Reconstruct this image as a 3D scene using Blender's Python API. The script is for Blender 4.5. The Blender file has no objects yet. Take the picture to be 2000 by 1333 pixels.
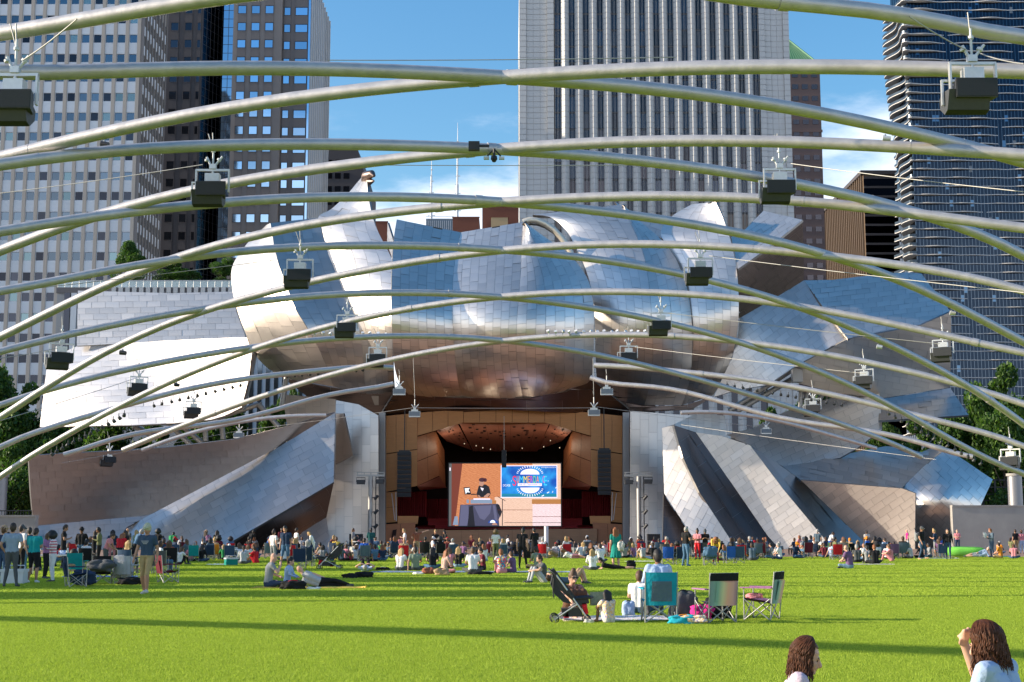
import bpy, math, random
import numpy as np
from mathutils import Vector, Matrix, Euler
random.seed(7); np.random.seed(7)
sc = bpy.context.scene
# ---------------------------------------------------------------- camera, sky, sun, exposure
F = 2700.0; CX = 1000.0; CY = 666.5; HZ = 1037.0; CAMH = 1.65
PITCH = math.atan((HZ-CY)/F)
cam_d = bpy.data.cameras.new('camera'); cam = bpy.data.objects.new('camera', cam_d)
sc.collection.objects.link(cam); sc.camera = cam
cam.location = (0, 0, CAMH); cam.rotation_euler = (math.pi/2+PITCH, 0, 0)
cam_d.sensor_width = 36; cam_d.lens = F/2000*36; cam_d.clip_start = .2; cam_d.clip_end = 9000
SUN_EL, SUN_AZ = 19.0, 2.0      # azimuth: degrees in front of due left (towards the viewer)
world = bpy.data.worlds.new('World'); sc.world = world; world.use_nodes = True
wn = world.node_tree.nodes; wl = world.node_tree.links; wn.clear()
def N(nt, t, **kw):
    n = nt.new(t)
    for k, v in kw.items(): setattr(n, k, v)
    return n
wo = N(wn, 'ShaderNodeOutputWorld'); bg = N(wn, 'ShaderNodeBackground'); bg.inputs[1].default_value = .12
sky = N(wn, 'ShaderNodeTexSky', sky_type='NISHITA', sun_disc=False)
sky.sun_elevation = math.radians(SUN_EL); sky.sun_rotation = math.radians(-90-SUN_AZ)
sky.air_density = 1.25; sky.dust_density = 1.1; sky.ozone_density = 3.0
tc = N(wn, 'ShaderNodeTexCoord'); sep = N(wn, 'ShaderNodeSeparateXYZ'); wl.new(tc.outputs['Generated'], sep.inputs[0])
mp = N(wn, 'ShaderNodeMapping'); mp.inputs['Scale'].default_value = (1, 1, 3.2); mp.inputs['Location'].default_value = (.31, .12, .4)
wl.new(tc.outputs['Generated'], mp.inputs[0])
n1 = N(wn, 'ShaderNodeTexNoise'); n1.inputs['Scale'].default_value = 5.0; n1.inputs['Detail'].default_value = 9; n1.inputs['Roughness'].default_value = .58
wl.new(mp.outputs[0], n1.inputs[0])
def wmath(op, a, b=None, c=None, clamp=False):
    m = N(wn, 'ShaderNodeMath', operation=op, use_clamp=clamp)
    for i, v in enumerate((a, b, c)):
        if v is None: continue
        if isinstance(v, (int, float)): m.inputs[i].default_value = v
        else: wl.new(v, m.inputs[i])
    return m.outputs[0]
low = wmath('MULTIPLY_ADD', sep.outputs[2], -9.0, 2.73)            # high near the horizon
cl = wmath('ADD', wmath('MULTIPLY_ADD', n1.outputs[0], 2.6, -1.45), low)
mr = N(wn, 'ShaderNodeMapRange', interpolation_type='SMOOTHSTEP'); mr.inputs[1].default_value = -.05; mr.inputs[2].default_value = .75
wl.new(cl, mr.inputs[0])
n2 = N(wn, 'ShaderNodeTexNoise'); n2.inputs['Scale'].default_value = 9; n2.inputs['Detail'].default_value = 5; wl.new(mp.outputs[0], n2.inputs[0])
cr = N(wn, 'ShaderNodeMix', data_type='RGBA'); cr.inputs[6].default_value = (5.6, 6.1, 7.0, 1); cr.inputs[7].default_value = (8.6, 8.6, 8.8, 1)
wl.new(n2.outputs[0], cr.inputs[0])
mx = N(wn, 'ShaderNodeMix', data_type='RGBA'); wl.new(wmath('MULTIPLY', mr.outputs[0], .92), mx.inputs[0]); hs_ = N(wn, 'ShaderNodeHueSaturation'); hs_.inputs['Saturation'].default_value = 1.28; hs_.inputs['Value'].default_value = 1.22; wl.new(sky.outputs[0], hs_.inputs['Color']); wl.new(hs_.outputs[0], mx.inputs[6]); wl.new(cr.outputs[2], mx.inputs[7])
wl.new(mx.outputs[2], bg.inputs[0]); wl.new(bg.outputs[0], wo.inputs[0])
sun_d = bpy.data.lights.new('sun', 'SUN'); sun = bpy.data.objects.new('sun', sun_d); sc.collection.objects.link(sun)
sun_d.energy = 5.0; sun_d.angle = math.radians(.6); sun_d.color = (1, .86, .68)
_e, _a = math.radians(SUN_EL), math.radians(SUN_AZ)
SUNV = Vector((-math.cos(_e)*math.cos(_a), -math.cos(_e)*math.sin(_a), math.sin(_e)))   # towards the sun
sun.rotation_euler = SUNV.to_track_quat('Z', 'Y').to_euler()
sc.view_settings.view_transform = 'Standard'; sc.view_settings.look = 'None'; sc.view_settings.gamma = 1
sc.view_settings.use_curve_mapping = False; sc.view_settings.exposure = .72
sc.cycles.max_bounces = 6; sc.cycles.glossy_bounces = 4; sc.cycles.transparent_max_bounces = 6; sc.cycles.caustics_reflective = False; sc.cycles.caustics_refractive = False
sc.cycles.sample_clamp_indirect = 6

# ---------------------------------------------------------------- helpers
CP, SP = math.cos(PITCH), math.sin(PITCH)
def P(x, y, D):
    """the place at distance D in front of the viewer that the photograph shows at pixel (x, y)"""
    dx, dy = (x-CX)/F, (CY-y)/F
    ry = CP-dy*SP; t = D/ry
    return Vector((dx*t, D, CAMH+(dy*CP+SP)*t))
def G(x, y):
    """the place on the ground seen at pixel (x, y)"""
    dx, dy = (x-CX)/F, (CY-y)/F
    rz = dy*CP+SP; t = -CAMH/rz
    return Vector((dx*t, (CP-dy*SP)*t, 0))
C = sc.collection
def link(o, parent=None):
    C.objects.link(o)
    if parent is not None: o.parent = parent
    return o
def tag(o, label=None, cat=None, group=None, kind=None):
    if label: o['label'] = label
    if cat: o['category'] = cat
    if group: o['group'] = group
    if kind: o['kind'] = kind
    return o
def thing(name, label, cat, loc=(0, 0, 0), rz=0, group=None):
    o = bpy.data.objects.new(name, None); o.empty_display_size = .2
    o.location = loc; o.rotation_euler = (0, 0, rz); link(o)
    return tag(o, label, cat, group)
def copy_tree(o, parent=None):
    c = o.copy(); C.objects.link(c); c.parent = parent
    for ch in list(o.children): copy_tree(ch, c)
    return c
class MB:
    def __init__(s): s.v = []; s.f = []; s.m = []; s.sm = []
    def add(s, verts, faces, mi=0, smooth=False):
        b = len(s.v); s.v.extend([tuple(p) for p in verts])
        for f in faces: s.f.append(tuple(i+b for i in f)); s.m.append(mi); s.sm.append(smooth)
    def box(s, lo, hi, mi=0, skip=''):
        x0, y0, z0 = lo; x1, y1, z1 = hi
        v = [(x0,y0,z0),(x1,y0,z0),(x1,y1,z0),(x0,y1,z0),(x0,y0,z1),(x1,y0,z1),(x1,y1,z1),(x0,y1,z1)]
        fs = {'b':(0,3,2,1),'t':(4,5,6,7),'f':(0,1,5,4),'k':(2,3,7,6),'l':(3,0,4,7),'r':(1,2,6,5)}
        s.add(v, [q for k, q in fs.items() if k not in skip], mi)
    def obox(s, c, ax, ay, az, mi=0):
        """box about c with half axes ax, ay, az"""
        c = Vector(c); ax, ay, az = Vector(ax), Vector(ay), Vector(az)
        v = [c-ax-ay-az, c+ax-ay-az, c+ax+ay-az, c-ax+ay-az, c-ax-ay+az, c+ax-ay+az, c+ax+ay+az, c-ax+ay+az]
        s.add(v, [(0,3,2,1),(4,5,6,7),(0,1,5,4),(2,3,7,6),(3,0,4,7),(1,2,6,5)], mi)
    def tube(s, pts, r, n=8, mi=0, cap=True, smooth=True):
        pts = [Vector(p) for p in pts]; m = len(pts)
        rr = r if isinstance(r, (list, tuple)) else [r]*m
        rings = []
        up = Vector((0, 0, 1))
        for i, p in enumerate(pts):
            t = (pts[min(i+1, m-1)]-pts[max(i-1, 0)])
            t = t.normalized() if t.length > 1e-9 else Vector((0, 0, 1))
            a = up if abs(t.dot(up)) < .95 else Vector((1, 0, 0))
            e1 = t.cross(a).normalized(); e2 = e1.cross(t)
            rings.append([p+(e1*math.cos(2*math.pi*k/n)+e2*math.sin(2*math.pi*k/n))*rr[i] for k in range(n)])
        v = [q for rg in rings for q in rg]
        f = [(i*n+k, i*n+(k+1) % n, (i+1)*n+(k+1) % n, (i+1)*n+k) for i in range(m-1) for k in range(n)]
        s.add(v, f, mi, smooth)
        if cap:
            s.add(rings[0], [tuple(range(n))], mi); s.add(rings[-1], [tuple(reversed(range(n)))], mi)
    def mesh(s, name, mats):
        me = bpy.data.meshes.new(name); me.from_pydata(s.v, [], s.f)
        for m in (mats if isinstance(mats, (list, tuple)) else [mats]): me.materials.append(m)
        me.polygons.foreach_set('material_index', s.m); me.polygons.foreach_set('use_smooth', s.sm)
        me.update(); return me
    def build(s, name, mats, parent=None, loc=None):
        o = bpy.data.objects.new(name, s.mesh(name, mats)); link(o, parent)
        if loc is not None: o.location = loc
        return o
def inst(name, me, parent=None, loc=None, rot=None):
    o = bpy.data.objects.new(name, me); link(o, parent)
    if loc is not None: o.location = loc
    if rot is not None: o.rotation_euler = rot
    return o
# ---------------------------------------------------------------- materials
def mat(name, col, rough=.6, metal=0, noise=0, nscale=5, bump=0, bscale=40, rand=0, emit=None, spec=None, trans=0, rrand=0, stretch=None, ndetail=6):
    """principled material; noise = colour unevenness, rand = brightness difference between objects"""
    m = bpy.data.materials.new(name); m.use_nodes = True
    nt = m.node_tree.nodes; L = m.node_tree.links; b = nt['Principled BSDF']
    c4 = (col[0], col[1], col[2], 1)
    b.inputs['Base Color'].default_value = c4; b.inputs['Roughness'].default_value = rough; b.inputs['Metallic'].default_value = metal
    if spec is not None: b.inputs['Specular IOR Level'].default_value = spec
    if trans: b.inputs['Transmission Weight'].default_value = trans
    fac = None
    co = nt.new('ShaderNodeTexCoord'); src = co.outputs['Object']
    if stretch:
        mpn = nt.new('ShaderNodeMapping'); mpn.inputs['Scale'].default_value = stretch; L.new(src, mpn.inputs[0]); src = mpn.outputs[0]
    if noise or rand:
        val = None
        if noise:
            t = nt.new('ShaderNodeTexNoise'); t.inputs['Scale'].default_value = nscale; t.inputs['Detail'].default_value = ndetail; L.new(src, t.inputs[0])
            q = nt.new('ShaderNodeMath'); q.operation = 'MULTIPLY_ADD'; L.new(t.outputs[0], q.inputs[0]); q.inputs[1].default_value = noise*2.4; q.inputs[2].default_value = 1-noise*1.2
            val = q.outputs[0]
        if rand:
            oi = nt.new('ShaderNodeObjectInfo'); q2 = nt.new('ShaderNodeMath'); q2.operation = 'MULTIPLY_ADD'
            L.new(oi.outputs['Random'], q2.inputs[0]); q2.inputs[1].default_value = rand*2; q2.inputs[2].default_value = 1-rand
            if val is None: val = q2.outputs[0]
            else:
                q3 = nt.new('ShaderNodeMath'); q3.operation = 'MULTIPLY'; L.new(val, q3.inputs[0]); L.new(q2.outputs[0], q3.inputs[1]); val = q3.outputs[0]
        vm = nt.new('ShaderNodeVectorMath'); vm.operation = 'SCALE'; vm.inputs[0].default_value = col; L.new(val, vm.inputs['Scale'])
        L.new(vm.outputs[0], b.inputs['Base Color'])
    if rrand:
        t = nt.new('ShaderNodeTexNoise'); t.inputs['Scale'].default_value = nscale; t.inputs['Detail'].default_value = 4; L.new(src, t.inputs[0])
        q = nt.new('ShaderNodeMath'); q.operation = 'MULTIPLY_ADD'; L.new(t.outputs[0], q.inputs[0]); q.inputs[1].default_value = rrand*2; q.inputs[2].default_value = rough-rrand
        L.new(q.outputs[0], b.inputs['Roughness'])
    if bump:
        t = nt.new('ShaderNodeTexNoise'); t.inputs['Scale'].default_value = bscale; t.inputs['Detail'].default_value = 5; L.new(src, t.inputs[0])
        bp = nt.new('ShaderNodeBump'); bp.inputs['Strength'].default_value = bump; bp.inputs['Distance'].default_value = .05
        L.new(t.outputs[0], bp.inputs['Height']); L.new(bp.outputs[0], b.inputs['Normal'])
    if emit:
        b.inputs['Emission Color'].default_value = (emit[0], emit[1], emit[2], 1); b.inputs['Emission Strength'].default_value = emit[3] if len(emit) > 3 else 1
    return m
M = {}
M['steel'] = mat('brushed_steel', (.78, .71, .64), .34, .88, noise=.05, nscale=.5, rand=.08, rrand=.06)
M['steel_w'] = mat('satin_steel', (.67, .61, .555), .43, .88, noise=.05, nscale=.5, rand=.08, rrand=.06)
M['steel_b'] = mat('weathered_steel', (.64, .58, .525), .40, .88, noise=.08, nscale=.35, rand=.08, rrand=.06)
M['steel_d'] = mat('shade_dark_steel', (.20, .155, .14), .42, 1, noise=.08, nscale=.4, rand=.04)  # same steel darkened: the shade of the undersides put into the colour
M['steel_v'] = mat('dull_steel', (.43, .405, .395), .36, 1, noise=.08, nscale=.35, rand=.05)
M['seam'] = mat('seam_backing_metal', (.46, .43, .40), .45, .9)  # backing metal that shows in the joints between panels
M['edge'] = mat('edge_trim_metal', (.26, .25, .24), .4, .9)
M['pipe'] = mat('galvanised_pipe', (.54, .51, .50), .46, .5, noise=.2, nscale=2.2, rrand=.12, bump=.25, bscale=3, rand=.02)
M['truss'] = mat('galvanised_tube', (.42, .41, .39), .5, .6, noise=.1, nscale=2)
M['concrete'] = mat('concrete', (.36, .34, .31), .85, noise=.18, nscale=.8, bump=.3, bscale=8)
M['black'] = mat('black_plastic', (.018, .019, .021), .5, rand=.1)
M['grille'] = mat('speaker_grille', (.028, .031, .035), .85, noise=.2, nscale=30)
M['cab'] = mat('speaker_cabinet', (.05, .052, .055), .55, noise=.15, nscale=12)
M['galv'] = mat('galvanised_bracket', (.6, .6, .58), .4, .7, noise=.1, nscale=8)
M['wire'] = mat('steel_cable', (.42, .41, .38), .5, .5)
# ---------------------------------------------------------------- ground
def ground_mat():
    m = bpy.data.materials.new('lawn_grass'); m.use_nodes = True
    nt = m.node_tree.nodes; L = m.node_tree.links; b = nt['Principled BSDF']
    co = nt.new('ShaderNodeTexCoord')
    def noise(s, d, sc_=(1, 1, 1)):
        mpn = nt.new('ShaderNodeMapping'); mpn.inputs['Scale'].default_value = sc_; L.new(co.outputs['Object'], mpn.inputs[0])
        t = nt.new('ShaderNodeTexNoise'); t.inputs['Scale'].default_value = s; t.inputs['Detail'].default_value = d; t.inputs['Roughness'].default_value = .65; L.new(mpn.outputs[0], t.inputs[0]); return t.outputs[0]
    fine = noise(38, 8); mid = noise(2.2, 5); big = noise(.22, 4)
    r = nt.new('ShaderNodeValToRGB'); e = r.color_ramp.elements
    e[0].position = .30; e[0].color = (.26, .37, .02, 1); e[1].position = .72; e[1].color = (.36, .43, .03, 1)
    L.new(fine, r.inputs[0])
    def mul(a, fac, off):
        q = nt.new('ShaderNodeMath'); q.operation = 'MULTIPLY_ADD'; L.new(a, q.inputs[0]); q.inputs[1].default_value = fac; q.inputs[2].default_value = off; return q.outputs[0]
    q = nt.new('ShaderNodeMath'); q.operation = 'MULTIPLY'; L.new(mul(mid, .5, .75), q.inputs[0]); L.new(mul(big, .55, .72), q.inputs[1])
    vm = nt.new('ShaderNodeVectorMath'); vm.operation = 'SCALE'; L.new(r.outputs[0], vm.inputs[0]); L.new(q.outputs[0], vm.inputs['Scale'])
    L.new(vm.outputs[0], b.inputs['Base Color']); b.inputs['Roughness'].default_value = .75; b.inputs['Specular IOR Level'].default_value = .15
    bp = nt.new('ShaderNodeBump'); bp.inputs['Strength'].default_value = .9; bp.inputs['Distance'].default_value = .06; L.new(fine, bp.inputs['Height']); L.new(bp.outputs[0], b.inputs['Normal'])
    return m
M['lawn'] = ground_mat()
M['plaza'] = mat('paved_ground', (.22, .2, .18), .85, noise=.15, nscale=.3)
M['seatfloor'] = mat('seating_bowl_floor', (.29, .175, .12), .8, noise=.2, nscale=.8)
def sheet(name, x0, x1, y0, y1, z, m, nx=1, ny=1):
    b = MB(); v = [(x0+(x1-x0)*i/nx, y0+(y1-y0)*j/ny, z) for j in range(ny+1) for i in range(nx+1)]
    b.add(v, [(j*(nx+1)+i, j*(nx+1)+i+1, (j+1)*(nx+1)+i+1, (j+1)*(nx+1)+i) for j in range(ny) for i in range(nx)])
    return tag(b.build(name, m), kind='structure')
sheet('ground', -2500, 2500, -300, 5000, -.03, M['plaza'], 4, 4)
sheet('lawn', -52, 52, -40, 88, 0, M['lawn'], 8, 8)
sheet('seating_bowl_floor', -46, 46, 88.2, 138, -.012, M['seatfloor'])
# blades on the lawn
def grass():
    bm_ = [mat('grass_blade_'+n, c, .6, spec=.2) for n, c in (('light', (.44, .56, .07)), ('mid', (.36, .475, .055)), ('deep', (.24, .345, .035)))]
    for m in bm_:
        nt = m.node_tree.nodes; L = m.node_tree.links; b = nt['Principled BSDF']; cc = b.inputs['Base Color'].default_value
        tr = nt.new('ShaderNodeBsdfTranslucent'); tr.inputs[0].default_value = (cc[0]*1.15, cc[1]*1.15, cc[2], 1); mxs = nt.new('ShaderNodeMixShader'); mxs.inputs[0].default_value = .42
        L.new(b.outputs[0], mxs.inputs[1]); L.new(tr.outputs[0], mxs.inputs[2]); L.new(mxs.outputs[0], nt['Material Output'].inputs[0])
    def scatter(label, y0_, y1_, wid, nb, rad, den, seed):
        protos = []
        for k in range(5):
            b = MB(); rnd = random.Random(k)
            for i in range(nb):
                a = rnd.uniform(0, 6.28); r = rad*rnd.uniform(0, 1)**.5; x, y = r*math.cos(a), r*math.sin(a)
                h = rnd.uniform(.026, .044); d = rnd.uniform(0, 6.28); w = wid; lx, ly = math.cos(d)*w, math.sin(d)*w
                t = rnd.uniform(0, 6.28); o = rnd.uniform(.005, .032); tx, ty = math.cos(t)*o, math.sin(t)*o
                b.add([(x-lx, y-ly, -.004), (x+lx, y+ly, -.004), (x+lx*.6+tx*.45, y+ly*.6+ty*.45, h*.62), (x-lx*.6+tx*.45, y-ly*.6+ty*.45, h*.62), (x+tx, y+ty, h)], [(0, 1, 2, 3), (3, 2, 4)], rnd.choice((0, 1, 1, 2)))
            protos.append(b.mesh('grass_tuft', bm_))
        rs = np.random.RandomState(seed); pts = []
        for y0 in range(y0_, y1_):
            dn = den(y0); hw = (y0+1)*.40+2.5; n = int(dn*2*hw); pts.append(np.column_stack([rs.uniform(-hw, hw, n), rs.uniform(y0, y0+1, n), np.zeros(n)]))
        pts = np.vstack(pts)
        me = bpy.data.meshes.new('grass_points'); me.vertices.add(len(pts)); me.vertices.foreach_set('co', pts.ravel()); me.update()
        o = bpy.data.objects.new('grass', me); link(o); tag(o, kind='stuff', label=label, cat='grass')
        ng = bpy.data.node_groups.new('grass_scatter', 'GeometryNodeTree')
        ng.interface.new_socket('Geometry', in_out='INPUT', socket_type='NodeSocketGeometry'); ng.interface.new_socket('Geometry', in_out='OUTPUT', socket_type='NodeSocketGeometry')
        gi = ng.nodes.new('NodeGroupInput'); go = ng.nodes.new('NodeGroupOutput')
        coll = bpy.data.collections.new('grass_tufts')
        for p in protos: coll.objects.link(bpy.data.objects.new('grass_tuft', p))
        ci = ng.nodes.new('GeometryNodeCollectionInfo'); ci.inputs['Collection'].default_value = coll; ci.inputs['Separate Children'].default_value = True
        ip = ng.nodes.new('GeometryNodeInstanceOnPoints'); ip.inputs['Pick Instance'].default_value = True
        rv = ng.nodes.new('FunctionNodeRandomValue'); rv.data_type = 'FLOAT_VECTOR'; rv.inputs[0].default_value = (-.1, -.1, 0); rv.inputs[1].default_value = (.1, .1, 6.28)
        rs_ = ng.nodes.new('FunctionNodeRandomValue'); rs_.data_type = 'FLOAT'; rs_.inputs[2].default_value = .85; rs_.inputs[3].default_value = 1.15
        ng.links.new(gi.outputs[0], ip.inputs['Points']); ng.links.new(ci.outputs[0], ip.inputs['Instance'])
        ng.links.new(rv.outputs[0], ip.inputs['Rotation']); ng.links.new(rs_.outputs[1], ip.inputs['Scale']); ng.links.new(ip.outputs[0], go.inputs[0])
        o.modifiers.new('scatter', 'NODES').node_group = ng
    scatter('short bright green lawn grass nearest the viewer', 9, 34, .0035, 24, .09, lambda y: 330 if y < 18 else 330*(18/y)**1.25, 3)
    scatter('mown lawn grass further back under the crowd', 34, 88, .010, 22, .20, lambda y: 62*(34/y)**.9, 5)
grass()

# ---------------------------------------------------------------- towers behind
M['pier_tan'] = mat('tan_concrete', (.40, .355, .305), .8, noise=.08, nscale=.2)
M['spandrel'] = mat('pale_metal_panel', (.62, .645, .67), .5, rand=.06)
M['frame_w'] = mat('pale_window_frame', (.58, .60, .62), .5)
def glass(name, col, rough=.06, rand=.25, metal=1.0):
    return mat(name, col, rough, metal, rand=rand, bump=.012, bscale=1.5)
M['glass_dk'] = glass('dark_office_glass', (.13, .17, .215), .1, .22)
M['glass_bl'] = glass('blue_mirror_glass', (.42, .60, .80), .05, .18)
M['glass_bk'] = glass('near_black_glass', (.05, .055, .07), .12, .4)
M['glass_wv'] = mat('rippled_dark_glass', (.42, .46, .45), .08, 1, bump=.25, bscale=.6)
M['brown'] = mat('brown_granite', (.13, .12, .12), .7, noise=.08, nscale=.3)
M['brown2'] = mat('light_brown_granite', (.20, .18, .17), .7, noise=.08, nscale=.3)
M['dkbrown'] = mat('dark_brown_granite', (.06, .052, .053), .7, noise=.08, nscale=.3)
def zx(x, y, D): return P(x, y, D).x
def zz(y, D, x=1000): return P(x, y, D).z
def window_mesh(w, h, fw, fm, gm, dep=.25, blind=None):
    """frame bars standing proud and a pane set back, origin at the centre of the pane's plane"""
    b = MB(); a, c = w/2, h/2
    b.box((-a, -.02, -c), (-a+fw, dep, c), 0); b.box((a-fw, -.02, -c), (a, dep, c), 0)
    b.box((-a+fw, -.02, c-fw), (a-fw, dep, c), 0); b.box((-a+fw, -.02, -c), (a-fw, dep, -c+fw), 0)
    b.add([(-a+fw, dep*.6, -c+fw), (a-fw, dep*.6, -c+fw), (a-fw, dep*.6, c-fw), (-a+fw, dep*.6, c-fw)], [(0, 1, 2, 3)], 1)
    return b.mesh('window', [fm, gm])
GL_VAR = {}
def tower_left():
    D = 280; t = thing('office_tower', 'pale office tower with tan vertical piers and small square windows at the left edge', 'building', (0, 0, 0))
    xr = zx(270, 300, D); fh = (zz(76, D)-zz(228.4, D))/4; zc = zz(114, D); cp = (zx(252, 300, D)-zx(181.3, 300, D))/3
    ztop = zz(-60, D); nfl_dn = 18; ncol = 13
    z0 = 0; xl = xr-(ncol+.6)*cp; back = D+19
    b = MB(); b.box((xl, D+.5, 0), (xr, back, ztop)); b.build('wall', M['pier_tan'], t)
    xw0 = zx(252, 300, D)
    pm = MB(); pm.box((-.35, -.3, 0), (.35, .5, ztop)); pme = pm.mesh('pier', M['pier_tan'])
    for c in range(ncol): inst('pier', pme, t, (xw0+cp*.5-c*cp, D, 0))
    cb = MB(); cb.box((xw0+cp*.5+.35, D-.2, 0), (xr, D+.5, ztop)); cb.build('corner_wall', M['brown2'], t)
    ww = cp-.72; wh = fh*.47
    metas = []
    for gm in (M['glass_dk'], M['glass_bk'], mat('teal_blind_glass', (.20, .29, .31), .2, .8, rand=.2)):
        metas.append(window_mesh(ww, wh, .13, M['frame_w'], gm))
    sb = MB(); sb.box((-ww/2, -.06, -fh*.53/2), (ww/2, .5, fh*.53/2)); sme = sb.mesh('spandrel_panel', M['spandrel'])
    rnd = random.Random(4); nw = 0
    rows = range(-3, 19)
    for r in rows:
        z = zc-r*fh
        if z < 2: break
        for c in range(ncol):
            x = xw0-c*cp
            k = rnd.random(); me = metas[2] if k < .13 and r < 14 else metas[1] if k < .35 or r > 10 else metas[0]
            o = inst('window', me, t, (x, D, z)); inst('spandrel_panel', sme, t, (x, D+.01, z-fh*.5))
    # receding east side: window strips toned pale and warm for their glints
    sd = MB(); n = 8; cw = (back-D)/n
    M['glint'] = mat('glint_toned_wavy_glass', (.55, .5, .42), .18, .9, bump=.5, bscale=.5)  # reflected glints put into the glass colour, lighter than the front panes
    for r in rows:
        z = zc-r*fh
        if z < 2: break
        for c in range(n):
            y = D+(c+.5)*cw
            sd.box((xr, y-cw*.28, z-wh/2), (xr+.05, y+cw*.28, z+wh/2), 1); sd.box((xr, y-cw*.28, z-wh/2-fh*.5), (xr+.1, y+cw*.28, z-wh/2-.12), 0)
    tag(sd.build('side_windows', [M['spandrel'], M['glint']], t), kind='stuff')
    rb = MB()
    for c in range(n+1): rb.box((xr, D+c*cw-.25, 0), (xr+.3, D+c*cw+.25, ztop))
    rb.build('side_piers', M['brown2'], t); t.children[-1]['kind'] = 'stuff'
tower_left()
def tower_brown():
    D = 330; t = thing('office_tower', 'brown granite tower with blue mirrored windows and glass corners beside the pale tower', 'building')
    zt = zz(-60, D); fh = (zz(19.1, D)-zz(85.8, D))/2; zc = zz(52.8, D)
    X = lambda x: zx(x, 250, D)
    # body volumes
    b = MB(); b.box((X(300), D, 0), (X(391), D+30, zt)); b.build('west_wall', M['dkbrown'], t)
    b = MB(); b.box((X(450), D, 0), (X(546), D+30, zt)); b.build('middle_wall', M['brown2'], t)
    b = MB(); b.box((X(546), D+1.2, 0), (X(598), D+30, zt)); b.build('east_wall', M['brown'], t)
    # angled rippled glass between the two granite parts and a blue strip
    v = [(X(391), D, 0), (X(430), D+12, 0), (X(430), D+12, zt), (X(391), D, zt)]
    b = MB(); b.add(v, [(0, 1, 2, 3)]); b.build('angled_glass_wall', M['glass_wv'], t)
    mu = MB()
    for i in range(1, 8):
        k = i/8; x = X(391)+(X(430)-X(391))*k; y = D+12*k; mu.box((x-.03, y-.1, 0), (x+.03, y-.01, zt))
    r = 0
    for i in range(-6, 46):
        z = zc-i*fh*.5
        if z < 1: break
        a, c = Vector((X(391), D-.02, z)), Vector((X(430), D+11.98, z)); mu.add([a, c, c+Vector((0, 0, .09)), a+Vector((0, 0, .09))], [(0, 1, 2, 3)])
    mu.build('mullions', M['dkbrown'], t)['kind'] = 'stuff'
    g = MB(); g.box((X(430), D+.6, 0), (X(450), D+12, zt)); g.build('corner_glass', M['glass_bl'], t)
    mu = MB()
    for x in (440,): mu.box((X(x)-.05, D+.5, 0), (X(x)+.05, D+.6, zt))
    for i in range(-6, 46):
        z = zc-i*fh*.5
        if z < 1: break
        mu.box((X(430), D+.52, z), (X(450), D+.59, z+.08))
    mu.build('mullions', M['dkbrown'], t)['kind'] = 'stuff'
    hw = fh*.5
    cols = [(335, 16, 0), (362, 15, 0), (383, 8, 0), (467, 17, 1), (494, 17, 1), (521, 17, 1), (555, 13, 2), (583, 25, 2)]
    for (cx, w, k) in cols:
        wm = X(cx+w/2)-X(cx-w/2); gm = (M['glass_bk'], M['glass_bl'], M['glass_bl'])[k]
        me = window_mesh(wm, hw, .12, M['dkbrown'], gm, .2)
        sb = MB(); sb.box((-wm/2, 0, -(fh-hw)/2), (wm/2, .2, (fh-hw)/2)); sme = sb.mesh('spandrel_panel', M['brown'] if k else M['dkbrown'])
        y = D+(1.2 if k == 2 else 0)-.22
        for i in range(-3, 24):
            z = zc-i*fh
            if z < 2: break
            if k == 0 and i > 18: break
            inst('window', me, t, (X(cx), y, z)); inst('spandrel_panel', sme, t, (X(cx), y+.05, z-fh/2))
    g = MB(); g.box((X(597), D+1, 0), (X(601), D+26, zt)); g.build('edge_glass', M['glass_bl'], t)
    b = MB(); b.box((X(598)+.01, D+2, 0), (X(601)-.02, D+36, zt)); b.build('ribbed_wall', M['glass_bk'], t)
    me = MB(); me.box((0, -.2, 0), (.3, .2, zt)); rib = me.mesh('rib', M['frame_w'])
    for i in range(11): inst('rib', rib, t, (X(601), D+2.6+i*3.3, 0))
    M['edgegrid'] = 0
tower_brown()
def box_building(name, label, x0, x1, ytop, D, m, dep=25, yb=900, windows=None, cat='building', parent=None):
    t = parent or thing(name, label, cat)
    a, c = zx(x0, ytop, D), zx(x1, ytop, D); z = zz(ytop, D)
    b = MB(); b.box((a, D, 0), (c, D+dep, z)); b.build('wall', m, t)
    return t, a, c, z
def tower_dark():
    D = 420; t = thing('office_tower', 'dark bronze tower with a chamfered top right of the ribbed tower', 'building')
    a, c, c2 = zx(600, 300, D), zx(697, 300, D), zx(716, 350, D); z1, z2 = zz(288, D), zz(352, D)
    b = MB(); v = []
    for y in (D, D+30): v += [(a, y, 0), (c2, y, 0), (c2, y, z2), (c, y, z1), (a, y, z1)]
    b.add(v, [(0, 1, 2, 3, 4), (9, 8, 7, 6, 5), (1, 6, 7, 2), (2, 7, 8, 3), (3, 8, 9, 4), (0, 4, 9, 5)]); b.build('wall', M['dkbrown'], t)
    me = MB(); me.box((-.9, -.05, -.9), (.9, .2, .9)); w = me.mesh('window', M['glass_bk'])
    for r in range(12):
        for k in range(5): inst('window', w, t, (a+1.6+k*2.7, D-.1, z1-5-r*4.2))
tower_dark()
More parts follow.
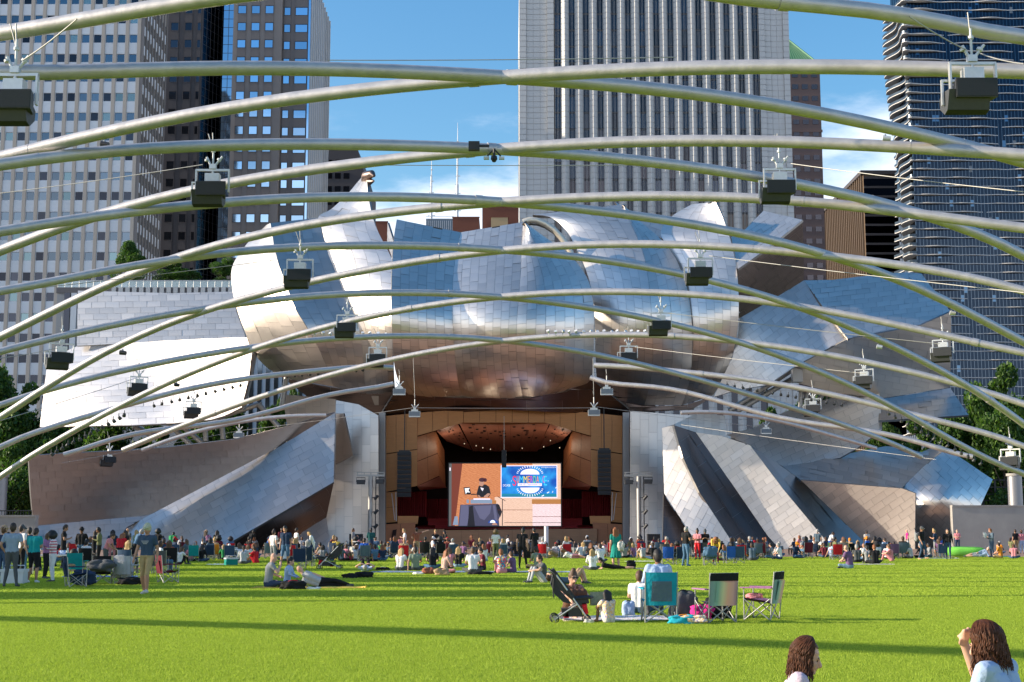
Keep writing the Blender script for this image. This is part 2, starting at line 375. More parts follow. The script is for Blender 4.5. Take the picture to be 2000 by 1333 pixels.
def masts():
    for (x, yt, yb, lab) in ((842, 308, 432, 'shorter white lattice antenna mast on the far dark rooftop'), (893, 240, 428, 'taller white needle antenna mast right of the lattice mast')):
        D = 1400; a = P(x, yb, D); h = zz(yt, D)-a.z; t = thing('antenna_mast', lab, 'antenna', a)
        b = MB(); b.tube([(0, 0, -6), (0, 0, h*.35)], 1.6, 6); b.build('lower_mast', M['frame_w'], t)
        b = MB(); b.tube([(0, 0, h*.35), (0, 0, h*.7)], 1.0, 6); b.build('middle_mast', M['frame_w'], t)
        b = MB(); b.tube([(0, 0, h*.7), (0, 0, h)], [.6, .2], 6); b.build('needle', M['frame_w'], t)
        for k in range(9):
            b = MB(); z = h*(.08+.09*k); s = 2.9-k*.22; b.box((-s, -.6, z), (s*.6 if k % 2 else s*1.4, .6, z+.7)); b.build('antenna_ring', M['galv'], t)
    t, a, c, z = box_building('office_tower', 'far dark rooftop block carrying the two antenna masts', 832, 886, 428, 1395, mat('far_blue_wall', (.12, .16, .2), .5), 60)
    b = MB()
    for k in range(14): b.box((a+k*2.1, 1394.5, z-24), (a+k*2.1+.4, 1395, z-2))
    b.build('fins', M['frame_w'], t)['kind'] = 'stuff'
    b = MB(); b.box((a, 1394.6, z-.2), (c, 1396, z+.4)); b.box((a, 1394.6, z+2.2), (c, 1395, z+2.7)); b.build('parapet_rail', M['galv'], t)
    rust = mat('rust_brown_brick', (.16, .055, .032), .85, noise=.12, nscale=.1)
    for (x0, x1, y, D, lab) in ((884, 936, 426, 900, 'low rust brown rooftop block beside the antenna base'), (942, 1022, 404, 700, 'taller rust brown block against the ribbed white tower'), (733, 757, 435, 800, 'small rust brown block seen between two steel sails')):
        t, a, c, z = box_building('brick_block', lab, x0, x1, y, D, rust, 30)
        b = MB(); b.box((a-.3, D-.3, z), (c+.3, D+.4, z+.8)); b.build('parapet', rust, t)
    D = 690; t = thing('rooftop_housing', 'small tan rooftop housing in front of the taller rust brown block', 'building')
    b = MB(); b.box((zx(959, 430, D), D, 0), (zx(992, 430, D), D+5, zz(425, D))); b.build('wall', mat('tan_panel', (.42, .30, .16), .7), t)
    b = MB(); b.box((zx(958, 430, D), D-.2, zz(425, D)), (zx(993, 430, D), D+5.2, zz(423.5, D))); b.build('roof', rust, t)
masts()
def tower_white():
    D = 300; t = thing('skyscraper', 'huge white stone skyscraper with dark vertical window strips behind the bandshell', 'building')
    zt = zz(-70, D); X = lambda x: zx(x, 200, D)
    M['aon'] = aon = mat('white_granite', (.52, .515, .50), .7, noise=.05, nscale=.3)
    br = MB(); br.box((X(1014.5), D+3, 0), (X(1546), D+58, zt)); br.build('core_wall', M['aon'], t)
    fh = 3.85; n15 = 15; sp = (X(1478)-X(1090))/14
    sw = sp*.42
    # corner blocks with stone panel courses
    pnl = []
    for (xa, xb, lab) in ((1014.5, 1082.5, 'l'), (1485.5, 1546, 'r')):
        a, c = X(xa), X(xb); b = MB(); b.box((a+.02, D+1.0, 0), (c-.02, D+3, zt)); b.build('corner_wall', M['seam'], t)
        step = 1.28
        nz = int(zt/step); cw = (c-a)/5
        grid = MB(); cnt = 0
        for i in range(nz):
            for k in range(5):
                dd = .0 if (k in (1, 2, 3) if lab == 'l' else k in (2, 3)) else -.25
                if lab == 'l': dd = (-.1, .25, .25, .25, -.3)[k]
                else: dd = (-.3, .1, .3, .3, -.1)[k]
                grid.box((a+k*cw+.04, D+.6+dd, i*step+.04), (a+(k+1)*cw-.04, D+1.0+.3, (i+1)*step-.04), 0, skip='kb')
        tag(grid.build('stone_panels', aon, t), kind='stuff')
    # piers: three faced prisms
    pm = MB(); w = (sp-sw)/2; step = 1.28
    prof = [(-w, .9), (-w, .35), (-.1, -.55), (.1, -.55), (w, .35), (w, .9)]
    for i in range(int(zt/step)):
        z0, z1 = i*step+.03, (i+1)*step-.03; v = [(x, y, z0) for x, y in prof]+[(x, y, z1) for x, y in prof]
        pm.add(v, [(k, k+1, k+7, k+6) for k in range(5)]+[(6, 7, 8, 9, 10, 11)])
    pm.box((-w+.06, .5, 0), (w-.06, .9, zt), 1)
    pme = pm.mesh('stone_pier', [aon, M['seam']])
    for i in range(14): inst('stone_pier', pme, t, (X(1090)+sp*(i+.5), D, 0))
    wm = []
    for gm in (M['glass_bk'], mat('bronze_dark_glass', (.07, .06, .065), .15, 1, rand=.3), mat('paler_bronze_panel', (.17, .13, .11), .4, .5)):  # the last, paler panel marks the mechanical floors
        b = MB(); b.box((-sw/2, .42, -fh/2+.06), (sw/2, .7, fh/2-.06), 0); b.box((-sw/2, .3, fh/2-.4), (sw/2, .5, fh/2-.06), 2)
        for x in (-sw*.5, -sw*.12, sw*.08, sw*.46): b.box((x, .15, -fh/2), (x+.045, .45, fh/2), 1)
        wm.append(b.mesh('window', [gm, M['truss'], M['dkbrown']]))
    rnd = random.Random(9)
    for i in range(15):
        for r in range(int(zt/fh)):
            z = zt-fh*(r+.5)
            if z < zz(560, D): break
            k = 2 if r in (15, 20) else (1 if rnd.random() < .25 else 0)
            inst('window', wm[k], t, (X(1090)+sp*i, D, z))
    b = MB()
    for i in range(15): b.box((X(1090)+sp*i-sw/2, D+.6, 0), (X(1090)+sp*i+sw/2, D+.9, zz(560, D)+fh))
    b.build('lower_glass', M['glass_bk'], t)['kind'] = 'stuff'
tower_white()
def tower_green():
    D = 430; t = thing('office_tower', 'brown brick tower with a steep green pyramid roof right of the white skyscraper', 'building')
    br = mat('plum_brown_brick', (.13, .085, .075), .8, noise=.1, nscale=.15)
    xa, xb = zx(1530, 300, D), zx(1603, 200, D); ze = zz(118, D)
    b = MB(); b.box((xa, D, 0), (xb, D+26, ze)); b.build('wall', br, t)
    ap = P(1549, 55, D); ap = Vector((ap.x, D+10, ap.z)); xr = zx(1591, 115, D)
    rb = MB(); rb.add([(xa, D+.2, ze), (xr, D+.2, ze), (xr, D+22, ze), (xa, D+22, ze), ap], [(0, 1, 4), (1, 2, 4), (2, 3, 4), (3, 0, 4)])
    rf = rb.build('roof', mat('green_copper_roof', (.075, .20, .10), .6, noise=.1, nscale=.3), t)
    sb = MB()
    for k in range(1, 12):
        q = Vector((xa+(xr-xa)*k/12, D+.15, ze)); sb.tube([q, q+(ap-q)*.96], .09, 4)
    sb.tube([(xr, D+.2, ze), ap], .3, 5)
    sb.build('standing_seams', mat('green_copper_seam', (.12, .27, .14), .5), rf)
    m1 = MB(); m1.box((-.95, -.1, -.8), (.95, .2, .8)); w = m1.mesh('window', mat('plum_glass', (.09, .08, .09), .15, .8))
    for r in range(24):
        for k in range(5):
            inst('window', w, t, (xb-1.9-k*3.1, D-.05, ze-5-r*3.9))
    b = MB(); b.box((xa-.2, D-.25, ze-1.6), (xb+.25, D+.3, ze-.3)); b.box((xa-.2, D-.25, ze-24), (xb+.25, D+.1, ze-23.2)); b.build('cornice', br, t)
tower_green()
def tower_bronze():
    D = 560; t = thing('office_tower', 'bronze ribbed block whose side face glows tan in the sun', 'building')
    X = zx(1688, 400, D); xr = zx(1752, 400, D); zt = zz(341, D)
    b = MB(); b.box((X, D, 0), (xr+30, D+110, zt)); b.build('wall', mat('bronze_cladding', (.13, .088, .055), .6, .0, noise=.06, nscale=.2), t)
    b = MB(); b.box((X+.05, D-.3, 0), (xr+30, D, zt-1)); b.build('dark_glass_front', M['glass_bk'], t)
    rb = MB(); rb.box((-.9, -.25, 0), (0, .25, zt)); me = rb.mesh('rib', mat('bronze_rib', (.18, .125, .078), .5, .1))
    for k in range(34): inst('rib', me, t, (X, D+1.5+k*3.2, 0))
    fb = MB(); fb.box((0, -.3, 0), (xr+30-X, 0, .9)); fm = fb.mesh('floor_band', M['dkbrown'])
    for k in range(26): inst('floor_band', fm, t, (X, D-.32, zt-2-k*4.0))
    b = MB(); b.box((X-1.2, D-.6, zt), (xr+30, D+110, zt+1.6)); b.build('parapet', M['dkbrown'], t)
tower_bronze()
def tower_wavy():
    D = 500; t = thing('residential_tower', 'dark blue glass tower with rippling white balcony slabs at the right edge', 'building')
    zt = zz(-60, D); fh = zz(200, D)-zz(216.4, D); X0 = zx(1783, 300, D); X1 = zx(2080, 300, D); back = 22
    gb = glass('deep_blue_curtain_glass', (.03, .045, .07), .07, .2)
    b = MB(); b.box((X0, D, 0), (X1, D+back, zt)); b.build('glass_wall', gb, t)
    mu = MB(); nm = 44
    for k in range(nm): 
        x = X0+(X1-X0)*k/nm; mu.box((x-.07, D-.12, 0), (x+.07, D-.01, zt))
    for k in range(8): mu.box((X0-.12, D+k*back/8-.07, 0), (X0-.01, D+k*back/8+.07, zt))
    mu.build('mullions', M['glass_dk'], t)['kind'] = 'stuff'
    curtain_mb = MB(); rnd = random.Random(5)  # curtained panes in two tones, scattered at random
    for i in range(70):
        k = rnd.randrange(nm); r = rnd.randrange(int(zt/fh)); x = X0+(X1-X0)*k/nm; z = r*fh
        curtain_mb.add([(x+.1, D-.06, z+.5), (x+(X1-X0)/nm-.1, D-.06, z+.5), (x+(X1-X0)/nm-.1, D-.06, z+fh-.3), (x+.1, D-.06, z+fh-.3)], [(0, 1, 2, 3)], rnd.choice((0, 0, 1)))
    curtain_mb.build('curtains', [mat('pale_blue_pane', (.10, .18, .28), .1, 1), mat('grey_pane', (.16, .18, .2), .4, .3)], t)['kind'] = 'stuff'
    conc = mat('white_balcony_concrete', (.56, .54, .51), .7, noise=.05, nscale=.4)
    rail = mat('dark_balcony_rail', (.05, .07, .09), .3, .6)
    nf = int(zt/fh)
    for r in range(4, nf):
        z = zt-fh*r-.3
        ph = r*.16; amp = .9+.5*math.sin(r*.23)
        def outF(x): # how far the slab stands out of the front, x metres from the corner
            return .8+.45*math.sin(x*.23+ph)+.45*math.sin(x*.5-ph*1.7)+1.0*math.exp(-((x-3)/6)**2)
        def outS(y): return 1.5+1.1*math.sin(y*.30+ph*1.3)+.8*math.sin(y*.17-ph)+amp*.5
        edge = []; inner = []
        n = 56
        for k in range(n+1):
            x = (X1-X0)*k/n; edge.append(Vector((X0+x, D-outF(x), z))); inner.append(Vector((X0+x, D+.05, z)))
        edge.reverse(); inner.reverse()
        for k in range(7):
            a = k/6*math.pi/2; ro = outF(0)*math.cos(a)+outS(0)*math.sin(a)
            edge.append(Vector((X0-math.sin(a)*ro, D-math.cos(a)*ro, z))); inner.append(Vector((X0+.05, D+.05, z)))
        for k in range(1, 25):
            y = back*k/24; edge.append(Vector((X0-max(.2, outS(y)), D+y, z))); inner.append(Vector((X0+.05, D+y, z)))
        th = .27; b = MB(); m = len(edge); up = Vector((0, 0, th))
        v = edge+[p+up for p in edge]+inner+[p+up for p in inner]
        f = []
        for k in range(m-1): f += [(k, k+m, k+1+m, k+1), (k+m, k+3*m, k+1+3*m, k+1+m), (k, k+1, k+1+2*m, k+2*m)]
        b.add(v, f)
        s_ = b.build('balcony_slab', conc, t)
        if zz(-5, D) > z > zz(800, D):
            rb = MB(); e2 = [p+Vector((0, 0, th)) for p in edge[m-31:]]; rb.add(e2+[p+Vector((0, 0, 1.0)) for p in e2], [(k, k+1, k+1+31, k+31) for k in range(30)]); rb.build('rail', rail, s_)
tower_wavy()
def terrace():
    D = 190; t = thing('terrace_building', 'grey terrace building with a glass rail and rooftop trees behind the left sails', 'building')
    a, c = zx(112, 570, D), zx(475, 570, D); z = zz(573, D)
    X = lambda x: zx(x, 600, D)
    b = MB(); b.box((a, D, 0), (c, D+22, z)); b.build('wall', mat('grey_granite', (.30, .30, .30), .7, noise=.06, nscale=.3), t)
    b = MB(); b.box((a-.1, D-.15, z), (c, D+.35, zz(562, D))); b.build('parapet', M['brown'], t)
    pb = MB(); pb.box((-.3, -.3, 0), (.3, .3, zz(562, D)-z)); pm = pb.mesh('parapet_block', M['aon'])
    for k in range(20): inst('parapet_block', pm, t, (X(222+k*13.4), D-.02, z))
    for (x0, x1, m) in ((126, 137, 'glass_bk'), (139, 150, 'spandrel')):
        q = MB(); q.box((X(x0), D-.2, 0), (X(x1), D-.02, z)); q.build('window_strip', M[m], t)
    gl = bpy.data.materials.new('clear_rail_glass'); gl.use_nodes = True; pb_ = gl.node_tree.nodes['Principled BSDF']
    pb_.inputs['Base Color'].default_value = (.5, .6, .62, 1); pb_.inputs['Roughness'].default_value = .1; pb_.inputs['Alpha'].default_value = .55; pb_.inputs['Metallic'].default_value = .4
    z1 = zz(562, D); z2 = zz(549, D)
    gb = MB(); w = (c-a)/26; gb.box((.04, .1, 0), (w-.04, .13, z2-z1)); gme = gb.mesh('rail_pane', gl)
    sb = MB(); sb.tube([(0, .1, 0), (0, .1, z2-z1+.1)], .05, 5); sme = sb.mesh('rail_post', M['galv'])
    for k in range(26): inst('rail_pane', gme, t, (a+k*w, D, z1)); inst('rail_post', sme, t, (a+k*w, D, z1))
    hb = MB(); hb.tube([(a, D+.1, z2+.05), (c, D+.1, z2+.05)], .06, 6); hb.build('handrail', M['galv'], t)
    # lower building seen through the gap under the left sail
    t2 = thing('glass_fronted_building', 'grey building with vertical window strips seen through the gap under the left bulge', 'building')
    D = 185; b = MB(); b.box((zx(478, 800, D), D, 0), (zx(760, 800, D), D+4, zz(690, D))); b.build('wall', M['spandrel'], t2)
    for k in range(12):
        q = MB(); q.box((zx(486+k*16, 800, D), D-.15, 0), (zx(494+k*16, 800, D), D, zz(695, D))); q.build('window_strip', M['glass_dk'], t2)
    t3 = thing('park_wall', 'low concrete wall at the far left of the lawn', 'wall'); D = 96
    b = MB(); b.box((zx(-120, 1000, D), D, 0), (zx(70, 1000, D), D+.6, zz(1010, D))); b.build('wall', M['concrete'], t3)
    b = MB(); b.box((zx(-120, 1000, D), D-.06, zz(1010, D)), (zx(70, 1000, D), D+.66, zz(1010, D)+.12)); b.build('coping', M['concrete'], t3)
    t3 = thing('park_wall', 'low grey concrete wall at the far right behind the bystanders', 'wall'); D = 118
    x0 = zx(1860, 1000, D); b = MB(); b.box((x0, D, 0), (zx(2150, 1000, D), D+.6, zz(990, D))); b.build('wall', M['concrete'], t3)
    b = MB(); b.box((x0, D-.06, zz(990, D)), (zx(2150, 1000, D), D+.66, zz(990, D)+.12)); b.build('coping', M['concrete'], t3)
terrace()
# ---------------------------------------------------------------- the bandshell's steel sails
def tps(pts):
    """smooth depth field through control points (x, y, D)"""
    A = np.array(pts, float); n = len(A); S = 200.0; xy = (A[:, :2]-CX)/S
    def phi(d2): return np.where(d2 > 1e-12, d2*np.log(np.maximum(d2, 1e-12))*.5, 0)
    if n < 4:
        co, *_ = np.linalg.lstsq(np.column_stack([np.ones(n), xy]), A[:, 2], rcond=None)
        return lambda x, y: co[0]+co[1]*(x-CX)/S+co[2]*(y-CX)/S
    d2 = ((xy[:, None]-xy[None])**2).sum(-1); K = phi(d2)+np.eye(n)*.03; Q = np.column_stack([np.ones(n), xy])
    L_ = np.block([[K, Q], [Q.T, np.zeros((3, 3))]]); w = np.linalg.solve(L_, np.concatenate([A[:, 2], np.zeros(3)]))
    def f(x, y):
        p = np.array([(x-CX)/S, (y-CX)/S]); r = ((xy-p)**2).sum(-1)
        return float(phi(r)@w[:n]+w[n]+w[n+1]*p[0]+w[n+2]*p[1])
    return f
def clip(poly, ax, lo, hi):
    for sgn, lim in ((1, lo), (-1, -hi)):
        out = []
        for i in range(len(poly)):
            a, b = poly[i-1], poly[i]; da, db = sgn*a[ax]-lim, sgn*b[ax]-lim
            if (da >= 0) != (db >= 0):
                t = da/(da-db); out.append((a[0]+(b[0]-a[0])*t, a[1]+(b[1]-a[1])*t))
            if db >= 0: out.append(b)
        poly = out
        if len(poly) < 3: return []
    return poly
def area(p): return abs(sum(p[i-1][0]*p[i][1]-p[i][0]*p[i-1][1] for i in range(len(p))))/2
def panel_obj(grid, n1, n2, mats, parent, cen, off, tilt, rnd):
    pass
def normal_at(S3, u, v, e=.5):
    p = S3(u, v); a = S3(u+e, v)-p; b = S3(u, v+e)-p; n = a.cross(b)
    n = n.normalized() if n.length > 1e-12 else Vector((0, -1, 0))
    return n if n.y < 0 or (abs(n.y) < .02 and n.z < 0) else -n
PIPECNT = [0]
def finish_sail(t, cells, S3, outline, m, thick=.35, tiltamp=.012, back_m=None, gap=.03, seed=0):
    """cells: list of (polygon in (u,v), is_full, (u0,u1,v0,v1)); S3 maps (u,v) to 3D"""
    rnd = random.Random(seed)
    bk = MB(); bulk = MB(); npan = 0
    cells = sorted(cells, key=lambda c: -area(c[0]))
    for ci, (poly, full, ext) in enumerate(cells):
        cu = sum(p[0] for p in poly)/len(poly); cv = sum(p[1] for p in poly)/len(poly)
        n = normal_at(S3, cu, cv); c3 = S3(cu, cv); lift = rnd.uniform(0, .012)
        ta, tb = rnd.gauss(0, tiltamp), rnd.gauss(0, tiltamp)
        e1 = n.cross(Vector((0, 0, 1))); e1 = e1.normalized() if e1.length > .01 else Vector((1, 0, 0)); e2 = n.cross(e1)
        def place(u, v, shrink=True):
            p = S3(u, v); d = p-c3
            if shrink:
                l = d.length
                if l > 1e-6: d = d*(1-min(.35, gap*.5/l))
            return c3+d+n*(lift+ta*d.dot(e1)+tb*d.dot(e2))
        if full:
            u0, u1, v0, v1 = ext; g = 3
            vs = [place(u0+(u1-u0)*i/g, v0+(v1-v0)*j/g) for j in range(g+1) for i in range(g+1)]
            fs = [(j*(g+1)+i, j*(g+1)+i+1, (j+1)*(g+1)+i+1, (j+1)*(g+1)+i) for j in range(g) for i in range(g)]
            vb = [S3(u0+(u1-u0)*i/g, v0+(v1-v0)*j/g)-n*.035 for j in range(g+1) for i in range(g+1)]; fb = fs
        else:
            vs = [place(*p) for p in poly]; vb = [S3(*p)-n*.035 for p in poly]
            cc = place(cu, cv); k = len(vs); vs = vs+[cc]; fs = [(i, (i+1) % k, k) for i in range(k)]
            vb = vb+[c3-n*.035]; fb = fs
        nn = (vs[fs[0][1]]-vs[fs[0][0]]).cross(vs[fs[0][2]]-vs[fs[0][0]])
        if nn.dot(n) < 0: fs = [tuple(reversed(f)) for f in fs]
        bk.add(vb, fs, 0, True)
        if npan < 290:
            b = MB(); b.add([p-c3 for p in vs], fs, 0, True); b.build('panel', m, t, c3); npan += 1
        else: bulk.add(vs, fs, 0, True)
    bk.build('backing_sheet', M['seam'], t)
    if bulk.v: tag(bulk.build('small_panels', m, t), kind='stuff')
    # rim: the sail's own thickness, running back from its outline
    rim = MB(); k = len(outline); fr = []; bkk = []
    cu = sum(p[0] for p in outline)/k; cv = sum(p[1] for p in outline)/k
    for p in outline:
        q = S3(*p); n = normal_at(S3, p[0]+(cu-p[0])*.02, p[1]+(cv-p[1])*.02); fr.append(q); bkk.append(q-n*thick)
    rim.add(fr+bkk, [(i, (i+1) % k, (i+1) % k+k, i+k) for i in range(k)])
    rim.build('rim', M['edge'], t)
def sail_poly(label, outline, depth, ang, pw, ph, m='steel', thick=.22, seed=0, tilt=.011, name='steel_sail', off=.5):
    t = thing(name, label, 'steel sail'); f = tps(depth); ca, sa = math.cos(math.radians(ang)), math.sin(math.radians(ang))
    # (u,v) = pixel coordinates turned by the course angle
    def S3(u, v):
        x, y = u*ca-v*sa, u*sa+v*ca; return P(x, y, f(x, y))
    ol = [(x*ca+y*sa, -x*sa+y*ca) for x, y in outline]
    us = [p[0] for p in ol]; vs = [p[1] for p in ol]
    cells = []; j = 0; v = min(vs)-1e-3
    while v < max(vs):
        o = (j % 2)*off*pw+(j % 5)*.06*pw; u = min(us)-pw+o-1e-3
        row = clip(ol, 1, v, v+ph)
        while row and u < max(us):
            q = clip(row, 0, u, u+pw)
            if len(q) > 2 and area(q) > 6:
                cells.append((q, abs(area(q)-pw*ph) < .5, (u, u+pw, v, v+ph)))
            u += pw
        v += ph; j += 1
    # denser outline for the rim
    dense = []
    for i in range(len(ol)):
        a, b = ol[i], ol[(i+1) % len(ol)]; n = max(1, int(math.hypot(b[0]-a[0], b[1]-a[1])/25))
        dense += [(a[0]+(b[0]-a[0])*k/n, a[1]+(b[1]-a[1])*k/n) for k in range(n)]
    finish_sail(t, cells, S3, dense, M[m], thick, tilt, seed=seed); return t
def cr(pts, t):
    """smooth curve through points, t in 0..1 (by arc length of the control polygon)"""
    n = len(pts)
    if n == 2: return tuple(a+(b-a)*t for a, b in zip(*pts))
    L_ = [0]
    for i in range(1, n): L_.append(L_[-1]+math.dist(pts[i][:2], pts[i-1][:2]))
    s = max(0, min(1, t))*L_[-1]; i = 0
    while i < n-2 and s > L_[i+1]: i += 1
    h = L_[i+1]-L_[i]; u = (s-L_[i])/h if h > 0 else 0
    def tan(k):
        a, b = max(0, k-1), min(n-1, k+1); d = L_[b]-L_[a]; return [(pts[b][c]-pts[a][c])/d for c in range(len(pts[0]))]
    m0, m1 = tan(i), tan(i+1)
    h00, h10, h01, h11 = 2*u**3-3*u**2+1, u**3-2*u**2+u, -2*u**3+3*u**2, u**3-u**2
    return tuple(h00*pts[i][c]+h10*h*m0[c]+h01*pts[i+1][c]+h11*h*m1[c] for c in range(len(pts[0])))
def sail_loft(label, left, right, nu, nv, m='steel', bulge=0, thick=.35, seed=0, tilt=.011, name='steel_sail', vertical=True):
    """strips running from top to bottom between two drawn edges; each edge point is (x, y, D)"""
    def under(e): return [(x, y, D+.029*25*math.log1p(math.exp((y-592)/25))) for x, y, D in e]     # the lower half tucks back under
    left, right = under(left), under(right)
    t = thing(name, label, 'steel sail')
    def S3(u, v):
        a, b = cr(left, v/100), cr(right, v/100); k = u/100
        return P(a[0]+(b[0]-a[0])*k, a[1]+(b[1]-a[1])*k, a[2]+(b[2]-a[2])*k-bulge*4*k*(1-k))
    cells = []
    for i in range(nu):
        u0, u1 = 100*i/nu, 100*(i+1)/nu; h = 100/nv; o = (.5*(i % 2)+.13*(i % 3))*h; v = -h+o
        if not vertical: pass
        while v < 100-1e-6:
            a, b = max(0, v), min(100, v+h)
            if b-a > .8: cells.append(([(u0, a), (u1, a), (u1, b), (u0, b)], True, (u0, u1, a, b)))
            v += h
    ol = [(100*k/10, 0) for k in range(10)]+[(100, 100*k/24) for k in range(24)]+[(100-100*k/10, 100) for k in range(10)]+[(0, 100-100*k/24) for k in range(24)]
    finish_sail(t, cells, S3, ol, M[m], thick, tilt, seed=seed); return t

# -- left of the stage
sail_poly('flat warm grey steel sail at upper left, a long rectangle of level courses', [(152, 568), (262, 571), (337, 573), (455, 570), (462, 610), (480, 659), (360, 664), (225, 672), (150, 676)],
          [(150, 570, 149), (150, 676, 147), (300, 620, 147), (470, 570, 147), (480, 659, 145)], -1.0, 27, 11.5, 'steel_w', seed=1)
sail_poly('broad sunlit white steel sail hanging below the level grey one at left', [(152, 676), (225, 672), (360, 664), (482, 659), (492, 690), (486, 740), (472, 796), (440, 812), (412, 820), (340, 827), (262, 831), (150, 833), (78, 834), (84, 780), (92, 713), (120, 690)],
          [(90, 713, 148), (78, 834, 145), (152, 676, 148), (262, 831, 139.5), (300, 740, 142.5), (484, 662, 137.5), (470, 797, 134)], -2.5, 34, 11.5, 'steel', seed=2)
sail_poly('narrow dark strut panel beside the white sail\'s right edge', [(492, 685), (499, 690), (476, 800), (468, 800)], [(492, 685, 137), (499, 690, 141), (468, 800, 136), (476, 800, 140)], 80, 20, 10, 'steel_d', seed=3, name='steel_strut_panel')
sail_loft('leftmost bright band of the left bulge', [(520, 440, 146), (480, 480, 145), (454, 520, 144.5), (453, 560, 143), (464, 608, 141), (480, 652, 139.5), (500, 696, 138.5), (530, 725, 139), (552, 738, 140.5)],
          [(528, 436, 141), (540, 500, 137.5), (560, 560, 134.5), (578, 605, 132.5), (600, 640, 131.5), (622, 680, 131.5), (636, 712, 132.5), (646, 738, 134), (652, 756, 136)], 5, 12, 'steel', bulge=1.0, seed=4)
sail_loft('darker seamed band on the left bulge, second from its left edge', [(528, 436, 141), (540, 500, 137.5), (560, 560, 134.5), (578, 605, 132.5), (600, 640, 131.5), (622, 680, 131.5), (636, 712, 132.5), (646, 738, 134), (652, 756, 136)],
          [(621, 426, 143.5), (644, 504, 140), (672, 570, 136.5), (690, 612, 134), (702, 645, 132.5), (708, 684, 132), (710, 715, 132.6), (712, 745, 134), (716, 772, 137)], 5, 14, 'steel_b', bulge=-.3, seed=5)
sail_loft('tall bright sail rising to a pointed tip over the left bulge', [(714, 338, 146), (697, 358, 146), (676, 382, 145.5), (645, 410, 145), (621, 426, 144), (644, 504, 140), (672, 570, 136.5), (690, 612, 134), (702, 645, 132.5), (708, 684, 132), (710, 715, 132.6), (712, 745, 134), (716, 772, 137)],
          [(717, 348, 143), (718, 372, 142), (724, 408, 140.5), (733, 440, 139), (748, 472, 137), (766, 510, 134), (766, 560, 131), (766, 600, 129.3), (766, 640, 128.6), (767, 680, 129), (768, 712, 130), (770, 740, 132), (772, 765, 135)], 5, 20, 'steel', bulge=.5, seed=6)
tip = thing('rolled_steel_tip', 'dark curled roll of steel at the very tip of the tall left sail', 'steel sail')
b = MB(); b.tube([P(712, 352, 145), P(716, 344, 143), P(727, 340, 142.4), (P(731, 344, 142))], [.4, .55, .4, .15], 9); b.build('upper_roll', M['steel_d'], tip)
b = MB(); b.tube([P(717, 362, 144), P(721, 355, 143), P(730, 354, 142.4)], [.3, .4, .12], 9); b.build('lower_roll', M['steel_d'], tip)
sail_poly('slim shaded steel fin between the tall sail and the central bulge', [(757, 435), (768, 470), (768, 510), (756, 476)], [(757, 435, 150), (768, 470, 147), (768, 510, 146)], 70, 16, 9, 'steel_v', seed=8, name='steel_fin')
# -- central bulge
cL = [(775, 429, 139), (770, 460, 136), (767, 495, 133), (765, 544, 129.5), (765, 600, 127), (766, 650, 126), (768, 690, 126.3), (772, 724, 128), (782, 752, 130.5), (800, 774, 134)]
c12 = [(900, 454, 141), (892, 490, 137.6), (886, 530, 134), (884, 575, 131), (884, 615, 129), (886, 660, 128), (889, 700, 128.3), (893, 735, 130), (898, 760, 132.5), (905, 778, 136)]
c23 = [(1022, 434, 139), (1019, 480, 135.4), (1017, 530, 131.6), (1013, 580, 128.4), (1010, 620, 126.8), (1008, 660, 126), (1009, 700, 126.4), (1013, 735, 128.2), (1018, 760, 131), (1022, 778, 134.5)]
cR = [(1024, 434, 136), (1062, 462, 137), (1100, 488, 137), (1132, 520, 136), (1152, 556, 134.5), (1159, 600, 132.5), (1160, 650, 131), (1158, 700, 131), (1152, 744, 133), (1105, 766, 135)]
sail_loft('left third of the central steel bulge, blue grey under a sloping top edge', cL, c12, 7, 19, 'steel', bulge=.3, seed=9)
sail_loft('middle third of the central steel bulge, palest, with upright strips', c12, c23, 8, 20, 'steel', bulge=.6, seed=10)
sail_loft('right third of the central steel bulge, deep blue, with a rounded shoulder', c23, cR, 8, 19, 'steel', bulge=1.6, seed=11)
# open scroll edge
sc_ = thing('scroll_rim', 'pale curved rim of the rolled opening above the central bulge', 'steel rim')
b = MB(); pts = [(1022, 434), (1034, 430), (1048, 431), (1064, 437), (1082, 449), (1096, 464), (1108, 480), (1116, 496)]
b.tube([P(x, y, 141) for x, y in pts], .33, 6); b.build('rim_tube', mat('pale_rim_metal', (.75, .68, .56), .45, .5), sc_)
b = MB(); b.tube([P(x+2, y+7, 143) for x, y in pts], .2, 6); b.build('inner_rim_tube', M['edge'], sc_)
b = MB()
for k in range(7):
    x, y = pts[k]; b.tube([P(x, y, 141), P(x+2, y+7, 143)], .1, 4)
b.build('rim_brace', M['edge'], sc_)
# -- right bulge
r1L = [(1040, 420, 146), (1075, 425, 145), (1105, 450, 144), (1128, 490, 142), (1150, 545, 139.5), (1160, 600, 137), (1162, 650, 135.7), (1163, 690, 135.7), (1164, 720, 137), (1166, 748, 140), (1170, 775, 144)]
r12 = [(1215, 400, 145.5), (1228, 430, 143), (1244, 463, 140.8), (1258, 502, 138.5), (1266, 545, 136.4), (1271, 592, 134.6), (1274, 640, 133.6), (1275, 680, 133.6), (1274, 720, 135), (1268, 755, 137.5), (1258, 792, 142)]
r23 = [(1218, 402, 145), (1256, 438, 144), (1286, 463, 142.8), (1312, 493, 141.4), (1330, 528, 140), (1342, 562, 138.6), (1349, 605, 137), (1352, 645, 136), (1352, 685, 136), (1350, 720, 137), (1344, 755, 139), (1332, 792, 143)]
r3R = [(1398, 395, 142), (1415, 433, 140.5), (1432, 489, 139), (1441, 545, 137.5), (1443, 600, 136.5), (1441, 640, 136), (1434, 680, 136), (1424, 712, 136.8), (1411, 738, 138), (1394, 772, 141)]
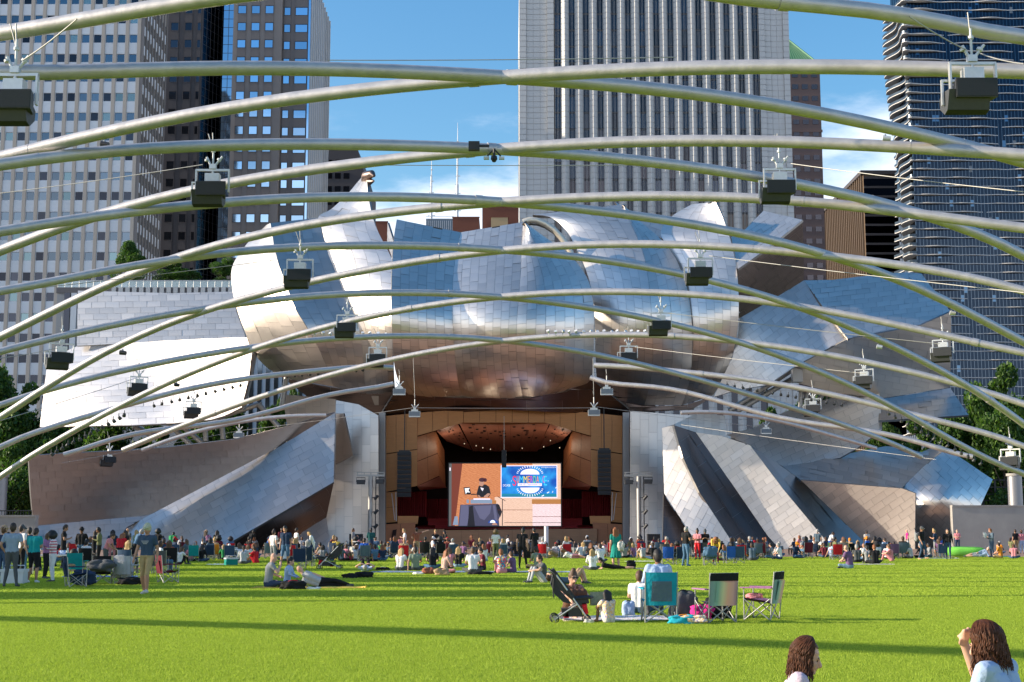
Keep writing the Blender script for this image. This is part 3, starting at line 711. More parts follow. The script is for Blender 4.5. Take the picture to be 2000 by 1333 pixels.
r3L = [(1352, 399, 147), (1310, 425, 147), (1290, 455, 144.5), (1312, 493, 142.3), (1330, 528, 140.6), (1342, 562, 139), (1349, 605, 137.2), (1352, 645, 136.2), (1352, 685, 136.1), (1350, 720, 137), (1344, 755, 139), (1332, 792, 143)]
sail_loft('pale left half of the right steel bulge behind the central one', r1L, r12, 7, 20, 'steel', bulge=.5, seed=12)
sail_loft('narrow deep blue crescent band on the right bulge', r12, r23, 4, 20, 'steel', bulge=.3, seed=13)
sail_loft('outer right band of the right bulge rising to a flat tip', r3L, r3R, 6, 20, 'steel', bulge=.6, seed=14)
sail_poly('sloping blue grey sail filling the gap left of the upright tip on the right bulge', [(1200, 394), (1240, 440), (1300, 470), (1340, 480), (1330, 430), (1260, 434), (1225, 408)], [(1200, 394, 150), (1300, 470, 148), (1330, 430, 150), (1240, 440, 149)], 20, 26, 11, 'steel', seed=15)
# -- right wings
sail_poly('pale tilted blade pointing up and right beyond the right bulge', [(1428, 464), (1456, 448), (1491, 412), (1568, 430), (1504, 482), (1441, 526), (1434, 490)], [(1428, 464, 144), (1491, 412, 147), (1568, 430, 141), (1504, 482, 138), (1441, 526, 137)], -32, 30, 9, 'steel', seed=16)
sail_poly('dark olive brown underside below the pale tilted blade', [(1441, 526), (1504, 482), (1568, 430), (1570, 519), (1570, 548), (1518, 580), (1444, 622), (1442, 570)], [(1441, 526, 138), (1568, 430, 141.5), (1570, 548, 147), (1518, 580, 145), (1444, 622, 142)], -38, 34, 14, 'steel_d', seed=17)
sail_poly('matt silver facet right of the right bulge, ending in a point', [(1570, 548), (1652, 663), (1574, 704), (1548, 719), (1500, 752), (1440, 762), (1394, 776), (1411, 738), (1430, 700), (1441, 655), (1444, 622), (1518, 580)], [(1570, 548, 141), (1652, 663, 135), (1444, 622, 139), (1574, 704, 135.5), (1394, 776, 140)], -36, 27, 12.5, 'steel_w', seed=18)
sail_poly('bright blue upper facet of the far right wing', [(1570, 548), (1626, 547), (1677, 541), (1730, 535), (1776, 532), (1800, 535), (1815, 556), (1832, 575), (1856, 608), (1800, 634), (1742, 646), (1656, 662), (1610, 604)], [(1570, 548, 141), (1677, 541, 143), (1800, 535, 145), (1858, 610, 140), (1742, 646, 135.5), (1656, 662, 134)], -6, 27, 9.5, 'steel', seed=19)
sail_poly('green grey lower facet of the far right wing', [(1656, 663), (1742, 647), (1800, 635), (1858, 609), (1857, 690), (1856, 757), (1790, 768), (1718, 779), (1620, 765), (1556, 748), (1552, 720), (1574, 704)], [(1656, 663, 134), (1742, 647, 135), (1858, 609, 139), (1856, 757, 143), (1718, 779, 142), (1552, 740, 141)], 10, 29, 12, 'steel_b', seed=20)
sail_poly('small slate grey flap below the green grey facet', [(1718, 780), (1790, 769), (1856, 758), (1892, 811), (1800, 817), (1716, 822)], [(1718, 780, 143), (1856, 758, 144), (1892, 811, 140), (1716, 822, 139)], -8, 26, 10, 'steel_b', seed=21)
sail_poly('wide pale sail sweeping low behind the dark right scroll', [(1415, 851), (1470, 836), (1532, 805), (1604, 783), (1660, 768), (1712, 746), (1719, 773), (1723, 839), (1703, 854), (1680, 872), (1640, 895), (1586, 904), (1528, 911), (1495, 892), (1467, 871)],
          [(1415, 851, 144), (1532, 805, 144), (1712, 746, 142), (1723, 839, 139.5), (1640, 895, 139), (1528, 911, 140), (1467, 871, 142)], -24, 28, 12.5, 'steel', seed=22)
# -- ground sails on the right
sail_poly('dark blue grey scroll curling over at lower right', [(1528, 911), (1586, 903), (1620, 893), (1658, 886), (1730, 872), (1766, 874), (1800, 884), (1834, 868), (1849, 876), (1800, 915), (1761, 954), (1680, 948), (1564, 938)], [(1528, 911, 138), (1658, 886, 141), (1760, 873, 141), (1849, 872, 136), (1761, 954, 130), (1680, 948, 131), (1564, 938, 132), (1700, 905, 135)], 12, 34, 9, 'steel_b', seed=23)
sail_poly('pale five sided facet at the right end of the ground sails', [(1849, 876), (1939, 937), (1919, 980), (1890, 1045), (1876, 1076), (1787, 1076), (1788, 964), (1761, 954), (1800, 915)], [(1849, 876, 136), (1939, 937, 133), (1761, 954, 130.5), (1890, 1045, 130.5), (1800, 1060, 131), (1840, 970, 127.5)], 42, 27, 12.5, 'steel', seed=24)
sail_poly('broad rose tinted ground sail left of the five sided facet', [(1564, 938), (1680, 948), (1761, 954), (1788, 964), (1787, 1076), (1705, 1076), (1640, 1012)], [(1564, 938, 131), (1788, 962, 126), (1787, 1076, 127), (1705, 1076, 129.5)], -34, 29, 13.5, 'steel_w', seed=25, tilt=.01)
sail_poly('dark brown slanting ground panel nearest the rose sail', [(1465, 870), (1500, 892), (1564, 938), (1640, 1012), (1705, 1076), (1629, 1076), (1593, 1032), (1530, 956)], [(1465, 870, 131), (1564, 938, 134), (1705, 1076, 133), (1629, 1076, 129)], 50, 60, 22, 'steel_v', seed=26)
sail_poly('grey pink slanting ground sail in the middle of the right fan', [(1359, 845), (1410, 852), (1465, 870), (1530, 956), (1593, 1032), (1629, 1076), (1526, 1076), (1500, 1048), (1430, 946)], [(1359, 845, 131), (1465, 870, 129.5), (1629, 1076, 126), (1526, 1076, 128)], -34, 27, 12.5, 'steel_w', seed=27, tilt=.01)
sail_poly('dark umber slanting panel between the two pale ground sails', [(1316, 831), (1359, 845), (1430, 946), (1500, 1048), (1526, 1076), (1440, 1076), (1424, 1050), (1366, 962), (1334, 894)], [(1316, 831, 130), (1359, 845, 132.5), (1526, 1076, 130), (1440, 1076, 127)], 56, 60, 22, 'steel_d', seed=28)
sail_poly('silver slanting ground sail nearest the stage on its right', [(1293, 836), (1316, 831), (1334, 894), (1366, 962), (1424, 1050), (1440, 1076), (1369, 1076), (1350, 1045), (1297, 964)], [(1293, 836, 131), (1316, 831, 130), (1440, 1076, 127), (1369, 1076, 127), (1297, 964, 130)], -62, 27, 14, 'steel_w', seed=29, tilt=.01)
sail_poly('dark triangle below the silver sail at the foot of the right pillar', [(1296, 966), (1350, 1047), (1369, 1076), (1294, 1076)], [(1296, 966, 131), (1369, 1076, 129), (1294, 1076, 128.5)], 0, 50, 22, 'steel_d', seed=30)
# -- ground sails on the left
sail_poly('long bronze tinted ground sail stretching across the far left', [(56, 891), (122, 886), (231, 881), (330, 874), (462, 858), (561, 833), (655, 806), (545, 873), (422, 938), (297, 1004), (281, 1008), (165, 1018), (66, 1028), (60, 960)], [(56, 891, 118.6), (66, 1028, 120.6), (231, 881, 124), (281, 1008, 128), (462, 858, 130.6), (655, 806, 138)], -2.5, 31, 13, 'steel_v', seed=31, tilt=.012)
sail_poly('broad pale diagonal ground sail left of the stage pillar', [(655, 806), (653, 880), (652, 942), (560, 996), (455, 1057), (430, 1076), (215, 1076), (248, 1030), (297, 1004), (422, 938), (545, 873)], [(655, 806, 136), (652, 942, 131), (430, 1076, 123.5), (297, 1004, 130), (215, 1076, 127)], -28, 28, 13.5, 'steel_w', seed=32, tilt=.011)
sail_poly('low warm band of steel along the ground at far left', [(66, 1028), (165, 1018), (281, 1008), (297, 1004), (248, 1030), (215, 1076), (80, 1076)], [(66, 1028, 122), (281, 1008, 130), (215, 1076, 126), (80, 1076, 119)], -5, 30, 13, 'steel_w', seed=33)
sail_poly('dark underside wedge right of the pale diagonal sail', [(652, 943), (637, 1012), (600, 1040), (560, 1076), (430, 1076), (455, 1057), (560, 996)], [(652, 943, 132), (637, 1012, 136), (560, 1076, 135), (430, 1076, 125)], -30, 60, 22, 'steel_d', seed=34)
sail_poly('small pale triangular sail at the foot of the left pillar', [(637, 1011), (648, 1076), (560, 1076), (590, 1040)], [(637, 1011, 134), (648, 1076, 131), (560, 1076, 130)], -35, 27, 13, 'steel_w', seed=35)
# -- undersides
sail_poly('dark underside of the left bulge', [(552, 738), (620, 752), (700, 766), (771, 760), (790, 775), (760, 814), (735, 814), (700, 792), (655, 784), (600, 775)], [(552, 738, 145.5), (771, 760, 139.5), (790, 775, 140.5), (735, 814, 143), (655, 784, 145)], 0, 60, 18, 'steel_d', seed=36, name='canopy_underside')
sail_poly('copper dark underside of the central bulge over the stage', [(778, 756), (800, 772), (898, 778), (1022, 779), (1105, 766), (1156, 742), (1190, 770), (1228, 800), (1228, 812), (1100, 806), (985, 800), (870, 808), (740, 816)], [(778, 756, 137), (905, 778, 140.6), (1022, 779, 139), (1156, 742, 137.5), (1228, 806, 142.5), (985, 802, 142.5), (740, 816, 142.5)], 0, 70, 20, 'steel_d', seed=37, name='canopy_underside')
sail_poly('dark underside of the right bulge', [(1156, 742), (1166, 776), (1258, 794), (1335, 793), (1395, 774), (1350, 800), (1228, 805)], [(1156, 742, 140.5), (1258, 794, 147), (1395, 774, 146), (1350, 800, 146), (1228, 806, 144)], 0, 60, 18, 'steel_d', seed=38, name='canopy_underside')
# -- pillars either side of the stage
sail_poly('grey steel clad pillar left of the stage', [(656, 782), (700, 790), (739, 812), (740, 1078), (640, 1078), (637, 1012), (652, 942)], [(656, 782, 140), (739, 812, 138), (740, 1078, 138), (640, 1078, 137)], 90, 34, 17, 'steel_b', seed=39, name='steel_pillar', tilt=.004)
sail_poly('light grey steel clad pillar right of the stage', [(1231, 803), (1352, 812), (1316, 830), (1293, 837), (1296, 966), (1294, 1078), (1230, 1078)], [(1231, 803, 138), (1352, 812, 140), (1294, 1078, 137), (1230, 1078, 138)], 90, 34, 17, 'steel_b', seed=40, name='steel_pillar', tilt=.004)
sail_poly('small copper coloured facet on the left pillar', [(656, 808), (671, 808), (690, 890), (655, 908)], [(656, 808, 136.8), (671, 808, 136), (690, 890, 136.6), (655, 908, 137)], 90, 40, 20, 'steel_v', seed=41, name='steel_facet')
sail_poly('shaded clad wall over the left ground sails', [(546, 770), (656, 780), (656, 806), (561, 833), (556, 800)], [(546, 770, 146), (656, 780, 143), (656, 806, 143), (556, 833, 146)], 90, 22, 15, 'steel_b', seed=42, name='clad_wall')
sail_poly('pale clad wall above the right fan of sails', [(1352, 806), (1415, 812), (1420, 850), (1465, 868), (1359, 845), (1316, 831)], [(1352, 806, 143), (1420, 812, 144), (1465, 868, 144), (1316, 831, 142)], 90, 20, 15, 'steel_b', seed=43, name='clad_wall')
# ---------------------------------------------------------------- the stage house
M['wood'] = mat('amber_wood_panel', (.48, .215, .07), .5, noise=.14, nscale=1.2, stretch=(1, 1, 6))
M['wood2'] = mat('red_brown_wood_panel', (.36, .14, .06), .5, noise=.16, nscale=1.2, stretch=(1, 1, 6))
M['wood_f'] = mat('stage_front_wood', (.36, .19, .10), .6, noise=.15, nscale=1.5, stretch=(.3, 1, 5))
M['ceilw'] = mat('maroon_ceiling_wood', (.46, .19, .13), .5, noise=.15, nscale=.7)
M['curtain'] = mat('dark_red_curtain', (.26, .012, .018), .8, noise=.15, nscale=2)
M['redstep'] = mat('red_carpet_step', (.36, .02, .022), .75, noise=.12, nscale=2)
M['void'] = mat('unlit_depth_black', (.022, .010, .010), .9)  # shade put into colour: unlit stage back, doorway and ceiling slots
M['gsteel'] = mat('grey_steel_column', (.30, .30, .31), .45, .7, noise=.06, nscale=.5)
def slab(t, name, pts, m, th=.25, back=None):
    """panel through drawn corners (x, y, D) with a thickness"""
    fr = [P(*p) for p in pts]; bk = [p+Vector((0, th, 0)) for p in fr]; n = len(fr)
    b = MB(); b.add(fr+bk, [tuple(range(n)), tuple(reversed(range(n, 2*n)))]+[(i, i+n, (i+1) % n+n, (i+1) % n) for i in range(n)])
    return b.build(name, m, t)
def quad_pt(q, u, v):
    a = [q[0][k]+(q[1][k]-q[0][k])*u for k in range(3)]; c = [q[3][k]+(q[2][k]-q[3][k])*u for k in range(3)]
    return [a[k]+(c[k]-a[k])*v for k in range(3)]
def panelled(t, name, q, nu, nv, m, gap=.012, th=.2):
    for i in range(nu):
        for j in range(nv):
            u0, u1, v0, v1 = i/nu+gap/nu, (i+1)/nu-gap/nu, j/nv+gap/nv, (j+1)/nv-gap/nv
            slab(t, name, [quad_pt(q, u0, v0), quad_pt(q, u1, v0), quad_pt(q, u1, v1), quad_pt(q, u0, v1)], m, th)
st = thing('stage_house', 'wood lined concert stage recess under the bandshell', 'stage')
b = MB(); b.add([P(700, 780, 166), P(1280, 780, 166), P(1280, 1080, 166), P(700, 1080, 166)], [(0, 1, 2, 3)]); b.build('back_wall', M['void'], st)
b = MB()
for xa, D0, D1 in ((748, 142, 166), (1222, 142, 166)):
    b.add([P(xa, 790, D0), P(xa, 790, D1), P(xa, 1080, D1), P(xa, 1080, D0)], [(0, 1, 2, 3)])
b.add([P(748, 796, 142), P(1222, 796, 142), P(1222, 800, 166), P(748, 800, 166)], [(0, 1, 2, 3)]); b.build('enclosing_wall', M['void'], st)
for s in (0, 1):
    mx = (lambda x: x) if s == 0 else (lambda x: 984.5*2-x)
    sx = lambda q: [(mx(x), y, D) for x, y, D in q]
    o = lambda q: (sx(q) if s == 0 else [sx(q)[1], sx(q)[0], sx(q)[3], sx(q)[2]])
    panelled(st, 'wood_panel', o([(753, 812, 142), (815, 806, 142), (815, 950, 142), (753, 962, 142)]), 3, 2, M['wood'])
    panelled(st, 'wood_panel', o([(815, 806, 142.2), (905, 800, 143), (905, 826, 143), (815, 852, 142.2)]), 3, 1, M['wood'])
    panelled(st, 'lower_wood_panel', o([(753, 962, 142), (776, 960, 142), (776, 1020, 142), (753, 1022, 142)]), 1, 2, M['wood'])
    panelled(st, 'side_box_panel', o([(815, 853, 142.6), (851, 842, 147), (858, 930, 147), (815, 950, 142.6)]), 2, 2, M['wood2'])
    panelled(st, 'inner_panel', o([(851, 842, 147.2), (868, 880, 152), (870, 950, 152), (858, 931, 147.2)]), 1, 2, M['wood2'])
    slab(st, 'box_underside', o([(815, 950, 142.6), (858, 931, 147), (872, 953, 152), (820, 958, 147)]), M['ceilw'])
    panelled(st, 'entry_wall', o([(753, 1024, 141.6), (812, 1020, 141.9), (806, 1080, 141.9), (753, 1080, 141.6)]), 2, 1, M['wood2'])
    slab(st, 'entry_opening', o([(767, 1036, 141.5), (775, 1034, 141.5), (768, 1078, 141.5), (760, 1078, 141.5)]), M['void'], .08)
    panelled(st, 'box_seat_front', o([(776, 1008, 141.8), (818, 1008, 142.2), (816, 1024, 142.2), (776, 1024, 141.8)]), 1, 1, M['wood'])
    # pleated curtain
    cb = MB(); q = o([(776, 962, 150), (833, 960, 150), (833, 1010, 150), (776, 1010, 150)]); n = 44
    top = [Vector(P(*quad_pt(q, k/n, 0)))+Vector((0, .22*math.sin(k*1.9), 0)) for k in range(n+1)]; bot = [Vector(P(*quad_pt(q, k/n, 1)))+Vector((0, .25*math.sin(k*1.9+.4), 0)) for k in range(n+1)]
    cb.add(top+bot, [(k, k+1, k+2+n, k+1+n) for k in range(n)], 0, True); cb.build('red_curtain', M['curtain'], st)
    cb = MB(); q = o([(833, 975, 156), (876, 975, 156), (876, 1018, 156), (833, 1018, 156)])
    top = [Vector(P(*quad_pt(q, k/n, 0)))+Vector((0, .2*math.sin(k*1.7), 0)) for k in range(n+1)]; bot = [Vector(P(*quad_pt(q, k/n, 1)))+Vector((0, .2*math.sin(k*1.7), 0)) for k in range(n+1)]
    cb.add(top+bot, [(k, k+1, k+2+n, k+1+n) for k in range(n)], 0, True); cb.build('rear_curtain', M['curtain'], st)
    # grey columns beside the opening and the thin white pipes in front of the boxes
    slab(st, 'grey_column', o([(739.5, 806, 141), (752.5, 806, 141), (752.5, 1080, 141), (739.5, 1080, 141)]), M['gsteel'], 1)
    tb = MB(); tb.tube([P(mx(773), 962, 141.3), P(mx(774), 1018, 141.3)], .05, 6); tb.tube([P(mx(765), 964, 141.3), P(mx(771), 1016, 141.3)], .04, 6); tb.build('white_pole', M['frame_w'], st)
panelled(st, 'lintel_panel', [(905, 800, 143.1), (1064, 800, 143.1), (1064, 826, 143.1), (905, 826, 143.1)], 5, 1, M['wood'])
# ceiling fans with slots
def ceil(q, nu, nv, seed, m):
    panelled(st, 'ceiling_panel', q, nu, nv, m, .006)
    rnd = random.Random(seed); sb = MB()
    for k in range(34 if nu > 3 else 12):
        u, v = rnd.uniform(.06, .9), rnd.uniform(.05, .6); du, dv = .03 if nu > 3 else .07, .035
        pts = [quad_pt(q, u, v), quad_pt(q, u+du, v), quad_pt(q, u+du*.85, v+dv), quad_pt(q, u-du*.15, v+dv)]
        sb.add([P(x, y, D-.25) for x, y, D in pts], [(0, 1, 2, 3)])
    tag(sb.build('sound_slots', M['void'], st), kind='stuff')
ceil([(896, 825, 145), (1074, 825, 145), (1050, 882, 158), (924, 882, 158)], 7, 3, 1, M['ceilw'])
ceil([(852, 842, 145), (893, 826, 145), (922, 880, 158), (872, 862, 152)], 3, 2, 2, M['ceilw'])
ceil([(1076, 826, 145), (1117, 842, 145), (1097, 862, 152), (1048, 880, 158)], 3, 2, 3, M['ceilw'])
lb = MB()
for k in range(18):
    lb.tube([P(896+k*10.47, 825+3*math.sin(k/17*math.pi), 144.8), P(896+(k+1)*10.47, 825+3*math.sin((k+1)/17*math.pi), 144.8)], .14, 5)
lb.build('ceiling_lip', M['wood2'], st)
M['lampwhite'] = mat('small_lamp', (.9, .85, .75), .5, emit=(1, .85, .6, .35))
for (x, y) in ((907, 867), (943, 875), (958, 878), (1075, 861), (1062, 873), (1093, 875), (930, 871), (1020, 876)):
    b = MB(); c = P(x, y, 150); b.tube([c+Vector((0, 0, .05)), c-Vector((0, 0, .05))], .05, 6); b.build('downlight', M['lampwhite'], st)
for i, (x, y) in enumerate(((885, 868), (950, 884), (1025, 884), (1090, 868))):
    ld = bpy.data.lights.new('stage_lamp', 'POINT'); ld.energy = 40; ld.color = (1, .80, .58); ld.shadow_soft_size = .6; lo = bpy.data.objects.new('stage_lamp', ld); link(lo, None); lo.location = P(x, y, 147.5)
# steps, stage edge, wooden front
for k in range(5):
    y0, y1 = 1013+k*4.6, 1017.4+k*4.6; D = 150-k*1.2
    xa, xb = (836, 1137) if k < 3 else ((870, 1104) if k == 4 else (850, 1128))
    slab(st, 'red_riser', [(xa, y0, D), (xb, y0, D), (xb, y1, D), (xa, y1, D)], M['redstep'], 1.1)
panelled(st, 'stage_front_panel', [(868, 1036, 141.6), (1166, 1033, 141.6), (1166, 1080, 141.6), (868, 1080, 141.6)], 9, 2, M['wood_f'], .004)
panelled(st, 'stage_side_panel', [(806, 1034, 142), (868, 1034, 142), (868, 1080, 142), (806, 1080, 142)], 2, 1, M['wood_f'], .004)
slab(st, 'stage_floor', [(806, 1033, 142), (1166, 1032, 142), (1150, 1026, 165), (820, 1026, 165)], M['redstep'], .05)
# ---- the big screen
D = 144
S0, S1 = P(877.5, 906, D), P(1095.5, 1027.5, D); SX, SZ = (S1.x-S0.x)/1740*8, (S0.z-S1.z)/970*8   # metres per photo pixel
scr = thing('video_screen', 'large video screen showing a performer at a black draped table and a blue poster', 'screen', (0, 0, 0))
b = MB(); b.box((S0.x-.12, D, S1.z-.12), (S1.x+.12, D+.4, S0.z+.12)); b.build('casing', M['black'], scr)
def em(name, c, s=.8):
    m = mat(name, tuple(v*.25 for v in c), .5, emit=(c[0], c[1], c[2], s)); return m
def em_wave(name, c1, c2, sc_x, sc_z):
    m = em(name, c1); nt = m.node_tree.nodes; L = m.node_tree.links; b_ = nt['Principled BSDF']
    co = nt.new('ShaderNodeTexCoord'); mpn = nt.new('ShaderNodeMapping'); mpn.inputs['Scale'].default_value = (sc_x, 1, sc_z); L.new(co.outputs['Object'], mpn.inputs[0])
    w = nt.new('ShaderNodeTexWave'); w.bands_direction = 'DIAGONAL'; w.inputs['Scale'].default_value = 1; w.inputs['Distortion'].default_value = 7; w.inputs['Detail'].default_value = 3; L.new(mpn.outputs[0], w.inputs[0])
    x = nt.new('ShaderNodeMix'); x.data_type = 'RGBA'; x.inputs[6].default_value = (*c1, 1); x.inputs[7].default_value = (*c2, 1); L.new(w.outputs[0], x.inputs[0]); L.new(x.outputs[2], b_.inputs['Emission Color']); return m
SC = {'wood': em_wave('screen_orange_wood', (.42, .13, .045), (.62, .25, .11), 1.2, 5), 'pale': em_wave('screen_pale_wood', (.60, .37, .26), (.80, .56, .44), 1.5, 6),
      'pink': em_wave('screen_pinkish_wood', (.62, .45, .46), (.86, .70, .72), 1.5, 6), 'drk': em('screen_dark_red', (.16, .035, .02)), 'grey': em('screen_grey', (.10, .10, .10)),
      'navy': em('screen_table_cloth', (.055, .055, .10)), 'navy2': em('screen_cloth_fold', (.105, .105, .18)), 'blk': em('screen_black', (.012, .012, .018)), 'skin': em('screen_skin', (.42, .22, .16)), 'white': em('screen_white', (.85, .88, .92)),
      'mix': em('screen_mixer', (.20, .26, .36)), 'hair': em('screen_hair', (.06, .02, .03)), 'brown': em('screen_brown', (.40, .17, .05)), 'pw': em('poster_pink_white', (.86, .76, .88)),
      'cyan': em('poster_cyan', (.05, .55, .80)), 'red': em('poster_red', (.75, .02, .08)), 'org': em('poster_orange', (.85, .28, .05)), 'grn': em('poster_green', (.22, .60, .12)), 'yel': em('poster_yellow', (.75, .65, .06)), 'pnk': em('poster_pink', (.65, .05, .35)), 'teal': em('poster_teal', (.01, .20, .30)), 'dkb': em('poster_dark_blue', (.01, .06, .30))}
m = em('poster_blue', (.01, .14, .55)); nt = m.node_tree.nodes; L = m.node_tree.links
co = nt.new('ShaderNodeTexCoord'); t_ = nt.new('ShaderNodeTexNoise'); t_.inputs['Scale'].default_value = .9; L.new(co.outputs['Object'], t_.inputs[0]); x_ = nt.new('ShaderNodeValToRGB'); e = x_.color_ramp.elements
e[0].position = .35; e[0].color = (.005, .07, .38, 1); e[1].position = .7; e[1].color = (.02, .30, .72, 1); L.new(t_.outputs[0], x_.inputs[0]); L.new(x_.outputs[0], nt['Principled BSDF'].inputs['Emission Color']); SC['blue'] = m
# picture coordinates are those of an 8x enlargement whose corner is photo pixel (860, 890)
def sp_(x, y, l): return Vector((S0.x+(x-140)*SX/8, D-.01-.004*l, S0.z-(y-128)*SZ/8))
def pic(name, pts, m, l, parent=scr):
    b = MB(); b.add([sp_(x, y, l) for x, y in pts], [tuple(range(len(pts)))]); return b.build(name, SC[m], parent)
def rect(name, x0, y0, x1, y1, m, l): return pic(name, [(x0, y0), (x1, y0), (x1, y1), (x0, y1)], m, l)
def disc(name, cx, cy, rx, ry, m, l, a0=0, a1=360, n=28): return pic(name, [(cx+rx*math.cos(math.radians(a0+(a1-a0)*k/n)), cy+ry*math.sin(math.radians(a0+(a1-a0)*k/n))) for k in range(n+(0 if a1-a0 == 360 else 1))], m, l)
rect('picture_backdrop', 140, 128, 1880, 1098, 'wood', 0)
pic('picture_dark_edge', [(140, 128), (345, 128), (230, 1098), (140, 1098)], 'drk', 1); rect('picture_grey_edge', 140, 128, 178, 1098, 'grey', 2); rect('picture_light', 144, 190, 162, 240, 'pw', 3)
rect('picture_pale_planks', 850, 650, 1440, 1098, 'pale', 1); rect('picture_pink_planks', 1440, 760, 1880, 1098, 'pink', 2); rect('picture_top_planks', 1440, 128, 1880, 700, 'pale', 1); rect('picture_brown_plank', 1430, 685, 1880, 757, 'brown', 2)
for (x0, x1, y) in ((900, 1440, 850), (1440, 1880, 955), (1000, 1880, 1048)): rect('picture_joint', x0, y-3, x1, y+4, 'drk' if y < 1000 else 'blk', 3)
pic('picture_table_cloth', [(315, 770), (900, 755), (965, 880), (915, 1000), (925, 1098), (285, 1098)], 'navy', 2)
for q in ([(330, 775), (440, 775), (450, 960), (420, 1098), (300, 1098)], [(530, 790), (800, 780), (780, 900), (690, 1010), (620, 980)], [(820, 780), (860, 780), (900, 1030), (850, 1000)]): pic('picture_cloth_fold', q, 'navy2', 3)
pic('picture_cloth_shade', [(455, 800), (510, 780), (545, 1098), (430, 1098)], 'blk', 3); pic('picture_cloth_shade', [(870, 765), (920, 765), (965, 880), (940, 960), (900, 900)], 'blk', 3)
rect('picture_mixer', 475, 690, 810, 752, 'mix', 3); rect('picture_mixer_top', 520, 672, 780, 692, 'pw', 4); rect('picture_box', 810, 700, 875, 755, 'brown', 3)
pic('picture_shirt', [(600, 480), (650, 455), (710, 455), (765, 490), (790, 600), (760, 650), (590, 655), (568, 600)], 'blk', 4)
pic('picture_arm', [(745, 590), (785, 600), (740, 650), (690, 668), (680, 640)], 'skin', 5); pic('picture_arm', [(585, 620), (615, 625), (640, 665), (610, 668)], 'skin', 5)
disc('picture_face', 645, 435, 38, 48, 'skin', 5); disc('picture_hair', 655, 382, 52, 32, 'hair', 6); disc('picture_hair', 700, 385, 28, 30, 'hair', 6)
pic('picture_collar', [(628, 500), (645, 505), (680, 515), (662, 560), (640, 530)], 'pw', 5)
pic('picture_laptop', [(365, 500), (460, 495), (485, 610), (385, 612)], 'blk', 4); pic('picture_laptop_mark', [(382, 515), (462, 508), (440, 545), (470, 580), (420, 575), (400, 605)], 'white', 5); rect('picture_bottle', 412, 690, 450, 745, 'mix', 4); rect('picture_laptop_stand', 480, 600, 570, 616, 'blk', 4)
rect('picture_microphone_stand', 965, 690, 977, 1095, 'blk', 4); pic('picture_microphone_arm', [(900, 640), (1020, 705), (1016, 713), (896, 648)], 'blk', 4)
pic('picture_monitor', [(230, 950), (275, 950), (285, 1085), (200, 1085)], 'mix', 4); disc('picture_cap', 825, 1055, 78, 52, 'dkb', 5, 180, 360); disc('picture_cap_front', 820, 1050, 42, 42, 'white', 6, 180, 360); disc('picture_cheek', 850, 1085, 40, 35, 'skin', 6, 180, 360)
rect('poster_border', 945, 155, 1828, 662, 'pw', 3); rect('poster', 957, 167, 1816, 650, 'blue', 4); rect('poster_foot', 957, 600, 1816, 650, 'teal', 5)
disc('poster_sun', 1400, 298, 150, 90, 'pw', 6, 180, 360); disc('poster_sun', 1400, 503, 150, 90, 'pw', 6, 0, 180)
for k in range(15):
    for s in (1, -1):
        a = math.radians(-170+k*160/14) ; cx, cy = 1400, 298 if s == 1 else 503
        ex, ey = math.cos(a), math.sin(a)*s; px, py = -ey*5, ex*5
        pic('poster_ray', [(cx+ex*172*1.08-px, cy+ey*106-py), (cx+ex*210-px, cy+ey*142-py), (cx+ex*210+px, cy+ey*142+py), (cx+ex*172*1.08+px, cy+ey*106+py)], 'white', 6)
def text(body, x, y, h, m, l, name='lettering', width=None, parent=scr):
    cu = bpy.data.curves.new(name, 'FONT'); cu.body = body; cu.size = 1; o = bpy.data.objects.new(name, cu); C.objects.link(o)
    bpy.context.view_layer.update(); dg = bpy.context.evaluated_depsgraph_get(); me = bpy.data.meshes.new_from_object(o.evaluated_get(dg)); bpy.data.objects.remove(o)
    co = np.array([v.co[:] for v in me.vertices]); mn, mxx = co.min(0), co.max(0)
    hh = h*SZ/8; ww = (width*SX/8) if width else (mxx[0]-mn[0])*hh/(mxx[1]-mn[1]); o0 = sp_(x, y, l)
    for v in me.vertices:
        a, c = (v.co.x-mn[0])/(mxx[0]-mn[0])*ww, (v.co.y-mn[1])/(mxx[1]-mn[1])*hh; v.co = (o0.x+a, o0.y, o0.z+c)
    me.materials.clear(); me.materials.append(SC[m]); ob = bpy.data.objects.new(name, me); link(ob, parent); return ob
text('S', 1130, 475, 155, 'red', 8, 'letter', 56)
xx = 1196
for ch, c_ in zip('UMMERDANCE', ('org', 'cyan', 'grn', 'org', 'pnk', 'red', 'grn', 'org', 'cyan', 'pnk')):
    pass
for ch, c_, w in zip('UMMERDANC', ('org', 'cyan', 'yel', 'org', 'pnk', 'grn', 'org', 'cyan', 'pnk'), (34, 56, 56, 34, 38, 38, 40, 42, 34)):
    text(ch, xx, 428, 106, c_, 8, 'letter', w); xx += w+8
text('E', 1622, 470, 148, 'cyan', 8, 'letter', 44)
rect('poster_date_band', 1210, 436, 1585, 478, 'pw', 7); text('July 10 - September 10', 1228, 470, 26, 'dkb', 8, 'date_lettering', 340)
text('#ChicagoSummerDance', 1575, 200, 20, 'white', 6, 'hashtag_lettering', 235); text('DCASE', 980, 485, 34, 'white', 6, 'lettering', 115)
for (x, y, w) in ((1660, 585, 40), (1745, 575, 16), (1575, 635, 44), (1795, 510, 20)): pic('poster_mark', [(x, y), (x+w, y-22), (x+w, y-8), (x+w*.3, y+8)], 'white', 6)
text('chicagosummerdance.org', 975, 638, 18, 'dkb', 6, 'foot_lettering', 240); rect('poster_dot', 1104, 395, 1114, 405, 'white', 6); rect('poster_dot', 1680, 395, 1690, 405, 'white', 6)
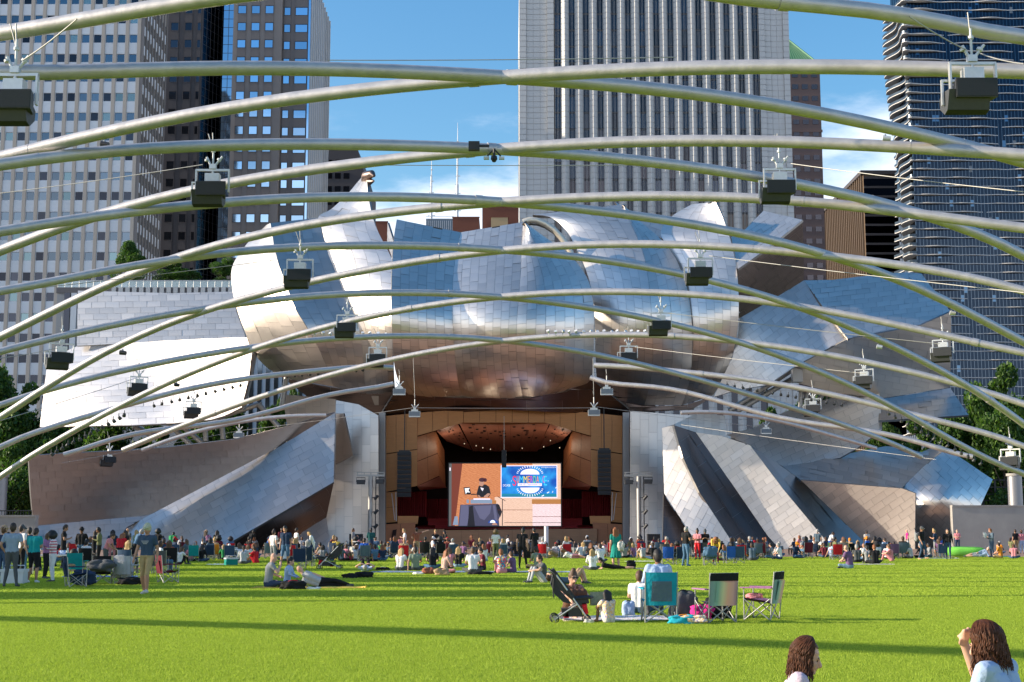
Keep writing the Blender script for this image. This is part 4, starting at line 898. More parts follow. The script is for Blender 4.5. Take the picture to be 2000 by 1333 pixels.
# ---- hung loudspeakers and lighting towers
def line_array(x0, x1, y0, y1, D, lab):
    t = thing('line_array_speaker', lab, 'speaker', P((x0+x1)/2, y0, D)); o = t.location; a = P(x0, y0, D); c = P(x1, y1, D); n = 10; h = (a.z-c.z)/n; w = (c.x-a.x)/2
    b = MB(); b.box((-w, -.4, -h+.05), (w, .4, 0), 0); b.box((-w+.08, -.46, -h+.12), (w-.08, -.4, -.07), 1); me = b.mesh('cabinet', [M['black'], M['grille']])
    for k in range(n): inst('cabinet', me, t, (0, .02*(n-k)*k*.3, -k*h))
    b = MB(); b.tube([(0, 0, .15), (0, 0, 4.2)], .06, 6); b.box((-w*.8, -.2, 0), (w*.8, .2, .16)); b.build('rigging_bar', M['black'], t)
line_array(777, 803, 883, 972, 139, 'tall black line array speaker hanging left of the video screen')
line_array(1167, 1193, 879, 968, 139, 'tall black line array speaker hanging right of the video screen')
t = thing('screen_speaker', 'slim black speaker hanging in front of the top of the video screen', 'speaker', P(984.5, 880, 141)); w = .24
b = MB(); b.box((-w, -.2, -1.75), (w, .2, 0)); b.box((-w*.8, -.24, -1.7), (w*.8, -.2, -.05), 1); b.build('cabinet', [M['black'], M['grille']], t); b = MB(); b.tube([(0, 0, 0), (0, 0, 3.5)], .03, 5); b.build('hanging_wire', M['wire'], t)
def light_tower(x, lab):
    D = 134; g = P(x, 1075, D); z = zz(931, D); t = thing('lighting_tower', lab, 'lighting tower', (g.x, D, 0)); z0 = 0
    b = MB(); b.tube([(0, 0, 0), (0, 0, z)], .22, 10); b.build('pole', M['truss'], t)
    b = MB(); b.box((-1.35, -.12, z), (1.35, .12, z+.18)); b.box((-1.35, -.1, z+.34), (1.35, .1, z+.42))
    for k in range(5): b.box((-1.3+k*.64, -.05, z+.18), (-1.22+k*.64, .05, z+.34))
    b.build('cross_arm', M['truss'], t)
    for (dx, dz) in ((-.95, -.75), (.9, -.7)):
        b = MB(); b.box((dx-.38, -.3, z+dz), (dx+.38, .25, z+dz+.42)); b.box((dx-.33, -.33, z+dz+.05), (dx+.33, -.3, z+dz+.37)); b.tube([(dx-.42, 0, z+dz+.2), (dx-.42, 0, z+dz+.62), (dx+.42, 0, z+dz+.62), (dx+.42, 0, z+dz+.2)], .04, 5); b.build('floodlight', M['cab'], t)
    for k in range(3):
        zz_ = z*.3+k*z*.2; b = MB(); b.tube([(.22, -.1, zz_), (.55, -.25, zz_+.05)], .05, 5); b.tube([(.45, -.2, zz_-.16), (.75, -.34, zz_+.2)], .14, 7); b.build('lamp_arm', M['cab'], t)
    b = MB(); b.tube([(.5, .15, 0), (.5, .15, z)], .05, 6)
    b.build('cable_conduit', M['black'], t)
light_tower(722, 'lighting tower standing against the left steel pillar'); light_tower(1249, 'lighting tower standing against the right steel pillar')
for (x0, x1, lab) in ((683, 708, 'black subwoofer stack at the foot of the left pillar'), (1264, 1289, 'black subwoofer stack at the foot of the right pillar')):
    D = 132; a, c = P(x0, 1043, D), P(x1, 1075, D); t = thing('subwoofer_stack', lab, 'speaker', ((a.x+c.x)/2, D, 0)); w = (c.x-a.x)/2
    for k in range(2): b = MB(); z1 = a.z/2; b.box((-w, -.4, k*z1+.01), (w, .4, (k+1)*z1-.02)); b.box((-w+.06, -.44, k*z1+.07), (w-.06, -.4, (k+1)*z1-.08), 1); b.build('cabinet', [M['black'], M['grille']], t)
# camera ramp / jib in front of the stage
t = thing('sloping_canopy', 'pale sloping tent wing with a white post in front of the stage', 'canopy'); D = 118
slab(t, 'sloping_sheet', [(960, 1072, 118), (1068, 1046, 118), (1062, 1030, 118), (1070, 1034, 118), (1072, 1088, 118), (960, 1088, 118)], mat('pale_tent_fabric', (.55, .52, .48), .8), .12)
b = MB(); b.tube([(P(1067, 1040, 117).x, 117, 0), P(1067, 1028, 117)], .18, 8); b.build('post', M['spandrel'], t)
# ---------------------------------------------------------------- the trellis of crossing steel arches
KP = .30
ARCS = [  # (label, D at the middle, slope sign, radius, pixel points from left to right)
 ('bright arch crossing the top left corner', 32.5, -1, .215, [(0,66),(150,41),(320,13),(480,-12),(700,-34),(1000,-50)], 'B'),
 ('thick arch crossing the top right corner', 32.5, 1, .215, [(1000,-50),(1300,-28),(1430,-10),(1545,9),(1727,23),(1850,47),(2000,73)], 'A'),
 ('topmost full arch, level at left and falling at right', 41, 1, .218, [(0,142),(109,140),(330,137),(660,136),(830,140),(966,150),(1082,161),(1218,167),(1320,179),(1510,203),(1650,233),(1755,255),(1877,282),(2000,317)], 'A'),
 ('topmost full arch, falling at left and level at right', 41, -1, .218, [(0,309),(53,294),(115,280),(231,256),(363,227),(462,206),(594,191),(742,174),(844,163),(975,150),(1102,143),(1320,135),(1475,131),(1650,131),(1825,135),(2000,140)], 'B'),
 ('second arch from the top, level at left and falling at right', 50, 1, .215, [(0,322),(109,307),(231,294),(429,285),(640,282),(776,285),(912,287),(967,292),(1048,299),(1150,305),(1320,324),(1405,334),(1492,346),(1562,361),(1650,379),(1702,391),(1763,412),(1871,440),(1957,478),(2000,500)], 'A'),
 ('second arch from the top, falling at left and level at right', 50, -1, .215, [(0,490),(124,446),(187,421),(246,403),(449,360),(528,345),(640,326),(776,309),(912,299),(1014,289),(1082,282),(1320,277),(1475,276),(1650,281),(1825,292),(1895,297),(2000,303)], 'B'),
 ('third arch from the top, level at left and falling at right', 59, 1, .21, [(0,452),(112,436),(187,423),(297,409),(429,395),(580,388),(740,386),(940,391),(1060,402),(1220,418),(1312,431),(1441,457),(1527,474),(1570,487),(1634,504),(1699,525),(1785,558),(1871,601),(1935,635),(2000,668)], 'A'),
 ('third arch from the top, falling at left and level at right', 59, -1, .21, [(0,659),(75,621),(150,587),(262,531),(334,508),(375,495),(420,484),(540,452),(620,433),(820,410),(940,398),(1020,392),(1220,384),(1312,383),(1484,388),(1673,405),(1763,414),(2000,446)], 'B'),
 ('fourth arch from the top, level at left and falling at right', 68, 1, .195, [(0,569),(112,548),(225,527),(330,509),(412,496),(580,484),(700,480),(860,482),(980,488),(1060,495),(1220,515),(1333,536),(1398,552),(1484,575),(1570,603),(1656,637),(1742,676),(1828,719),(1871,743),(2000,829)], 'A'),
 ('fourth arch from the top, falling at left and level at right', 68, -1, .195, [(0,816),(94,755),(150,722),(225,677),(337,627),(439,598),(476,585),(580,558),(620,545),(780,516),(940,494),(1020,486),(1140,479),(1312,479),(1484,487),(1570,495),(1699,509),(1785,524),(2000,568)], 'B'),
 ('fifth arch from the top, level at left and falling at right', 77.5, 1, .19, [(0,687),(112,659),(225,634),(337,614),(439,597),(525,584),(660,576),(780,573),(900,576),(980,580),(1060,588),(1220,613),(1333,638),(1419,661),(1484,681),(1570,717),(1656,752),(1716,778),(1785,814),(1850,857),(1935,900),(1992,922)], 'A'),
 ('fifth arch from the top, falling at left and level at right', 77.5, -1, .19, [(4,930),(64,887),(150,840),(225,801),(337,741),(450,696),(524,676),(660,632),(700,624),(820,600),(940,584),(1020,576),(1140,571),(1312,574),(1458,584),(1570,600),(1699,625),(1828,652),(1914,670),(2000,690)], 'B'),
 ('sixth arch from the top, level at left and falling at right', 86.5, 1, .185, [(0,792),(75,767),(187,737),(300,711),(412,690),(525,675),(660,661),(820,657),(980,666),(1060,675),(1220,703),(1312,730),(1398,751),(1527,790),(1656,833),(1742,867),(1800,893)], 'A'),
 ('sixth arch from the top, falling at left and level at right', 86.5, -1, .185, [(240,880),(341,837),(450,797),(562,760),(684,720),(756,704),(860,685),(980,667),(1060,660),(1220,653),(1312,657),(1441,666),(1570,686),(1699,710),(1871,749),(2000,790)], 'B'),
 ('seventh arch from the top, rising from the left edge to the central bulge', 96, 1, .185, [(0,874),(112,831),(225,798),(337,767),(450,745),(562,730),(684,719),(768,719)], 'A'),
 ('seventh arch from the top, running from the central bulge to the right edge', 96, -1, .185, [(1161,714),(1269,721),(1398,733),(1527,753),(1656,777),(1785,811),(1914,843),(2000,872)], 'B'),
 ('eighth arch from the top, rising at left under the bulge', 106, 1, .18, [(124,889),(225,857),(337,837),(450,822),(525,805),(620,777),(700,762),(768,750)], 'A'),
 ('eighth arch from the top, running down to the right scroll', 106, -1, .18, [(1153,738),(1312,761),(1441,794),(1505,813),(1570,824),(1699,843),(1824,873),(1900,893)], 'B'),
 ('low short arch behind the bronze tinted ground sail', 118, -1, .17, [(277,880),(375,846),(450,828),(525,817),(637,812)], 'C'),
 ('short arch falling behind the rear right sail', 118, 1, .17, [(1330,806),(1415,809),(1505,816),(1600,845),(1712,876)], 'C'),
]
AOBJ = {}
def arc_point(D0, s, x, y):
    """where the ray of pixel (x, y) meets the arch's own upright plane  D = D0 + s*KP*(X-Xc)"""
    d = P(x, y, 1.0)-Vector((0, 0, CAMH)); xc = P(980, y, D0).x
    # t*1 = D0 + s*KP*(t*dx - xc)
    t = (D0-s*KP*xc)/(1-s*KP*d.x); return Vector((d.x*t, t, CAMH+d.z*t))
def smooth_path(pts, step=1.2):
    L_ = [0.0]
    for i in range(1, len(pts)): L_.append(L_[-1]+(pts[i]-pts[i-1]).length)
    s = np.array(L_); q = np.array([p[:] for p in pts]); deg = min(7, max(2, len(pts)-2)); n = max(8, int(L_[-1]/step))
    tt = (s-s.mean())/max(1e-6, s.std()); out = np.zeros((n+1, 3)); ts = (np.linspace(0, L_[-1], n+1)-s.mean())/max(1e-6, s.std())
    out[:, 0] = np.interp(np.linspace(0, L_[-1], n+1), s, q[:, 0]); out[:, 1] = np.interp(np.linspace(0, L_[-1], n+1), s, q[:, 1])
    out[:, 2] = np.polyval(np.polyfit(tt, q[:, 2], deg), ts); return [Vector(o) for o in out]
for (lab, D0, s, r, px, fam) in ARCS:
    ss = s if fam != 'C' else 0
    pts = [arc_point(D0, ss*1.0, x, y) for x, y in px]
    path = smooth_path(pts)
    # carry the arch on to the ground outside the frame
    def extend(path, end):
        a, b_ = (path[0], path[3]) if end == 0 else (path[-1], path[-4]); d = a-b_; h = Vector((d.x, d.y, 0)).length; dirh = Vector((d.x/h, d.y/h, 0)); sl = d.z/h
        out = []; X = a.copy(); lim = 44
        if abs(a.x) > lim or a.z < 1.5: return out
        k = 0
        remaining = (lim-abs(a.x))/max(.2, abs(dirh.x)); n = int(remaining/1.5); z0 = a.z
        c = (-z0-sl*remaining)/remaining**2 if remaining > 1 else 0
        for i in range(1, n+1):
            u = remaining*i/n; z = z0+sl*u+c*u*u; out.append(Vector((a.x+dirh.x*u, a.y+dirh.y*u, z)))
        return out
    if px[0][0] <= 5 and s != 0 and fam != 'C': path = list(reversed(extend(path, 0)))+path
    if px[-1][0] >= 1985 and fam != 'C': path = path+extend(path, 1)
    mid = path[len(path)//2].copy(); t = thing('trellis_arch', 'steel tube, '+lab, 'trellis tube', mid)
    b = MB(); b.tube([p-mid for p in path], r, 12); b.build('tube', M['pipe'], t)
    AOBJ[lab] = (t, path, mid)
    # sleeves at the joints and thin weld rings between
    n = len(path)
    for j, k in enumerate(range(6, n-4, 13)):
        d = (path[k+1]-path[k]).normalized(); c = path[k]-mid
        sb = MB()
        if j % 2 == 0: sb.tube([c-d*.16, c+d*.16], r*1.12, 12)
        else: sb.tube([c-d*.02, c+d*.02], r*1.035, 12)
        sb.build('sleeve' if j % 2 == 0 else 'weld_ring', M['pipe'], t)
# arches behind the viewer and outside the frame, added unseen to cast shadows on the lawn
for D0, s in ():
    path = []
    for k in range(61):
        X = -44+88*k/60; path.append(Vector((X, D0+s*KP*X, 13.4*(1-(X/44)**2)**.6)))
    t = thing('trellis_arch', 'galvanised trellis tube overhead, %s' % ('nearer than the thick corner arches' if s > 0 else 'nearest of all'), 'trellis tube', path[30].copy())
    b = MB(); b.tube([p-t.location for p in path], .205, 10); b.build('tube', M['pipe'], t)
for off, dz in ((-.5, 0), (.05, .15)):  # close pair with an invented steep slope, added to throw one broad shadow band
    path = []
    for k in range(61):
        X = -46+70*k/60; path.append(Vector((X, 25.5+off-.9*(X+37), (13.4+dz)*(1-(X/48)**4)**.8)))
    t = thing('trellis_arch', 'unseen steep trellis tube added overhead for its shadow, %s of a close pair' % ('nearer' if off < 0 else 'farther'), 'trellis tube', path[30].copy())
    b = MB(); b.tube([p-t.location for p in path], .205, 10); b.build('tube', M['pipe'], t)
# end columns
for (x, yt, yb, D, lab) in ((0, 930, 1010, 112, 'stout concrete column carrying the arches at the left edge'), (1981, 928, 1000, 124, 'stout dark column carrying the arches at the right edge')):
    p = P(x, yt, D); t = thing('trellis_column', lab, 'column', (p.x, D, 0)); b = MB(); b.tube([(0, 0, 0), (0, 0, p.z)], .62, 14); b.build('shaft', M['gsteel'], t); b = MB(); b.tube([(0, 0, p.z-.1), (0, 0, p.z+.12)], .72, 14); b.build('cap', M['concrete'], t)
# props holding the sails up behind
def prop(pts, D, r, lab):
    q = [P(x, y, D_) for x, y, D_ in [(a[0], a[1], D if len(a) < 3 else a[2]) for a in pts]]; t = thing('support_strut', lab, 'strut', q[0]); b = MB(); b.tube([p-q[0] for p in q], r, 8); b.build('tube', M['truss'], t)
    b = MB(); b.tube([Vector((0, 0, 0)), (q[1]-q[0])*.04], r*1.5, 8); b.build('end_plate', M['truss'], t)
for (pts, lab) in (([(505, 790), (545, 835)], 'short dark strut leaning right under the left bulge'), ([(430, 815), (505, 790)], 'strut rising right from the white sail to the left bulge'), ([(560, 735), (550, 800)], 'near upright strut under the left bulge'),
                   ([(262, 833), (300, 852)], 'thin strut below the middle of the white sail'), ([(330, 828), (375, 872)], 'diagonal strut under the white sail, left of the pair'), ([(350, 828), (400, 870)], 'diagonal strut under the white sail, right of the pair'), ([(400, 826), (402, 862)], 'upright strut beneath the white sail\'s right part'),
                   ([(432, 818), (436, 858)], 'upright strut near the white sail\'s right corner'), ([(1548, 722), (1424, 803)], 'upper pale strut under the silver facet'), ([(1560, 733), (1440, 803)], 'lower pale strut under the silver facet'),
                   ([(1565, 765), (1562, 800)], 'left upright strut behind the rear right sail'), ([(1577, 765), (1575, 795)], 'middle upright strut behind the rear right sail'), ([(1590, 768), (1578, 800)], 'leaning strut behind the rear right sail'), ([(1606, 770), (1596, 790)], 'short leaning strut behind the rear right sail')):
    prop(pts, 144, .28, lab)
t = thing('winch_box', 'pale metal junction housing where the silver and green facets meet', 'housing', P(1556, 728, 140)); b = MB(); b.box((-.5, -.5, -1.0), (.5, .5, .6)); b.build('body', M['edge'], t); b = MB(); b.box((-.6, -.6, .6), (.6, .6, .75)); b.build('lid', M['truss'], t)

# ---------------------------------------------------------------- hanging loudspeakers
def speaker_unit():
    t = thing('hanging_speaker', 'x', 'speaker')
    b = MB(); x = [(-.55, -.30), (.55, -.30), (.42, .30), (-.42, .30)]
    z0, z1 = -.52, 0
    v = [(a, c, z0) for a, c in x]+[(a, c, z1) for a, c in x]; b.add(v, [(0, 3, 2, 1), (4, 5, 6, 7), (1, 2, 6, 5), (2, 3, 7, 6), (3, 0, 4, 7)], 0); b.add([(-.55, -.30, z0), (.55, -.30, z0), (.55, -.30, z1), (-.55, -.30, z1)], [(0, 1, 2, 3)], 0)
    b.box((-.53, -.325, z0+.02), (.53, -.302, z1-.02), 1); b.build('front_cabinet', [M['cab'], M['grille']], t)
    b = MB(); pf = [(-.28, -.30), (-.05, -.80), (.20, -.86), (.55, -.62), (.58, -.34), (.3, -.22)]
    v = [(xx, y, z) for xx in (-.72, .38) for y, z in pf]; n = 6; b.add(v, [tuple(reversed(range(n))), tuple(range(n, 2*n))]+[(i, (i+1) % n, (i+1) % n+n, i+n) for i in range(n)], 0)
    b.add([(-.70, -.06, -.80), (.36, -.06, -.80), (.36, .19, -.87), (-.70, .19, -.87)], [(0, 1, 2, 3)], 1); b.build('rear_cabinet', [M['cab'], M['grille']], t)
    yk = MB()
    for sx_ in (-1, 1): yk.box((sx_*.60-.025, -.09, -.35), (sx_*.60+.025, .06, .48))
    yk.box((-.625, -.05, .44), (.625, .03, .52)); yk.build('yoke', M['galv'], t)
    y2 = MB(); y2.box((-.80, .1, -.62), (-.75, .2, .05)); y2.box((-.80, .1, .02), (.45, .2, .08)); y2.build('rear_yoke', M['galv'], t)
    h = MB(); h.box((-.26, -.16, .04), (.26, .2, .34)); h.box((-.12, -.1, .52), (.12, .1, .7)); h.tube([(0, 0, .34), (0, 0, .52)], .05, 6); h.build('hub', M['galv'], t)
    r = MB(); r.tube([(0, 0, .7), (0, 0, 1.45)], .035, 6); r.tube([(-.08, 0, .66), (-.24, 0, .98)], .045, 6); r.tube([(.08, 0, .66), (.34, 0, 1.0)], .045, 6); r.tube([(-.22, 0, .84), (-.24, 0, .9)], .085, 8); r.tube([(.2, 0, .84), (.24, 0, .9)], .085, 8); r.tube([(0, 0, 1.16), (0, 0, 1.24)], .075, 8); r.build('turnbuckles', M['frame_w'], t)
    return t
def small_unit():
    t = thing('hanging_speaker', 'x', 'speaker')
    b = MB(); b.box((-.5, -.22, -.52), (.5, .22, 0), 0); b.box((-.48, -.24, -.42), (.48, -.22, -.02), 1); b.build('cabinet', [M['galv'], mat('pale_grille', (.16, .19, .22), .5)], t)
    b = MB(); b.box((-.3, -.16, 0), (.3, .16, .16)); b.box((-.12, -.1, .16), (.12, .1, .34)); b.tube([(0, 0, .34), (0, 0, 1.1)], .04, 6); b.tube([(-.05, 0, .3), (-.3, 0, .62)], .05, 6); b.tube([(.05, 0, .3), (.35, 0, .62)], .05, 6); b.build('hub', M['galv'], t)
    return t
BIG, SMALL = speaker_unit(), small_unit(); usedb = [0, 0]
def place_speaker(x, y, wpx, lab, kind=0, rz=0, hang=None, tilt=0):
    proto = (BIG, SMALL)[kind]; first = not usedb[kind]; usedb[kind] = 1; o = proto if first else copy_tree(proto)
    D = 2700*((1.1, 1.0)[kind])/wpx; o.location = P(x, y, D); o.rotation_euler = (tilt, 0, rz); o['label'] = lab; o['group'] = 'loudspeakers hung from the trellis'
    if hang:
        b = MB(); p = P(hang[0], hang[1], D) - o.location; b.tube([Vector((0, 0, 1.2)), p], .02, 5); w = b.build('hanging_cable', M['wire'], o); 
        w.rotation_euler = (0, 0, 0)
    return o
for a in ((1900, 159, 84, 'large dark double loudspeaker hanging at the upper right edge'), (1523, 355, 57, 'double loudspeaker hanging in front of the white skyscraper\'s right corner'), (1368, 524, 44, 'double loudspeaker hanging before the right bulge, below the fourth arch'),
          (1291, 628, 37, 'double loudspeaker hanging just above the line of small lamps right of centre'), (1228, 690, 31, 'double loudspeaker at the right end of the sixth arch crossing'),
          (28, 181, 84, 'large dark double loudspeaker cut by the upper left edge'), (415, 358, 60, 'double loudspeaker hanging in front of the brown tower at left'), (586, 528, 47, 'double loudspeaker hanging before the bright left bulge'), (678, 632, 37, 'double loudspeaker at the crossing left of the central bulge'), (738, 693, 32, 'double loudspeaker beside the left edge of the central bulge')):
    place_speaker(*a, 0, rz=(.0 if a[0] > 1000 else .0), hang=(a[0]-8 if a[0] < 1000 else a[0]-10, a[1]-(a[2]*1.6)))
for a in ((120, 690, 42, 'double loudspeaker turned sideways against the pale tower at far left', .5), (271, 750, 31, 'double loudspeaker hanging before the left white sail, left of the pair', .45), (378, 797, 27, 'double loudspeaker hanging before the left white sail, right of the pair', .3),
          (1842, 680, 36, 'double loudspeaker turned sideways before the blue glass tower', -.5), (1688, 736, 32, 'double loudspeaker hanging before the green grey facet', -.45), (1588, 792, 28, 'double loudspeaker hanging before the rear right sail', -.35), (213, 893, 24, 'double loudspeaker on the slanting cable over the bronze ground sail', .8), (1974, 893, 34, 'double loudspeaker beside the right edge column', -.7)):
    place_speaker(*a[:4], 0, rz=a[4], hang=(a[0]-4, a[1]-50))
for a in ((780, 760, 24, 'small grey loudspeaker below the left end of the central bulge', (779, 722)), (810, 804, 22, 'small grey loudspeaker on a long wire over the stage\'s left side', (807, 700)), (858, 820, 18, 'small grey loudspeaker hanging before the stage ceiling at left', None),
          (1107, 818, 18, 'small grey loudspeaker hanging before the stage ceiling at right', None), (1160, 801, 23, 'small grey loudspeaker on a long wire over the stage\'s right side', (1158, 700)), (1185, 760, 24, 'small grey loudspeaker below the right end of the central bulge', (1184, 722)),
          (467, 846, 20, 'small pale loudspeaker near the trees left of the bronze sail', None), (620, 852, 18, 'small grey loudspeaker in front of the pale diagonal sail', None), (1338, 847, 18, 'small grey loudspeaker in front of the first dark panel right of the stage', None), (1496, 838, 20, 'small grey loudspeaker before the wide rear right sail', None)):
    place_speaker(*a[:4], 1, hang=a[4])
# ---------------------------------------------------------------- cables
def cable(p, q, lab, r=.018, sag=.04):
    a, c = P(*p), P(*q); t = []
    n = 14; pts = [a+(c-a)*(k/n)-Vector((0, 0, sag*4*(k/n)*(1-k/n))) for k in range(n+1)]
    b = MB(); b.tube([v-a for v in pts], r, 5, cap=False); o = b.build('cable', M['wire'], None, a); tag(o, lab, 'cable')
for c in (((640, 118, 45), (1320, 112, 46), 'thin dark cable crossing the blue sky above the topmost arch'), ((0, 378, 58), (396, 322, 55), 'pale cable running from the left edge to the brown tower\'s loudspeaker'), ((0, 571, 62), (540, 508, 66), 'cable running from the left edge towards the bright left bulge'),
          ((0, 700, 58), (112, 680, 70), 'bright cable slanting up to the far left loudspeaker'), ((0, 822, 60), (268, 738, 84), 'bright cable slanting up across the left white sail'), ((120, 905, 95), (465, 842, 125), 'slanting cable over the bronze ground sail'), ((465, 842, 125), (806, 797, 120), 'pale cable from the left trees to the stage corner loudspeaker'),
          ((1545, 320, 52), (2000, 375, 44), 'cable from the skyscraper corner loudspeaker to the right edge'), ((1385, 500, 66), (2000, 572, 50), 'cable from the right bulge loudspeaker across the blue facet'), ((1305, 612, 78), (1835, 672, 70), 'cable from the lamp line loudspeaker across the silver facet'), ((1240, 678, 92), (1690, 730, 80), 'cable crossing the lower right wing towards its loudspeaker'),
          ((1165, 795, 118), (1500, 836, 118), 'cable from the stage corner loudspeaker to the rear right sail'), ((1330, 830, 125), (1828, 898, 105), 'dark cable running down across the right scroll'), ((810, 797, 120), (1160, 797, 120), 'thin level cable over the stage between two small loudspeakers'), ((640, 322, 55), (1320, 322, 55), 'thin cable behind the second arch across the clouds'),
          ((1915, 105, 35), (2000, 125, 33), 'short cable right of the large upper right loudspeaker'), ((1776, 33, 33), (1888, 98, 35), 'cable from the thick top right arch down to its loudspeaker'), ((150, 38, 31), (45, 118, 34), 'cable from the top left arch down to its loudspeaker')):
    cable(*c)
# ---------------------------------------------------------------- small lamps along the arches, two camera mounts
def lamp_proto():
    t = thing('spotlight', 'x', 'spotlight'); b = MB(); b.tube([(0, 0, .05), (0, -.16, .2)], [.1, .14], 8); b.build('head', M['frame_w'], t); b = MB(); b.tube([(0, 0, -.2), (0, 0, .06)], .03, 5); b.build('bracket', M['truss'], t); return t
LP = lamp_proto(); lused = [0]
def lamps(px, D, up, lab, grp):
    for x, y in px:
        o = LP if not lused[0] else copy_tree(LP); lused[0] = 1; o.location = P(x, y, D); o.scale = (.75,)*3; o.rotation_euler = (0 if up else math.pi, 0, random.uniform(-.8, .8)); o['label'] = lab; o['group'] = grp
        if not up:
            for c in o.children: c.material_slots[0].link = 'OBJECT'; c.material_slots[0].material = M['cab']
lamps([(600+k*15.5, 656-2*math.sin(k)) for k in range(11)], 85, True, 'small white spotlight on top of the sixth arch left of the bulge', 'spotlights on top of the sixth arch, left')
lamps([(1072+k*13.5, 651+(k % 2)) for k in range(15)], 85, True, 'small white spotlight on top of the sixth arch right of centre', 'spotlights on top of the sixth arch, right')
lamps([(300+k*17, 790-k*4.0) for k in range(11)], 90, False, 'small hanging lamp under the seventh arch at left', 'lamps under the seventh arch, left')
lamps([(560+k*15, 732-k*1.2) for k in range(11)], 93, False, 'small white lamp under the seventh arch beneath the left bulge', 'lamps under the seventh arch beneath the left bulge')
lamps([(1330+k*15, 734+k*2.6) for k in range(22)], 93, False, 'small dark lamp under the seventh arch at right', 'lamps under the seventh arch, right')
lamps([(100+k*11, 884-k*5.9) for k in range(14)], 72, False, 'small lamp under the fifth arch at far left', 'lamps under the fifth arch, left')
lamps([(1735+k*13, 805+k*7.0) for k in range(15)], 82, False, 'small lamp under the fifth arch at far right', 'lamps under the fifth arch, right')
# camera mount on the second crossing
t = thing('camera_mount', 'black dome camera with two side fittings hanging from the second arch crossing', 'camera', P(965, 290, 49.5))
b = MB(); b.tube([(0, 0, -.02), (0, 0, -.3)], .05, 6); b.tube([(0, 0, -.3), (0, 0, -.42)], [.11, .13], 10); b.tube([(0, 0, -.42), (0, 0, -.52)], [.12, .06], 10); b.build('dome', M['black'], t)
for s in (-1, 1):
    b = MB(); b.tube([(0, 0, -.02), (s*.24, 0, -.3)], .03, 6); b.build('arm', M['black'], t); b = MB(); b.box((s*.28-.1, -.08, -.42), (s*.28+.1, .08, -.33)); b.build('side_fitting', M['frame_w'], t)
t = thing('junction_box', 'black rectangular box clamped to the second arch left of the dome camera', 'box', P(926, 286, 48.8)); b = MB(); b.box((-.2, -.12, -.16), (.2, .12, .16)); b.build('housing', M['black'], t); b = MB(); b.box((-.03, -.14, -.15), (.03, -.12, .15)); b.box((.2, -.05, -.03), (.55, .05, .05)); b.build('clamp', M['black'], t)
for (x, y, D, lab) in ((206, 281, 47, 'small black security camera under the topmost arch at left'), (1731, 270, 46, 'small pale floodlight under the topmost arch at right'), (241, 688, 60, 'small dark camera under the fourth arch before the white sail'), (1717, 677, 66, 'small pale lamp on the fourth arch before the blue facet'), (1860, 611, 66, 'small pale lamp at the tip of the blue facet'), (346, 751, 75, 'small dark camera under the fifth arch before the white sail')):
    t = thing('arch_camera', lab, 'camera', P(x, y, D)); b = MB(); b.tube([(-.05, 0, .12), (0, 0, 0)], .04, 6); b.build('bracket', M['truss'], t); b = MB(); b.tube([(-.13, -.03, -.02), (.13, -.08, -.06)], [.11, .09], 10); b.build('housing', M['frame_w'] if 'pale' in lab else M['black'], t)
# ---------------------------------------------------------------- trees
def leafmat(name, c):
    m = mat(name, c, .55, noise=.3, nscale=.35, rand=.12, spec=.3); nt = m.node_tree.nodes; L = m.node_tree.links; b = nt['Principled BSDF']
    tr = nt.new('ShaderNodeBsdfTranslucent'); tr.inputs[0].default_value = (c[0]*1.6, c[1]*1.8, c[2]*.8, 1); mxs = nt.new('ShaderNodeMixShader'); mxs.inputs[0].default_value = .3
    L.new(b.outputs[0], mxs.inputs[1]); L.new(tr.outputs[0], mxs.inputs[2]); L.new(mxs.outputs[0], nt['Material Output'].inputs[0]); return m
LEAF = [leafmat('leaf_mid_green', (.055, .115, .022)), leafmat('leaf_deep_green', (.03, .075, .018)), leafmat('leaf_bright_green', (.10, .18, .03))]
M['bark'] = mat('bark', (.09, .07, .05), .9, noise=.3, nscale=3)
def crown_mesh(seed, H, R, n, leaf, z0):
    rs = np.random.RandomState(seed); nl = 34; lob = []
    for k in range(nl):
        a = rs.uniform(0, 6.28); h = rs.uniform(0, 1); rr = R*(math.sin(math.pi*min(1, .18+.8*h)))**.7*rs.uniform(.25, .85)
        lob.append((math.cos(a)*rr, math.sin(a)*rr, z0+(H-z0)*h*.93, R*rs.uniform(.18, .36)))
    lob = np.array(lob); idx = rs.randint(0, nl, n); d = rs.normal(size=(n, 3)); d /= np.linalg.norm(d, axis=1)[:, None]; rad = rs.uniform(.55, 1.08, n)**.6
    c = lob[idx, :3]+d*(lob[idx, 3]*rad)[:, None]*np.array([1, 1, .8]); c[:, 2] = np.maximum(c[:, 2], z0*.8)
    u = rs.normal(size=(n, 3)); u /= np.linalg.norm(u, axis=1)[:, None]; w = np.cross(u, rs.normal(size=(n, 3))); w /= np.linalg.norm(w, axis=1)[:, None]
    s = leaf*rs.uniform(.6, 1.4, n)[:, None]; v = np.stack([c-u*s, c+w*s*.55, c+u*s, c-w*s*.55], 1).reshape(-1, 3)
    me = bpy.data.meshes.new('crown'); me.vertices.add(4*n); me.vertices.foreach_set('co', v.ravel()); me.loops.add(4*n); me.loops.foreach_set('vertex_index', np.arange(4*n)); me.polygons.add(n)
    me.polygons.foreach_set('loop_start', np.arange(n)*4); me.polygons.foreach_set('loop_total', np.full(n, 4)); 
    for m in LEAF: me.materials.append(m)
    me.polygons.foreach_set('material_index', np.where(rs.rand(n) < .5, 0, np.where(rs.rand(n) < .6, 1, 2)).astype(np.int32)); me.update(); me.validate(); return me
